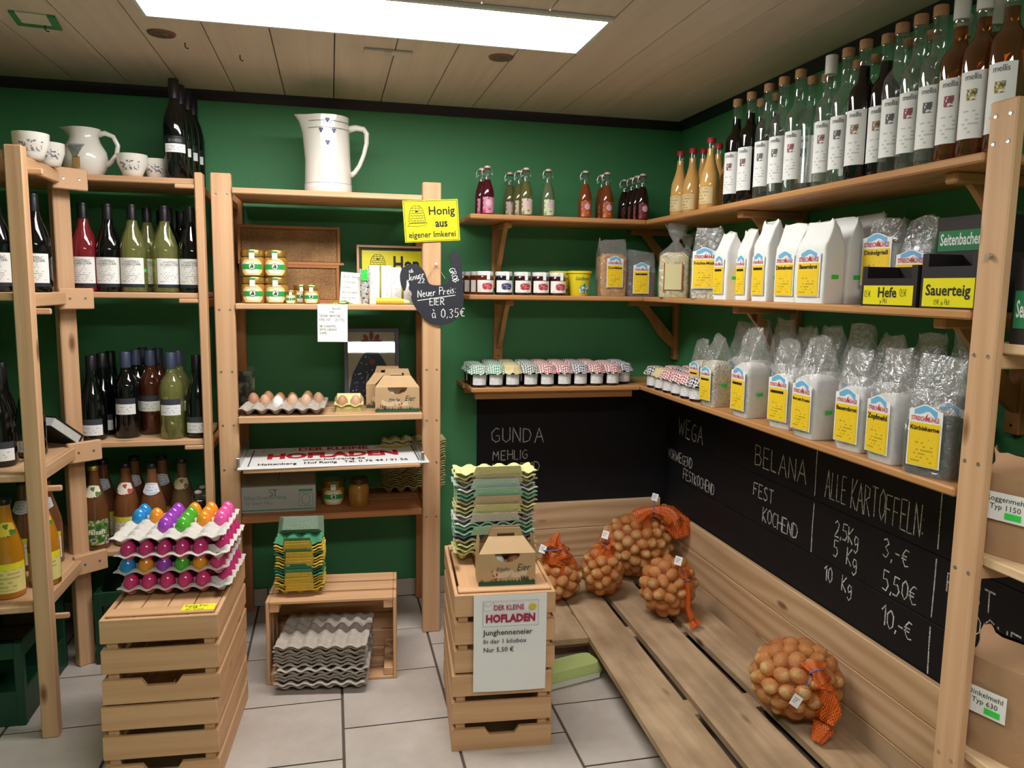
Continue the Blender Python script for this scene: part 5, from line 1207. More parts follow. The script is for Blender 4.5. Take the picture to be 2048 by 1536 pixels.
obj('emblem_print', mb, mat('print_grey_green', '#6f8a78', .7), t)
mb = MB(); mb.add([(-.133, -.0006, .008), (.133, -.0006, .008), (.133, -.0006, .012), (-.133, -.0006, .012)], [(0, 1, 2, 3)]); mb.add([(.075, -.0006, .076), (.125, -.0006, .076), (.125, -.0006, .084), (.075, -.0006, .084)], [(0, 1, 2, 3)]); obj('green_print', mb, mat('print_green', '#3f9a6a', .7), t)
mb = MB(); write(mb, 'ST', -.03, .060, .026, .002, -.0008, seed=2, gap=.05); obj('pen_mark', mb, INK, t)
# two jars
p = pos_y(667, 2.96, MZ[3]); t = honey_jar(1.02, 'dark honey jar with emblem label on the low rack shelf'); t.location = (p.x, 2.96, MZ[3]); t['group'] = 'jars on the low rack shelf'
p = pos_y(718, 2.91, MZ[3]); t = thing('jar', 'plain preserving jar of yellow-brown content on the low rack shelf', 'jar', (p.x, 2.91, MZ[3]), group='jars on the low rack shelf')
cyl('glass', t, [(.034, 0), (.038, .006), (.038, .07), (.034, .083), (.03, .087)], mat('mustard_fill', '#a8762f', .2, coat=.5, var=.2, bscale=30), 28); cyl('lid', t, [(.031, .0875), (.033, .089), (.033, .108), (.028, .113), (.004, .114)], mat('jar_lid_dark', '#4a3b2c', .35, metal=.5), 28)
# carton stack on the low shelf (partly beyond the post)
carton_stack(20, 5, (.318, 3.095, MZ[3]), 0, .0098, lambda k: OLIVE, lambda k: 'olive egg carton nested in the tall stack on the low rack shelf', 'olive egg cartons on the rack', 3, flap=False)
# ============================================================ goods on the corner wall shelves
PRICE = mat('price_green', '#35d64b', .6)
def sticker(parent, M, w=.018, h=.009): 
    mb = MB(); mb.box(-w/2, w/2, -.0004, .0002, -h/2, h/2, 0, M); return obj('price_sticker', mb, PRICE, parent)
WIRE = mat('bail_wire', '#b9bbbd', .3, metal=1); PORC = mat('stopper_white', '#d9d4cf', .35); REDRUB = mat('rubber_red', '#8a2a2a', .7)
def swing(col, lm, lab, trans=.0, seal=None):
    t = thing('swing_top_bottle', lab, 'bottle', group='swing-top syrup bottles'); r = .0265
    gm = mat(col[0], col[1], .06, spec=.6, coat=.4) if not trans else liquid(col[0], col[1], .4, '#c9c9a8')
    obj('glass_body', MB().lathe([(r*.85, 0), (r, .004), (r, .075), (r*.93, .095), (r*.68, .118), (.0125, .135)], 24), gm, t, smooth=50)
    obj('glass_neck', MB().lathe([(.0125, .1352), (.0115, .15), (.0115, .165), (.0135, .168), (.0135, .174)], 20), liquid('neck_glass', '#eef2f0', .03, '#f0f5f2'), t, smooth=50)
    obj('rubber_ring', MB().lathe([(.0115, .1743), (.0125, .1755), (.0115, .1775)], 18), REDRUB, t, smooth=50)
    obj('stopper', MB().lathe([(.0105, .1777), (.0125, .179), (.012, .185), (.006, .188), (.001, .188)], 18), PORC, t, smooth=50)
    mb = MB()
    for s in (-1, 1): mb.tube([(s*.0125, 0, .16), (s*.019, .003, .150), (s*.021, .004, .165), (s*.016, .002, .181), (s*.004, 0, .1845)], .0009, 5)
    mb.tube([(-.019, .003, .150), (-.014, -.012, .152), (0, -.0155, .153), (.014, -.012, .152), (.019, .003, .150)], .0009, 5)
    obj('bail_wire', mb, WIRE, t)
    obj('label', arc_label(r, .008, .068, .95), lm, t)
    mb = MB(); n = 16; rr = r+.0012
    wdisc(mb, rr, 0, .047, .45, .0125, wob=.1)
    obj('label_medallion', mb, mat('medallion', seal or '#efe6dd', .6), t)
    return t
def lab2(n, a, b, c): return blotch(n, [a, a, b, c], 70)
s_pink = swing(('syrup_raspberry', '#4a0f1c'), lab2('lbl_pink', '#c98aa0', '#c98aa0', '#c0306a'), 'x', seal='#d8b0c0'); s_eld = swing(('syrup_elder', '#8a8450'), lab2('lbl_elder', '#cfc4ac', '#cfc4ac', '#8a7a5a'), 'x', .75, '#d9d0bb'); s_grn = swing(('syrup_mint', '#8a9a78'), lab2('lbl_mint', '#cdd6b4', '#cdd6b4', '#8ea05a'), 'x', .75, '#dce3c6')
s_or = swing(('syrup_orange', '#7a3d1e'), lab2('lbl_orange', '#b0512c', '#b0512c', '#d0883a'), 'x', seal='#e6cfae'); s_red = swing(('syrup_cherry', '#2a0b0e'), lab2('lbl_cherry', '#6a1c26', '#6a1c26', '#a02c30'), 'x', seal='#c99a98')
SG = 'swing-top syrup bottles'
def sw(pr, px, Y, lab): p = pos_y(px, Y, SZ[0]); o = place(pr, (p.x, Y, SZ[0]), .1, lab, SG); return o
sw(s_pink, 974, 2.975, 'dark raspberry swing-top bottle with pink label'); sw(s_pink, 963, 3.04, 'dark raspberry swing-top bottle half hidden behind another')
sw(s_eld, 1051, 2.975, 'pale golden swing-top bottle with cream label, foremost of three'); sw(s_eld, 1038, 3.05, 'pale golden swing-top bottle, middle one of three'); sw(s_eld, 1019, 3.11, 'pale golden swing-top bottle, rearmost of three')
sw(s_grn, 1095, 2.98, 'pale green swing-top bottle with mint coloured label standing alone')
sw(s_or, 1169, 2.975, 'amber swing-top bottle with orange label and pale medallion, standing alone'); sw(s_or, 1212, 2.985, 'amber swing-top bottle with orange label in front of another'); sw(s_or, 1202, 3.055, 'amber swing-top bottle hidden behind another amber one')
sw(s_red, 1283, 2.975, 'dark red swing-top bottle with cherry label, foremost of four')
for px, Y in ((1272, 3.035), (1261, 3.095), (1247, 3.155)): sw(s_red, px, Y, 'dark red swing-top bottle in the row behind the foremost one')
s_brn = swing(('brown_beer_glass', '#3a1c0e'), lab2('lbl_brown', '#5a3a22', '#5a3a22', '#8a6a3a'), 'x', seal='#7a5a3a')
for px_, Y_, l_ in ((400, 2.865, 'small brown swing-top bottle beside the narrow post on the lowest rack shelf'), (409, 2.935, 'small brown swing-top bottle behind another on the lowest rack shelf')):
    p = pos_y(px_, Y_, CT[3]); place(s_brn, (p.x, Y_, CT[3]), 0, l_, 'juice bottles on the lowest rack shelf')
# egg liqueur bottles
LIQ = mat('egg_liqueur', '#d9a862', .08, coat=.5, spec=.6); REDCAP = mat('cap_red', '#a8262e', .4)
t = thing('liqueur_bottle', 'x', 'bottle'); r = .033
obj('glass_body', MB().lathe([(r*.85, 0), (r, .005), (r, .095), (r*.92, .12), (r*.62, .15), (.015, .172), (.0125, .19), (.012, .205)], 24), LIQ, t, smooth=50)
obj('glass_neck', MB().lathe([(.012, .2052), (.012, .222)], 18), liquid('neck_glass', '#eef2f0', .03, '#f0f5f2'), t, smooth=50)
cyl('cap', t, [(.0135, .2225), (.0145, .223), (.0145, .239), (.013, .241), (.003, .241)], REDCAP)
obj('label', arc_label(r, .02, .075, 1.0), print_mat('liqueur_label', '#dcc492', '#7a5a30', 5, 9, .55), t)
for k, (px, X) in enumerate(((1357, 1.285), (1381, 1.30), (1402, 1.34), (1417, 1.27), (1432, 1.345), (1453, 1.36))):
    p = pos_x(px, X, SZ[0]); place(t, (X, p.y, SZ[0]), math.radians(-65), ['creamy yellow egg liqueur bottle with red cap nearest the shelf corner', 'creamy yellow egg liqueur bottle with red cap next to the corner one', 'creamy yellow egg liqueur bottle behind two others', 'creamy yellow egg liqueur bottle at the shelf edge with framed label', 'creamy yellow egg liqueur bottle behind the edge one', 'creamy yellow egg liqueur bottle beside the dark spirit bottles'][k], 'egg liqueur bottles')
# tall corked spirits
SPL = print_mat('spirit_label', '#efedea', '#8d8d92', 16, 9, .72, v0=.06, v1=.5)
def spirit(kind, lab, glass, cork=CORK, pic='#8a2a3a', capwhite=False, h=.332, lm=None):
    t = thing('spirit_bottle', lab, 'bottle', group='tall corked spirit bottles'); r = .0335
    obj('glass_body', MB().lathe([(r*.85, 0), (r, .006), (r, .194), (r*.97, .207), (r*.84, .219), (r*.6, .229), (.0155, .238), (.0135, .25), (.0133, .27)], 24), glass, t, smooth=50)
    obj('glass_neck', MB().lathe([(.0135, .2702), (.013, .300), (.0145, .302), (.0145, .308)], 20), liquid('neck_glass', '#eef2f0', .03, '#f0f5f2'), t, smooth=50)
    if capwhite: cyl('capsule', t, [(.0148, .285), (.0158, .286), (.0158, h-.002), (.0145, h), (.003, h)], mat('capsule_white', '#d9d5cf', .45))
    else: cyl('cork', t, [(.0115, .3083), (.0152, .309), (.0152, h-.002), (.014, h), (.003, h)], cork)
    obj('label', arc_label(r, .035, .165, .80), SPL, t)
    mb = MB(); text_wrap(mb, 'mellis', r+.0012, .148, .017, space=.9, hscale=.9); obj('label_title', mb, mat('ink_#44', '#44444a', .7), t)
    mb = MB(); rr = r+.0012; mb.grid(lambda u, v: (rr*math.sin(-.28+u*.56), -rr*math.cos(-.28+u*.56), .108+v*.022), 4, 1); obj('label_picture', mb, blotch('pic_'+pic, ['#e6e2de', pic, '#5a5a60'], 190), t)
    return t
DARKL = mat('dark_liqueur', '#0b0708', .06, spec=.6, coat=.4)
sp_c = spirit('c', 'x', CLEAR, pic='#55565a'); sp_c2 = spirit('c', 'x', CLEAR, pic='#b0283a'); sp_w = spirit('c', 'x', CLEAR, pic='#b06a5a', capwhite=True); sp_d = spirit('d', 'x', DARKL, pic='#8a2a3a'); sp_d2 = spirit('d', 'x', DARKL, pic='#b07a4a'); sp_a = spirit('a', 'x', AMBER, pic='#b0364a', capwhite=True); sp_a2 = spirit('a', 'x', AMBER, pic='#c9b03a', capwhite=True)
G5 = 'tall corked spirit bottles'
def spx(pr, px, X, lab, rz=-62): p = pos_x(px, X, SZ[0]); place(pr, (X, p.y, SZ[0]), math.radians(rz), lab, G5)
for pr, px, X, lab in ((sp_d, 1466, 1.275, 'dark spirit bottle with red pictured label beside the egg liqueurs'), (sp_d, 1493, 1.27, 'dark spirit bottle with dark red picture, second from the egg liqueurs'), (sp_d2, 1513, 1.345, 'dark spirit bottle set back behind the first two'),
    (sp_c, 1527, 1.268, 'clear spirit bottle with grey picture label in front of a dark one'), (sp_d2, 1541, 1.35, 'dark spirit bottle set back between clear ones'), (sp_c, 1556, 1.268, 'clear spirit bottle with grey picture label next to another like it'), (sp_c2, 1588, 1.268, 'clear spirit bottle with raspberry red picture'), (sp_c, 1612, 1.34, 'slim clear spirit bottle set back in the gap'),
    (sp_w, 1648, 1.268, 'clear spirit bottle with white capsule and brownish picture'), (sp_c, 1680, 1.27, 'clear spirit bottle with cork next to the white-capsule one'), (sp_d2, 1714, 1.268, 'dark spirit bottle with pear-brown picture at the shelf edge'), (sp_d2, 1757, 1.29, 'dark spirit bottle with pear-brown picture, set slightly back'),
    (sp_c, 1784, 1.268, 'clear corked spirit bottle beside the set-back dark one'), (sp_c2, 1820, 1.268, 'clear corked spirit bottle with small red picture'), (sp_c, 1858, 1.268, 'clear corked spirit bottle next to the amber ones'), (sp_a, 1900, 1.268, 'amber spirit bottle with white capsule and red blossom picture'), (sp_a2, 1945, 1.268, 'amber spirit bottle with white capsule and yellow fruit picture'), (sp_a2, 2000, 1.272, 'amber spirit bottle partly behind the screwed rack post')): spx(pr, px, X, lab)
for px, X in ((1640, 1.36), (1700, 1.36), (1735, 1.37), (1800, 1.36), (1845, 1.37)): spx(sp_c, px, X, 'clear corked spirit bottle in the rear row on the spirit shelf')
for px, X in ((1905, 1.36), (1965, 1.36)): spx(sp_a, px, X, 'amber spirit bottle in the rear row on the spirit shelf')
# jam jars with white lids
def jam(col, tagc, lab):
    t = thing('jam_jar', lab, 'jar', group='white-lidded jam jars'); r = .0345
    cyl('glass', t, [(r*.92, 0), (r, .005), (r, .062), (r*.92, .070), (r*.9, .073)], mat('jam_'+col, col, .1, coat=.5, spec=.6), 28)
    cyl('lid', t, [(r*.93, .0735), (r*.96, .074), (r*.96, .087), (r*.92, .0895), (r*.2, .09)], mat('lid_white', '#d9d9d6', .35), 28)
    obj('label', arc_label(r, .010, .056, 1.1), print_mat('jam_label', '#ece9e2', '#8fae7a', 5, 8, .8), t)
    mb = MB(); rr = r+.0013; n = 16; wdisc(mb, rr, .15, .033, .6, .013, pw=.6)
    obj('label_tag', mb, print_mat('tag_'+tagc, tagc, '#e6d8d8', 4, 7, .6), t)
    mb = MB(); w = .009; mb.add([(w*.2, -r*.97-.0008, .058), (w*1.6, -r*.97-.0008, .058), (w*1.6, -r*.97-.0008, .0885), (w*.2, -r*.97-.0008, .0885), (w*1.6, -.005, .0908), (w*.2, -.005, .0908)], [(0, 1, 2, 3), (3, 2, 4, 5)]); obj('seal_strip', mb, WHITE, t)
    return t
ja = jam('#5a2010', '#c0283a', 'x'); jb = jam('#14101e', '#2a2f6a', 'x'); jc = jam('#3a0d12', '#b82438', 'x'); G6 = 'white-lidded jam jars'
def jr(pr, px, Y, lab): p = pos_y(px, Y, SZ[1]); place(pr, (p.x, Y, SZ[1]), 0, lab, G6)
jr(ja, 969, 2.95, 'reddish-brown jam jar with white lid beside the blue-labelled one'); jr(jb, 1007, 2.95, 'dark blueberry jam jar with white lid and blue label'); jr(jc, 1044, 2.95, 'dark red jam jar with red label next to the blue-labelled one'); jr(jc, 1080, 2.95, 'dark red jam jar with red label between two alike'); jr(jc, 1114, 2.95, 'dark red jam jar with red label beside the yellow tub')
for Y in (3.025, 3.10, 3.17): jr(ja, 969-int((Y-2.95)*180), Y, 'reddish-brown jam jar in the row behind the foremost one')
# yellow tubs
t = thing('plastic_tub', 'x', 'tub'); obj('cup', MB().lathe([(.034, 0), (.0365, .003), (.045, .088)], 32), mat('tub_yellow', '#ead42a', .3), t, smooth=50); cyl('lid', t, [(.0455, .0885), (.049, .089), (.049, .096), (.046, .098), (.003, .0985)], mat('tub_lid', '#e6cf2a', .3), 32)
mb = MB(); text_wrap(mb, 'Goldkorn', .0437, .062, .019, bold=.015, italic=.2, hscale=.8); obj('lettering', mb, mat('tub_green', '#2f6a3a', .5), t)
mb = MB(); mb.grid(lambda u, v: ((lambda a, z: ((.0385+z*.09)*math.sin(a), -(.0385+z*.09)*math.cos(a), z))((u*2-1)*.55+.25, .012+.036*v*(1-.5*(2*u-1)**2))), 10, 4); obj('picture', mb, blotch('tub_picture', ['#dfe6ea', '#7fb0c8', '#3f7a3a', '#e6e0d0'], 50), t)
p = pos_y(1158, 2.955, SZ[1]); place(t, (p.x, 2.955, SZ[1]), 0, 'yellow plastic tub with green lettering in front of another tub', 'yellow plastic tubs'); place(t, (p.x-.045, 3.06, SZ[1]), -.3, 'yellow plastic tub half hidden behind another tub', 'yellow plastic tubs')
# cloth-capped jars
def cloth_jar(cmat, lab, seed):
    t = thing('preserve_jar', lab, 'jar', group='preserve jars with cloth caps'); r = .0315; rq = random.Random(seed)
    cyl('glass', t, [(r*.92, 0), (r, .004), (r, .046), (r*.95, .052), (r*.9, .055), (r*.93, .0555), (r*.93, .0655), (r*.3, .0668)], mat('preserve_dark', '#120809', .1, coat=.5, spec=.6), 24)
    obj('label', arc_label(r, .008, .040, .95), print_mat('preserve_label', '#ebe9ea', '#8a8894', 5, 14, .62), t)
    ph = rq.uniform(0, 6); nf = rq.choice((7, 8, 9)); mb = MB()
    def fn(u, v):
        a = 2*math.pi*u
        if v < .5: rr = max(.0005, r*.97*v/.5); z = .0690-.002*(v/.5)**4
        else:
            q = (v-.5)/.5; w_ = math.sin(nf*a+ph)*.5+math.sin((nf+4)*a+ph*2)*.5
            rr = r*1.0+(q**1.3)*(.013+.006*w_); z = .067-.012*min(q*2.2, 1)-.012*max(0, q-.45)*1.8+q*.005*w_
        return (rr*math.cos(a), rr*math.sin(a), z)
    nu, nv = 36, 8; mb.grid(fn, nu, nv)
    for k, v in enumerate(mb.v): mb.uv[k] = (v[0]*10+.5, v[1]*10+.5+v[2]*6)
    obj('cloth_cap', mb, cmat, t, smooth='all')
    obj('rubber_band', MB().tube([((r*1.02)*math.cos(2*math.pi*i/20), (r*1.02)*math.sin(2*math.pi*i/20), .0565) for i in range(21)], .0009, 5, cap=False), mat('rubber_tan', '#b08a5a', .7), t)
    for ch in t.children:
        for v_ in ch.data.vertices: v_.co.z *= 1.25
    return t
cg = {'mint': gingham('cloth_mint', '#1f8a66', 12), 'cream': mat('cloth_cream', '#dccb9a', .9, var=.15, bscale=60), 'green': gingham('cloth_green', '#1c4a38', 12), 'red': gingham('cloth_red', '#a81830', 12), 'blue': gingham('cloth_blue', '#1c2c60', 12), 'navy': gingham('cloth_navy', '#10142a', 10)}
CJ = {k: cloth_jar(v, 'x', i) for i, (k, v) in enumerate(cg.items())}
G7 = 'preserve jars with cloth caps'
cw = {'mint': 'mint checked', 'cream': 'plain cream', 'green': 'dark green checked', 'red': 'red checked', 'blue': 'blue checked', 'navy': 'navy and white checked'}
seq = ['mint', 'mint', 'cream', 'green', 'red', 'red', 'blue', 'red', 'red', 'blue']
pxs = [957, 990, 1023, 1059, 1092, 1126, 1158, 1190, 1222, 1252]
for rowi, Y in enumerate((2.945, 3.02, 3.095, 3.165)):
    for k, (c, px) in enumerate(zip(seq, pxs)):
        if rowi == 3 and k in (0, 8, 9): continue
        p = pos_y(px, 2.945, SZ[2]); x = p.x+(.008*rowi if k else .0)
        if rowi == 0 and k == 9: Y_ = 2.99
        else: Y_ = Y+(.04 if k == 9 else 0)
        if Y_ > 3.17: continue
        cc = c if rowi == 0 else (c if (k+rowi) % 4 else ('green' if k < 5 else 'red'))
        place(CJ[cc], (x, Y_, SZ[2]), RND.uniform(-.3, .3) if rowi else 0, 'preserve jar with '+cw[cc]+' cloth cap, '+('front row, back wall shelf' if rowi == 0 else 'rear rows, back wall shelf'), G7)
for k, (c, px) in enumerate(zip(['navy', 'cream', 'red', 'red', 'red', 'navy'], (1283, 1297, 1312, 1333, 1351, 1377))):
    y0 = 2.845-k*.0755
    for rowi in range(3):
        cc = c if rowi == 0 else ['navy', 'cream', 'red', 'navy', 'red', 'blue'][(k+rowi*2) % 6]
        place(CJ[cc], (1.258+rowi*.076, y0, SZ[2]), math.radians(-65)+RND.uniform(-.2, .2), 'preserve jar with '+cw[cc]+' cloth cap, '+('edge row' if rowi == 0 else 'rear rows')+', right wall shelf', G7)
# ============================================================ bags
def film_mat(name, tint, k0=.05, k1=.5):
    m, nt, N, L, b = newmat(name); tr = N.new('ShaderNodeBsdfTransparent'); tr.inputs[0].default_value = tint; gl = N.new('ShaderNodeBsdfGlossy'); gl.inputs['Roughness'].default_value = .07; gl.inputs['Color'].default_value = (.95, .95, .97, 1)
    df = N.new('ShaderNodeBsdfDiffuse'); df.inputs['Color'].default_value = (.8, .8, .8, 1)
    lw = N.new('ShaderNodeLayerWeight'); lw.inputs['Blend'].default_value = .35
    tc = N.new('ShaderNodeTexCoord'); n = N.new('ShaderNodeTexNoise'); n.inputs['Scale'].default_value = 38; n.inputs['Detail'].default_value = 4; n.inputs['Distortion'].default_value = 1.2; L.new(tc.outputs['Object'], n.inputs['Vector'])
    bp = N.new('ShaderNodeBump'); bp.inputs['Strength'].default_value = .9; bp.inputs['Distance'].default_value = .012; L.new(n.outputs['Fac'], bp.inputs['Height']); L.new(bp.outputs['Normal'], gl.inputs['Normal']); L.new(bp.outputs['Normal'], lw.inputs['Normal'])
    mr = N.new('ShaderNodeMapRange'); mr.inputs['To Min'].default_value = k0; mr.inputs['To Max'].default_value = k1; L.new(lw.outputs['Facing'], mr.inputs['Value'])
    m0 = N.new('ShaderNodeMixShader'); m0.inputs[0].default_value = .13; L.new(tr.outputs[0], m0.inputs[1]); L.new(df.outputs[0], m0.inputs[2])
    mx = N.new('ShaderNodeMixShader'); L.new(mr.outputs[0], mx.inputs[0]); L.new(m0.outputs[0], mx.inputs[1]); L.new(gl.outputs[0], mx.inputs[2]); L.new(mx.outputs[0], N['Material Output'].inputs['Surface']); return m
FILM = film_mat('cellophane', (.985, .985, .985, 1))
def sup(a, n):
    c, s = math.cos(a), math.sin(a); return (abs(c)**(2/n)*(1 if c > 0 else -1), abs(s)**(2/n)*(1 if s > 0 else -1))
def bag_shell(w, d, h, hf, seed, top_w=.92, top_d=.05, amp=.004, n=7, nu=36, nv=18, tie=None):
    rq = random.Random(seed); off = Vector((rq.uniform(0, 50), rq.uniform(0, 50), rq.uniform(0, 50)))
    mb = MB()
    def fn(u, v):
        a = 2*math.pi*u; x, y = sup(a, n); z = h*v; t_ = max(0, (z-hf)/(h-hf))
        ww = w/2; dd = d/2
        bulge = 1+.03*math.sin(math.pi*min(z/hf, 1)); ex = .0
        if tie is None: ww *= 1+(top_w-1)*t_; dd *= 1+(top_d-1)*min(1, t_*1.05)
        else:
            k = abs(t_-tie)/(tie if t_ < tie else (1-tie)); k = min(1, k); s_ = .16+.84*k if t_ < tie else .16+.6*k
            if t_ > 0: ww *= s_; dd *= s_
            nn = noise.noise(Vector((a*2.2, z*30, seed)))*.18*(1 if t_ > .3 else 0); ww *= 1+nn; dd *= 1+nn
        z2 = z+(noise.noise(Vector((a*1.6, seed, 3)))*.012 if t_ > .95 else 0)
        p = Vector((x*ww*bulge, y*dd*bulge, z2))
        am = amp*(.35+2.4*t_)*min(1, z/.01)
        p += noise.noise_vector((p+off)*22)*am
        p.z = max(p.z, 0.0006)
        return tuple(p)
    mb.grid(fn, nu, nv, uv=False)
    return mb
def contents(w, d, h, seed, amp=.0015, n=7, dome=.006):
    mb = MB(); off = Vector((seed*3.1, seed*1.7, 0)); nu, nv = 32, 8
    def fn(u, v):
        a = 2*math.pi*u; x, y = sup(a, n)
        if v <= .8: z = h*v/.8; k = 1-.06*(1-min(1, z/.012))-.05*max(0, (z-h*.93)/(h*.07))
        else: q = (v-.8)/.2; k = .95*(1-q); z = h+dome*math.sin(q*math.pi/2)
        p = Vector((x*w/2*k, y*d/2*k, z)); p += noise.noise_vector((p+off)*30)*amp; p.z = max(.001, p.z)
        return tuple(p)
    mb.grid(fn, nu, nv, uv=False); mb.add([fn(i/nu, 0) for i in range(nu)], [tuple(range(nu-1, -1, -1))]); return mb
def granular(name, cols, scale, bump=.6, rough=.8):
    if name in MATS: return MATS[name]
    m, nt, N, L, b = newmat(name); b.inputs['Roughness'].default_value = rough
    tc = N.new('ShaderNodeTexCoord'); vo = N.new('ShaderNodeTexVoronoi'); vo.inputs['Scale'].default_value = scale; L.new(tc.outputs['Object'], vo.inputs['Vector'])
    cr = N.new('ShaderNodeValToRGB'); e = cr.color_ramp.elements; e[0].color = srgb(cols[0]); e[1].color = srgb(cols[-1])
    for i in range(1, len(cols)-1): q = e.new(i/(len(cols)-1)); q.color = srgb(cols[i])
    L.new(vo.outputs['Color'], cr.inputs['Fac']); L.new(cr.outputs['Color'], b.inputs['Base Color'])
    bp = N.new('ShaderNodeBump'); bp.inputs['Strength'].default_value = bump; bp.inputs['Distance'].default_value = .006; bp.invert = True; L.new(vo.outputs['Distance'], bp.inputs['Height']); L.new(bp.outputs['Normal'], b.inputs['Normal']); return m
FLOUR = mat('flour', '#f6f3ee', .9, var=.04, bscale=30); PAPERW = mat('paper_bag_white', '#efeeeb', .65, bump=.25, bscale=22)
FLAKES = granular('cornflake_mass', ['#a8682a', '#c98a3a', '#dba858'], 75); BEANS = granular('bean_mass', ['#2a1416', '#4a2428', '#5e3034'], 130); PASTA = granular('pasta_mass', ['#b59b58', '#d6c488', '#e6dab0'], 85); MUESLI = granular('muesli_mass', ['#8a6a4a', '#c9b592', '#e3dac6', '#efe9dd'], 150); OATS = granular('oat_mass', ['#cbb893', '#e6dcc8', '#f0eadf'], 150); SEEDS = granular('pumpkin_seed_mass', ['#16181a', '#24282a', '#343a38'], 95)
LY = mat('bag_label_yellow', '#f0c91e', .5); LW = mat('bag_label_white', '#f1f0ee', .5); LBLU = mat('bag_label_blue', '#6fb4dc', .5); LRED = mat('bag_label_red', '#c2303c', .5)
LPR = print_mat('bag_label_print', '#f0c91e', '#5a4a1a', 9, 12, .55, m0=.04)
def mill_label(t, w, h, y, z0, ttl, sub=None, wave=0, seed=0):
    "arched mill label facing -Y: white base, blue hill, red name, yellow field"
    wv = lambda x: y-wave*math.cos(x/w*5)
    mb = MB(); n = 12
    hz = lambda x: z0+h*(.90+.10*math.exp(-(x/(w*.28))**2))
    def strip(x0, x1, f0, f1, e, mi):
        for i in range(n):
            a = x0+(x1-x0)*i/n; b = x0+(x1-x0)*(i+1)/n; mb.add([(a, wv(a)-e, f0(a)), (b, wv(b)-e, f0(b)), (b, wv(b)-e, f1(b)), (a, wv(a)-e, f1(a))], [(0, 1, 2, 3)], mi)
    strip(-w/2, w/2, lambda x: z0, hz, 0, 0)
    strip(-w*.46, w*.46, lambda x: z0+h*.02, lambda x: z0+h*.70, .0006, 1)
    strip(-w*.34, w*.34, lambda x: hz(x)-h*.115+h*.02*math.sin(x/w*14), lambda x: hz(x)-h*.02, .0006, 2)
    strip(-w*.42, w*.42, lambda x: z0+h*.015, lambda x: z0+h*.53, .0010, 5)
    b0 = len(mb.v)
    for v_i in range(len(mb.v)):
        pass
    me_uv = {}
    for i, (x, yy, z) in enumerate(mb.v): mb.uv[i] = ((x+w*.42)/(w*.84), (z-z0)/(h*.53))
    vs, fs = text2d('STREICHMÜHLE', 1, bold=.02); wd = max(v[0] for v in vs)-min(v[0] for v in vs); k = w*.84/wd
    mb.add([(a*k, wv(a*k)-.0014, z0+h*.735+b*k*1.5) for a, b in vs], fs, 3)
    mb.add([(a, wv(0)-.0015, z0+h*b) for a, b in ((w*.0, .74), (w*.06, .80), (w*.1, .87), (w*.02, .81))], [(0, 1, 2, 3)], 3)
    if ttl:
        vs, fs = text2d(ttl, 1, bold=.03); wd = max(v[0] for v in vs)-min(v[0] for v in vs); k = min(w*.86/wd, h*.12); mb.add([(a*k, wv(a*k)-.0014, z0+h*.585+b*k) for a, b in vs], fs, 4)
    else:
        rq = random.Random(seed); x = -w*.36
        while x < w*.3: q = rq.uniform(.05, .12)*w; mb.add([(x, wv(x)-.0014, z0+h*.59), (x+q, wv(x+q)-.0014, z0+h*.59), (x+q, wv(x+q)-.0014, z0+h*.645), (x, wv(x)-.0014, z0+h*.645)], [(0, 1, 2, 3)], 4); x += q+.012*w
    me = mb.mesh('label'); 
    return obj('label', me, None, t) if False else _lab(me, t)
def _lab(me, t):
    for x in (LW, LY, LBLU, LRED, INK, LPR): me.materials.append(x)
    o = bpy.data.objects.new('label', me); return link(o, t)
def side_sticker(t, x, y, z, w=.022, h=.010, rz=math.pi/2): return sticker(t, Matrix.Translation((x, y, z)) @ Matrix.Rotation(rz, 4, 'Z'), w, h)
def film_bag(lab, w, d, hf, h, cont, ttl=None, seed=0, grp='clear bags of mill goods', price=True, lw=.85, lh=None, lz=.018, tie=None, sz=.07):
    t = thing('food_bag', lab, 'bag', group=grp)
    obj('contents', contents(w-.004, d-.004, hf, seed, amp=.0022), cont, t, smooth=60)
    obj('film', bag_shell(w, d, h, hf, seed, tie=tie), FILM, t, smooth='all')
    if ttl is not False: mill_label(t, w*lw, lh or min(hf*.98, .135), -d/2*1.03-.0042, lz, ttl, wave=.0008, seed=seed)
    if price: side_sticker(t, w/2*1.03+.0035, -.002, sz)
    return t
def paper_bag(lab, w, d, h, ttl=None, seed=0, grp='white paper flour bags', sz=.07):
    t = thing('flour_bag', lab, 'bag', group=grp); hf = h*.70
    mb = bag_shell(w, d, h, hf, seed, top_w=.94, top_d=.07, amp=.0034, n=9, nv=20); 
    obj('paper_body', mb, PAPERW, t, smooth=35)
    mill_label(t, w*.80, .125, -d/2*1.03-.003, .018, ttl, wave=.0006, seed=seed)
    side_sticker(t, w/2*1.03+.0026, -.002, sz); return t
R90 = math.radians(-90)
def put(t, px, X, z, rz=-90, lx=0): p = pos_x(px, X, z); t.location = (X, p.y, z); t.rotation_euler = (lx, 0, math.radians(rz)); return t
def puty(t, px, Y, z, rz=0): p = pos_y(px, Y, z); t.location = (p.x, Y, z); t.rotation_euler = (0, 0, math.radians(rz)); return t
GM = 'clear bags of dry goods on the middle shelf'
puty(film_bag('clear bag of golden cornflakes with yellow label', .115, .075, .165, .225, FLAKES, 'Cornflakes', 1, GM, price=False, lw=.6, lh=.125, lz=.035), 1221, 2.965, SZ[1], 0)
puty(film_bag('clear bag of dark red beans with white and yellow label', .125, .08, .10, .185, BEANS, None, 2, GM, price=True, lw=.52, lh=.125, lz=.012), 1277, 2.972, SZ[1], -12)
t = film_bag('tied clear bag of pale spiral pasta in front of a second one', .115, .085, .165, .27, PASTA, False, 3, GM, price=False, tie=.42); put(t, 1334, 1.272, SZ[1], -30); t.location.y -= .06
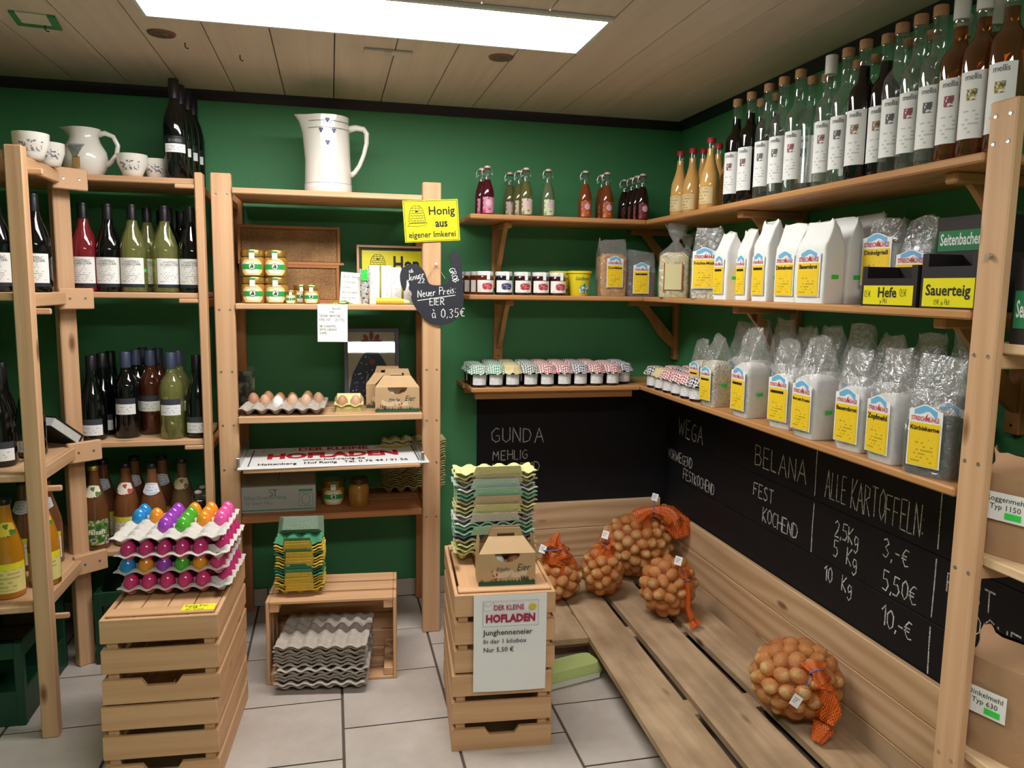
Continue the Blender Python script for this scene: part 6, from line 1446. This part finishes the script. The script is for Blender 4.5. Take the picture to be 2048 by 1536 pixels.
mb = MB(); mb.box(-.032, .030, -.0478, -.0472, .03, .125, 0); lb = obj('label', mb, print_mat('pasta_label', '#d9cf9a', '#7a5a3a', 8, 8, .5), t); 
for q in ((-.036, -.032), (.030, .034)): obj('label_ribbon', MB().box(*q, -.048, -.0472, .02, .13, 0), mat('ribbon_rust', '#a0502c', .6), t)
t = film_bag('tied clear bag of pasta half hidden behind the front one', .10, .08, .15, .25, PASTA, False, 4, GM, price=False, tie=.42); put(t, 1372, 1.372, SZ[1], -40)
put(film_bag('clear bag of fruit muesli with yellow label beside the white flour bags', .105, .075, .15, .245, MUESLI, 'Früchte-Müsli', 5, GM, price=False, lw=.8, lh=.14, lz=.035), 1414, 1.272, SZ[1], -48)
GW = 'white paper flour bags'
for k, (px, X, rz, h, w, d, ttl, lab) in enumerate(((1455, 1.265, -90, .215, .082, .066, None, 'white paper flour bag right beside the muesli bag'), (1497, 1.30, -92, .22, .078, .06, None, 'white paper flour bag set back between two others'), (1536, 1.265, -90, .235, .082, .070, None, 'white paper flour bag with folded tip, label facing the room'), (1586, 1.268, -84, .215, .098, .065, 'Dinkelmehl', 'white paper flour bag labelled Dinkelmehl leaning sideways'), (1636, 1.265, -85, .215, .112, .068, 'Bauernbrot', 'tall white paper flour bag standing first of the long row'))):
    put(paper_bag(lab, w, d, h, ttl, 20+k), px, X, SZ[1], rz)
y5 = pos_x(1634, 1.265, SZ[1]).y
for k in range(3):
    t = paper_bag('white paper flour bag, '+('second', 'third', 'fourth')[k]+' from the shelf edge in the row behind the tall one', .115, .062, .225+.01*(k % 2), None, 50+k); t.location = (1.334+.0665*k, y5-.012*k, SZ[1]); t.rotation_euler = (0, 0, math.radians(-87))
for k, (px, X) in enumerate(((1560, 1.37), (1612, 1.37))): put(paper_bag('white paper flour bag in the rear row of the middle shelf', .11, .062, .225, None, 40+k), px, X, SZ[1], -88)
# bags standing in / behind the yeast box
# display boxes
BLK = mat('display_black', '#221b1e', .5)
def display(lab, px0, px1, X, z, h, dep, sign, mat_sign=YEL, ink=INK, sub=None, back=0, sz=.9, txt=.032, sh=None, soff=.004):
    y1 = pos_x(px0, X, z).y; y0 = pos_x(px1, X, z).y; w = y1-y0
    t = thing('display_box', lab, 'box', (X, (y0+y1)/2, z), R90); s = .003
    hc = h-.028 if not back else h
    mb = MB().box(-w/2, w/2, 0, s, 0, hc, 0).box(-w/2, w/2, dep-s, dep, 0, h+back, 0).box(-w/2, -w/2+s, s, dep-s, 0, h, 0).box(w/2-s, w/2, s, dep-s, 0, h, 0).box(-w/2+s, w/2-s, s, dep-s, .0005, s, 0)
    if not back: mb.box(-w/2, -w/2+.018, 0, s, hc, h, 0).box(w/2-.018, w/2, 0, s, hc, h, 0)
    obj('carton', mb, BLK, t)
    if sh is None: sh = hc*.68
    sg = obj('sign_card', B(-w/2*sz, w/2*sz, -.0012, -.0003, soff, soff+sh, 0), mat_sign, t)
    mb = MB(); text_flat(mb, sign, 0, soff+sh*(.40 if sub else .3), txt, -.0018, bold=.02, fit=w*sz*(.40 if sub and sub[0] else .90)); obj('lettering', mb, ink, sg)
    if sub:
        mb = MB(); L_, R_, Bt = sub
        if L_: write(mb, L_, -w/2*sz+.004, soff+sh*.40, .015, .0011, -.0018, seed=1, squeeze=.75, gap=.12); write(mb, R_, w/2*sz-.040, soff+sh*.46, .015, .0011, -.0018, seed=2, squeeze=.75, gap=.12)
        write(mb, Bt, -.022 if L_ else -.035, soff+sh*.08, .0105, .001, -.0018, seed=3, squeeze=.8, gap=.15); obj('handwriting', mb, INK, sg)
    return t
display('black display box with yellow card reading Hefe and handwritten prices', 1721, 1830, 1.232, SZ[1], .092, .10, 'Hefe', sub=('0,75x', '0,75x', 'je Pkt'))
display('black display box with yellow card reading Sauerteig', 1838, 1952, 1.232, SZ[1], .115, .10, 'Sauerteig', sub=('', '', '1,75x je Pkt'))
SGR = mat('brand_green', '#1f7a4a', .5); OFFW = mat('lettering_white', '#e9ece6', .5)
t = display('black display box with green strip lettered in white behind the Sauerteig box', 1862, 1962, 1.345, SZ[1], .20, .12, 'Seitenbacher', mat_sign=SGR, ink=OFFW, back=.001, txt=.036, sh=.045, soff=.125)
put(film_bag('clear bag with mill label standing behind the yeast display box', .105, .06, .15, .215, FLOUR, 'Dinkelgrieß', 60, GM, price=False, lh=.13, lz=.05), 1760, 1.368, SZ[1], -80).location.x = 1.375
put(film_bag('empty-topped clear bag of groats beside the green strip box', .10, .06, .12, .21, OATS, None, 61, GM, price=False), 1815, 1.372, SZ[1], -80).location.x = 1.40
# ------------------------------------------------ flour in clear bags on the lower shelf
GF = 'clear flour bags on the lower shelf'
bags = [(1402, 1.30, -84, .075, .06, .135, .215, OATS, None, 'clear bag of oat flakes half hidden behind the first flour bag'), (1432, 1.268, -84, .075, .085, .15, .235, OATS, None, 'clear bag of oat flakes at the shelf edge beside the cloth-capped jars'), (1500, 1.272, -88, .09, .088, .165, .275, FLOUR, None, 'clear flour bag with tall crumpled top next to the oat flakes'), (1569, 1.268, -80, .09, .055, .15, .25, FLOUR, None, 'slim clear flour bag in front of a broad one'), (1630, 1.270, -88, .095, .09, .165, .27, FLOUR, 'Brot mit Kruste', 'broad clear flour bag with green price sticker on its side'), (1709, 1.268, -82, .088, .06, .155, .255, FLOUR, 'Bauernbrot', 'clear flour bag with crooked yellow bread-flour label'), (1784, 1.272, -90, .088, .085, .155, .265, FLOUR, 'Zopfmehl', 'clear flour bag with yellow label reading Zopfmehl'), (1870, 1.274, -74, .11, .09, .125, .255, SEEDS, 'Kürbiskerne', 'clear bag of black pumpkin seeds with yellow label beside the rack post')]
for k, (px, X, rz, w, d, hf, h, c, ttl, lab) in enumerate(bags):
    put(film_bag(lab, w, d, hf, h, c, ttl, 70+k, GF, lh=.135 if k > 1 else .115, lz=.022, lw=.86 if k < 7 else .68, sz=.075), px, X, SZ[2], rz)
for k, (X, y) in enumerate(((1.375, 2.38), (1.37, 2.26), (1.375, 2.14), (1.375, 2.02), (1.375, 1.90), (1.375, 1.78), (1.375, 1.66), (1.375, 1.54), (1.375, 1.42))):
    t = film_bag('clear flour bag in the rear row of the lower shelf', .095, .08, .16, .285+.01*(k % 3), FLOUR if k < 8 else SEEDS, None, 90+k, GF, price=False); t.location = (X, y, SZ[2]); t.rotation_euler = (0, 0, math.radians(-88))
# ------------------------------------------------ right rack goods
t = film_bag('clear bag of dark seeds on the rack behind the screwed post', .12, .075, .23, .33, SEEDS, 'Sonnenblumen', 110, 'goods on the right rack', lz=.12); t.location = (1.33, 1.12, RZ[1]+.0); t.rotation_euler = (0, 0, math.radians(-75))
t.location = (1.428, 1.13, RZ[1])
BROWNP = mat('brown_paper_sack', '#b08a68', .7, bump=.5, bscale=18, spec=.3)
def sack(lab, w, d, h, loc, rz, lines, seed, lz=.10, lx=0):
    t = thing('paper_sack', lab, 'sack', loc, rz, 'brown paper flour sacks'); obj('paper_body', bag_shell(w, d, h, h*.82, seed, top_w=.9, top_d=.12, amp=.007, n=6, nv=22), BROWNP, t, smooth=50)
    lb = obj('label', B(lx-.04, lx+.04, -d/2*1.03-.0075, -d/2*1.03-.0068, lz, lz+.055, 0), CARD, t); mb = MB()
    for k, s in enumerate(lines): text_flat(mb, s, lx, lz+.038-.016*k, .015, -d/2*1.03-.0082, fit=.074)
    obj('lettering', mb, INK, lb); mb = MB(); mb.box(lx+.0, lx+.03, -d/2*1.03-.0086, -d/2*1.03-.0080, lz+.006, lz+.018, 0); obj('price_sticker', mb, PRICE, lb); return t
sack('brown paper sack labelled Roggenmehl on the rack board', .17, .11, .20, (1.336, 1.183, RZ[1]), math.radians(-72), ('Roggenmehl', 'Typ 1150'), 1, lz=.075, lx=-.03)
sack('brown paper sack labelled Dinkelmehl on the low rack board', .18, .12, .24, (1.34, 1.175, RZ[2]), math.radians(-72), ('Dinkelmehl', 'Typ 630'), 2, lz=.085, lx=-.04)
sack('brown paper sack at the near end of the low rack board', .18, .12, .22, (1.36, .975, RZ[2]), math.radians(-80), ('Weizenmehl', 'Typ 550'), 3, lz=.05)
t = display('black display box with green strip lettered in white on the rack beyond the post', 2018, 2120, 1.25, RZ[0], .16, .12, 'Seitenbacher', mat_sign=SGR, ink=OFFW, back=.001, txt=.045, sh=.07, soff=.03)
# ============================================================ floor trays, crate tops, posters
G8 = 'grey egg trays stacked before the side-lying crate'
rr = random.Random(12); TR2 = math.radians(-8)
for k in range(13):
    tray((-.032+rr.uniform(-.006, .006), 2.57+rr.uniform(-.008, .008), k*.0118), TR2+rr.uniform(-.03, .03), 'grey pulp egg tray nested in the stack on the tiles, under the topmost' if k < 12 else 'topmost grey pulp egg tray of the stack on the tiles', G8, rx=(.02 if k == 12 else 0))
# green and yellow six-packs on the side-lying crate
seq6 = [YELP]*5+[GRNP]*2+[GRNP]+[YELP]*4+[GRNP]+[YELP]*3+[GRNP]
carton_stack(len(seq6), 3, (-.112, 2.61, BOXTOP), math.radians(-4), .0098, lambda k: seq6[k], lambda k: cname[seq6[k].name]+' six-egg carton in the stack on the side-lying crate', 'six-egg cartons on the crate', 5)
t = [o for o in bpy.data.objects if o.type == 'EMPTY' and o.get('group') == 'six-egg cartons on the crate'][-1]; t['label'] = 'topmost green six-egg carton with its grey-green lid standing open'
mb = MB(); Ml = Matrix.Translation((0, .053, .028)) @ Matrix.Rotation(math.radians(62), 4, 'X')
mb.add([tuple(Ml @ Vector(q)) for q in ((-.078, 0, 0), (.078, 0, 0), (.074, .06, 0), (-.074, .06, 0), (-.06, .008, .03), (.06, .008, .03), (.056, .05, .03), (-.056, .05, .03))], [(4, 5, 6, 7), (0, 1, 5, 4), (1, 2, 6, 5), (2, 3, 7, 6), (3, 0, 4, 7)]); obj('lid', mb, pulp('pulp_dusty_green', '#7f917c'), t)
# ---- coloured eggs on the left crate
def shiny(n, c): return mat(n, c, .18, coat=.6, spec=.6, var=.12, bscale=70)
EG = {'pink': shiny('egg_pink', '#d6307a'), 'blue': shiny('egg_blue', '#1f8ad0'), 'orange': shiny('egg_orange', '#ef9422'), 'violet': shiny('egg_violet', '#a23cbc'), 'green': shiny('egg_green', '#4fb02c'), 'lpink': shiny('egg_light_pink', '#ee5aa6')}
en = {'pink': 'pink', 'blue': 'blue', 'orange': 'orange', 'violet': 'violet', 'green': 'green', 'lpink': 'light pink'}
PULPL = pulp('light_grey_pulp', '#cfc9c1'); TRAYL = tray_mesh('egg_tray_light', 6, 5, TP, .040, mt=PULPL)
G9 = 'light grey egg trays with coloured eggs'
ex, ey = LCX+.012, LCY+.035
orders = [['pink']*6, ['blue', 'orange', 'violet', 'green', 'orange', 'pink'], ['pink']*6, None]
zz = CTOP
step = .047
for k in range(4):
    rz = LRZ+math.radians((0, 1.5, -1, .5)[k]); z = zz+k*step
    tray((ex+(.004, -.006, .002, -.010)[k], ey+(0, .006, -.003, .004)[k], z), rz, ['light grey egg tray lying on the crate top, lowest of four', 'light grey egg tray, second of four above the crate top', 'light grey egg tray, third of four above the crate top', 'topmost light grey egg tray with rows of coloured eggs'][k], G9, me=TRAYL)
    c, s = math.cos(rz), math.sin(rz); cx, cy = ex+(.004, -.006, .002, -.010)[k], ey+(0, .006, -.003, .004)[k]
    for i in range(6):
        for j in range(5):
            if k < 3:
                if j not in (0, 1) and i != 5: continue
                col = orders[k][i]
                if j > 1 and col != 'pink': col = 'pink'
                if k in (0, 2) and i == 5 and j == 0: continue
            else:
                lim = {0: 3, 1: 3, 2: 1, 3: 1, 4: 2, 5: 2}[i]
                if j < lim: continue
                col = ['blue', 'orange', 'violet', 'green', 'orange', 'lpink'][i]
                if i == 1 and j > 3: continue
                if i == 3 and j == 4: col = 'orange'
            x, y = (i-2.5)*TP, (j-2)*TP
            egg((cx+x*c-y*s, cy+x*s+y*c, z+.0035), EG[col], en[col]+' dyed egg '+('in the topmost tray on the left crate' if k == 3 else 'between the stacked trays on the left crate').replace('left ', ''), 'dyed eggs in the crate-top trays')
# yellow price card on the crate
t = thing('price_card', 'yellow handwritten price card lying on the crate before the dyed eggs', 'card', (LCX+.085, LCY-.178, CTOP+.0003), LRZ)
obj('sheet', B(-.042, .042, -.02, .02, 0, .0006, 0), mat('neon_yellow', '#e9e22a', .6), t); mb = MB(); q = MB(); write(q, 'bunte Eier', -.035, .004, .012, .0012, 0, seed=1, squeeze=.9); write(q, '0,45x', -.025, -.007, .010, .0012, 0, seed=2); write(q, 'das Stueck', -.03, -.017, .008, .001, 0, seed=3)
mb.add([(x, z, .001) for x, y, z in q.v], q.f); obj('handwriting', mb, INK, t)
# ---- right crate: nested cartons, egg box, poster
seqR = [LIME, LIME, LIME, LIME, VIOL, MINT, MINT, PMINT, GREY, GREY, LIME, OLIVE, TAN, MINT, MINT, GREY, PMINT, TAN, LIME, LIME]
carton_stack(len(seqR), 5, (RCX+.012, RCY+.085, CTOP), RRZ+math.radians(3), .0135, lambda k: seqR[k], lambda k: cname[seqR[k].name]+' ten-egg carton in the nested stack behind the kraft egg box', 'ten-egg cartons on the crate', 8, jit=.005, flap=(2, 5, 8, 10, 12, 14, 16, 17, 19))
egg_house((RCX+.005, RCY-.118, CTOP), RRZ, 'kraft egg box with handle reading frische Eier on the slat crate')
# poster sheet hanging on the crate front
fx, fy = RCX+.01, RCY-.213-.012
t = thing('poster', 'white shop notice reading Junghenneneier hanging on the slat crate front', 'poster', (fx-.012, fy, .185), RRZ)
mb = MB(); W_, Hh = .208, .287
def sheet(u, v):
    x = (u-.5)*W_; z = v*Hh; y = -.004*math.sin(math.pi*v)-.003*math.sin(u*3+v*2)*(1-v)
    return (x, y-.002, z)
mb.grid(sheet, 10, 14); obj('sheet', mb, mat('poster_paper', '#f4f3f2', .6), t, smooth='all')
yy = -.0115; mb = MB(); text_flat(mb, 'DER KLEINE', -.005, .245, .021, yy, fit=.085, bold=.02); text_flat(mb, 'HOFLADEN', .0, .210, .031, yy, fit=.14, bold=.045); obj('red_lettering', mb, mat('poster_red', '#a81f48', .5), t)
for a_ in (('Junghenneneier', .172, .0225, .152, .01), ('In der 1 kilobox', .147, .019, .138, .006), ('Nur 5,50 €', .122, .019, .10, .006)):
    mb = MB(); text_flat(mb, a_[0], -.077, a_[1], a_[2], yy, fit=a_[3], align='LEFT', bold=a_[4]); obj('black_lettering', mb, INK, t)
mb = MB(); 
for a in ((-.079, .079, .198, .199), (-.079, .079, .2715, .2725), (-.079, -.078, .198, .2725), (.078, .079, .198, .2725)): mb.add([(a[0], yy, a[2]), (a[1], yy, a[2]), (a[1], yy, a[3]), (a[0], yy, a[3])], [(0, 1, 2, 3)])
for i in range(len(hen2)):
    a, b_ = hen2[i], hen2[(i+1) % len(hen2)]; ribbon(mb, [(-.062+a[0]*.03, .247+a[1]*.03), (-.062+b_[0]*.03, .247+b_[1]*.03)], .0009, yy)
obj('line_drawing', mb, mat('line_grey', '#9a9aa0', .6), t)
mb = MB(); mb.add([(.062+.012*math.cos(i*.5), yy, .252+.009*math.sin(i*.5)) for i in range(12)], [tuple(range(12))]); obj('egg_drawing', mb, mat('drawing_yellow', '#dcc63a', .6), t)
# green carton lying on the floor
t = thing('egg_carton', 'closed lime egg carton lying on the tiles beside the pallet', 'egg carton', (.768, 2.375, 0), math.radians(14))
mb = MB(); w, d = .125, .05
def shell(u, v):
    a = 2*math.pi*u; x, y = sup(a, 6); k = 1-.16*abs(v-.45)*1.6
    return (x*w*k, y*d*k, .058*v)
mb.grid(shell, 40, 8, uv=False); mb.add([shell(i/40, 1) for i in range(40)], [tuple(range(40))]); obj('shell', mb, LIME2 if 'LIME2' in globals() else pulp('pulp_bright_lime', '#c3d48a'), t, smooth=50)
obj('label', B(-.10, .10, -d-.0012, -d-.0004, .008, .026, 0), print_mat('carton_label', '#dfe2d2', '#55605a', 3, 26, .45), t)
# ============================================================ potato sacks
def potato_mesh(i):
    rq = random.Random(100+i); mb = MB().ellipsoid((0, 0, 0), (1, rq.uniform(.78, .92), rq.uniform(.72, .85)), 14, 10)
    off = Vector((i*7, i*3, i)); mb.v = [tuple(Vector(p)*(1+.09*noise.noise(Vector(p)*1.4+off))) for p in mb.v]
    return mb.mesh('potato_%d' % i, 'all')
def potato_mat():
    m, nt, N, L, b = newmat('potato_skin'); b.inputs['Roughness'].default_value = .65; b.inputs['Specular IOR Level'].default_value = .3
    tc = N.new('ShaderNodeTexCoord'); n = N.new('ShaderNodeTexNoise'); n.inputs['Scale'].default_value = 5; n.inputs['Detail'].default_value = 8; L.new(tc.outputs['Object'], n.inputs['Vector'])
    oi = N.new('ShaderNodeObjectInfo'); ad = N.new('ShaderNodeMath'); ad.operation = 'MULTIPLY_ADD'; ad.inputs[1].default_value = .3; L.new(oi.outputs['Random'], ad.inputs[0]); L.new(n.outputs['Fac'], ad.inputs[2])
    cr = N.new('ShaderNodeValToRGB'); e = cr.color_ramp.elements; e[0].position = .35; e[0].color = srgb('#a87e4c'); e[1].position = .85; e[1].color = srgb('#d3a970'); L.new(ad.outputs[0], cr.inputs['Fac']); L.new(cr.outputs['Color'], b.inputs['Base Color']); return m
POT = potato_mat(); PM = [potato_mesh(i) for i in range(7)]
for q in PM: q.materials.append(POT)
def net_mat(name, col, scale, thick):
    m, nt, N, L, b = newmat(name); b.inputs['Base Color'].default_value = srgb(col); b.inputs['Roughness'].default_value = .5
    tc = N.new('ShaderNodeTexCoord'); sp = N.new('ShaderNodeSeparateXYZ'); L.new(tc.outputs['UV'], sp.inputs[0]); outs = []
    for sgn in (1, -1):
        a = N.new('ShaderNodeMath'); a.operation = 'MULTIPLY_ADD'; a.inputs[1].default_value = sgn; L.new(sp.outputs[1], a.inputs[0]); L.new(sp.outputs[0], a.inputs[2])
        s = N.new('ShaderNodeMath'); s.operation = 'MULTIPLY'; s.inputs[1].default_value = scale; L.new(a.outputs[0], s.inputs[0])
        f = N.new('ShaderNodeMath'); f.operation = 'FRACT'; L.new(s.outputs[0], f.inputs[0]); g = N.new('ShaderNodeMath'); g.operation = 'LESS_THAN'; g.inputs[1].default_value = thick; L.new(f.outputs[0], g.inputs[0]); outs.append(g.outputs[0])
    mx = N.new('ShaderNodeMath'); mx.operation = 'MAXIMUM'; L.new(outs[0], mx.inputs[0]); L.new(outs[1], mx.inputs[1])
    tr = N.new('ShaderNodeBsdfTransparent'); ms = N.new('ShaderNodeMixShader'); L.new(mx.outputs[0], ms.inputs[0]); L.new(tr.outputs[0], ms.inputs[1]); L.new(b.outputs[0], ms.inputs[2]); L.new(ms.outputs[0], N['Material Output'].inputs['Surface']); return m
NET = net_mat('orange_net', '#d9661c', 1/.0075, .16); NETD = net_mat('orange_net_dense', '#dd6218', 1/.0042, .40); TAPE = mat('tie_blue', '#5f78b8', .5)
def net_sack(name_lab, plab, loc, rad, npot, pr, seed, neck, tagdir, tie_line=None, squash=None):
    "loc: centre on the pallet; rad: (rx,ry,rz) half sizes"
    rq = random.Random(seed); rx, ry, rz = rad; C_ = Vector((loc[0], loc[1], loc[2]+rz)); ax = Vector((rx-pr, ry-pr, rz-pr))
    def onto(q):
        k = math.sqrt((q.x/ax.x)**2+(q.y/ax.y)**2+(q.z/ax.z)**2) or 1; return q/k
    P = [onto(Vector((rq.gauss(0, 1)*ax.x, rq.gauss(0, 1)*ax.y, rq.gauss(0, 1)*ax.z))) for _ in range(npot)]
    for it in range(45):
        F = [Vector((0, 0, 0)) for _ in P]
        for i in range(npot):
            for j in range(i):
                d = P[i]-P[j]; l2 = d.length_squared
                if l2 < (pr*3.4)**2:
                    d *= (pr*pr)/(l2+1e-6)**1.5*pr*.35; F[i] += d; F[j] -= d
        P = [onto(p+(f if f.length < pr*.5 else f.normalized()*pr*.5)) for p, f in zip(P, F)]
    pts = [(p, pr*rq.uniform(.93, 1.05)) for p in P if p.z > -ax.z*.93]
    for q, r in pts:
        o = link(bpy.data.objects.new('potato', rq.choice(PM))); p = C_+q; o.location = (p.x, p.y, max(p.z, loc[2]+r*.86)); o.scale = (r*1.12, r*1.04, r*1.04); o.rotation_euler = (rq.uniform(-.5, .5), rq.uniform(-.5, .5), rq.uniform(0, 6)); tag(o, plab, 'potato', 'potatoes in net sacks')
    t = thing('net_sack', name_lab, 'net sack', (loc[0], loc[1], loc[2]), group='orange net sacks of potatoes')
    nu, nv = 48, 28; mb = MB()
    def fn(u, v):
        th = math.pi*v; a = 2*math.pi*u; d = Vector((math.sin(th)*math.cos(a), math.sin(th)*math.sin(a), -math.cos(th))); best = 0; acc = 0; wsum = 0
        e = 1/math.sqrt((d.x/rx)**2+(d.y/ry)**2+(d.z/rz)**2)
        for q, r in pts:
            b_ = q.dot(d); c2 = q.length_squared-b_*b_; R2 = (r*1.10)**2
            if c2 < R2 and b_ > 0: best = max(best, b_+math.sqrt(R2-c2))
        R_ = max(best, e*.88); p = d*R_; p.z = max(p.z+rz, .0012); return tuple(p)
    mb.grid(fn, nu, nv)
    # soften hull
    vs = [Vector(v) for v in mb.v]; W_ = nu+1
    for _ in range(1):
        out = vs[:]
        for j in range(1, nv):
            for i in range(nu+1):
                l = vs[j*W_+(i-1 if i > 0 else nu-1)]; r_ = vs[j*W_+(i+1 if i < nu else 1)]; out[j*W_+i] = (vs[j*W_+i]*2+l+r_+vs[(j-1)*W_+i]+vs[(j+1)*W_+i])/6
        vs = [v if v.z > v0.z else v for v, v0 in zip(out, vs)]
    mb.v = [tuple(v) for v in vs]
    rm = (rx+ry)/2
    for k in mb.uv: u, v = mb.uv[k]; mb.uv[k] = (u*round(2*math.pi*rm/.0075)*.0075, v*math.pi*rm)
    obj('net', mb, NET, t, smooth='all')
    # gathered neck
    nk = [Vector(p) for p in neck['path']]; rs = neck['r']; mb = MB(); n = 20
    def tubefn(u, v):
        f = v*(len(nk)-1); i = min(int(f), len(nk)-2); q = f-i; p = nk[i].lerp(nk[i+1], q); d = (nk[i+1]-nk[i]).normalized(); up = Vector((0, 0, 1)) if abs(d.z) < .9 else Vector((1, 0, 0)); A = d.cross(up).normalized(); B_ = A.cross(d); r_ = rs[i]+(rs[i+1]-rs[i])*q; a = 2*math.pi*u
        r_ *= 1+.22*math.sin(5*a+v*3)+.12*noise.noise(Vector((a, v*6, seed))); return tuple(p+(A*math.cos(a)+B_*math.sin(a)*neck.get('flat', 1))*r_)
    mb.grid(tubefn, 36, 20)
    for k in mb.uv: u, v = mb.uv[k]; mb.uv[k] = (u*.126, v*.10)
    o = obj('net_neck', mb, NETD, t, smooth='all')
    if neck.get('tie') is not None:
        p = nk[neck['tie']]; r_ = rs[neck['tie']]*1.15; d = (nk[neck['tie']+1]-nk[neck['tie']-1]).normalized(); up = Vector((0, 0, 1)) if abs(d.z) < .9 else Vector((1, 0, 0)); A = d.cross(up).normalized(); B_ = A.cross(d)
        tt = obj('tie', MB().tube([tuple(p+(A*math.cos(a*.52)+B_*math.sin(a*.52)*neck.get('flat', 1))*r_) for a in range(13)], .0022, 6), TAPE, t)
        q = Vector(tagdir['p']); mb = MB(); mb.tube([tuple(p), tuple(q)], .0012, 5); obj('tie_tail', mb, TAPE, t)
        Mt = Matrix.Translation(q) @ Matrix.Rotation(tagdir.get('rz', -.25), 4, 'Z') @ Matrix.Rotation(tagdir.get('rx', -.5), 4, 'X') @ Matrix.Rotation(tagdir.get('ry', .3), 4, 'Y')
        tg = obj('tag', MB().box(-.013, .013, -.0006, .0006, -.016, .016, 0, Mt), WHITE, t); mb = MB()
        for k in range(3): mb.box(-.009, .006-.003*k, -.0010, -.0007, .006-.006*k, .008-.006*k, 0, Mt)
        obj('tag_print', mb, mat('ink_grey2', '#8a8a90', .6), tg)
Zp = zt+.0005
net_sack('upright orange net sack of potatoes with gathered top beside the slat crate', 'potato in the upright net sack beside the slat crate', (.858, 2.80, Zp), (.102, .09, .095), 40, .0235, 1,
    {'path': ((0, 0, .155), (-.012, -.012, .185), (-.025, -.012, .215), (-.015, 0, .24), (.0, .0, .275)), 'r': (.06, .05, .04, .022, .004), 'tie': 2}, {'p': (-.07, -.02, .22)})
net_sack('orange net sack of potatoes between the upright and the big corner sack', 'potato in the net sack between the upright and the corner sack', (1.045, 2.80, Zp), (.09, .088, .112), 42, .0235, 2,
    {'path': ((0, -.01, .18), (.0, -.02, .205), (.0, -.025, .225), (.0, -.03, .235), (.0, -.035, .24)), 'r': (.05, .03, .012, .022, .03), 'tie': 2}, {'p': (-.005, -.03, .265)})
net_sack('big orange net sack of potatoes in the corner of the boarding', 'potato in the big net sack in the corner', (1.262, 2.985, Zp), (.165, .135, .14), 92, .025, 3,
    {'path': ((.0, -.02, .255), (.03, -.03, .285), (.055, -.04, .30), (.11, -.06, .29), (.145, -.085, .25), (.155, -.12, .20)), 'r': (.07, .045, .024, .055, .06, .03), 'tie': 2, 'flat': .6}, {'p': (.06, -.04, .355)})
net_sack('orange net sack of potatoes leaning in front of the big corner sack', 'potato in the net sack leaning before the corner sack', (1.222, 2.57, Zp), (.114, .092, .122), 52, .0245, 4,
    {'path': ((.03, -.055, .21), (.035, -.08, .17), (.035, -.094, .12), (.035, -.10, .07), (.045, -.115, .03), (.055, -.13, .012)), 'r': (.02, .015, .013, .013, .02, .03), 'tie': 1, 'flat': .5}, {'p': (.0, -.075, .245)})
net_sack('round orange net sack of potatoes lying alone on the pallet', 'potato in the round net sack lying alone', (1.30, 1.865, Zp), (.137, .127, .114), 70, .025, 5,
    {'path': ((.0, -.075, .19), (-.005, -.10, .185), (.005, -.122, .15), (.015, -.133, .10), (.0, -.14, .05), (-.03, -.15, .012)), 'r': (.035, .02, .034, .046, .03, .016), 'tie': 1, 'flat': .5}, {'p': (-.075, -.115, .115), 'rx': -.3, 'ry': .6})
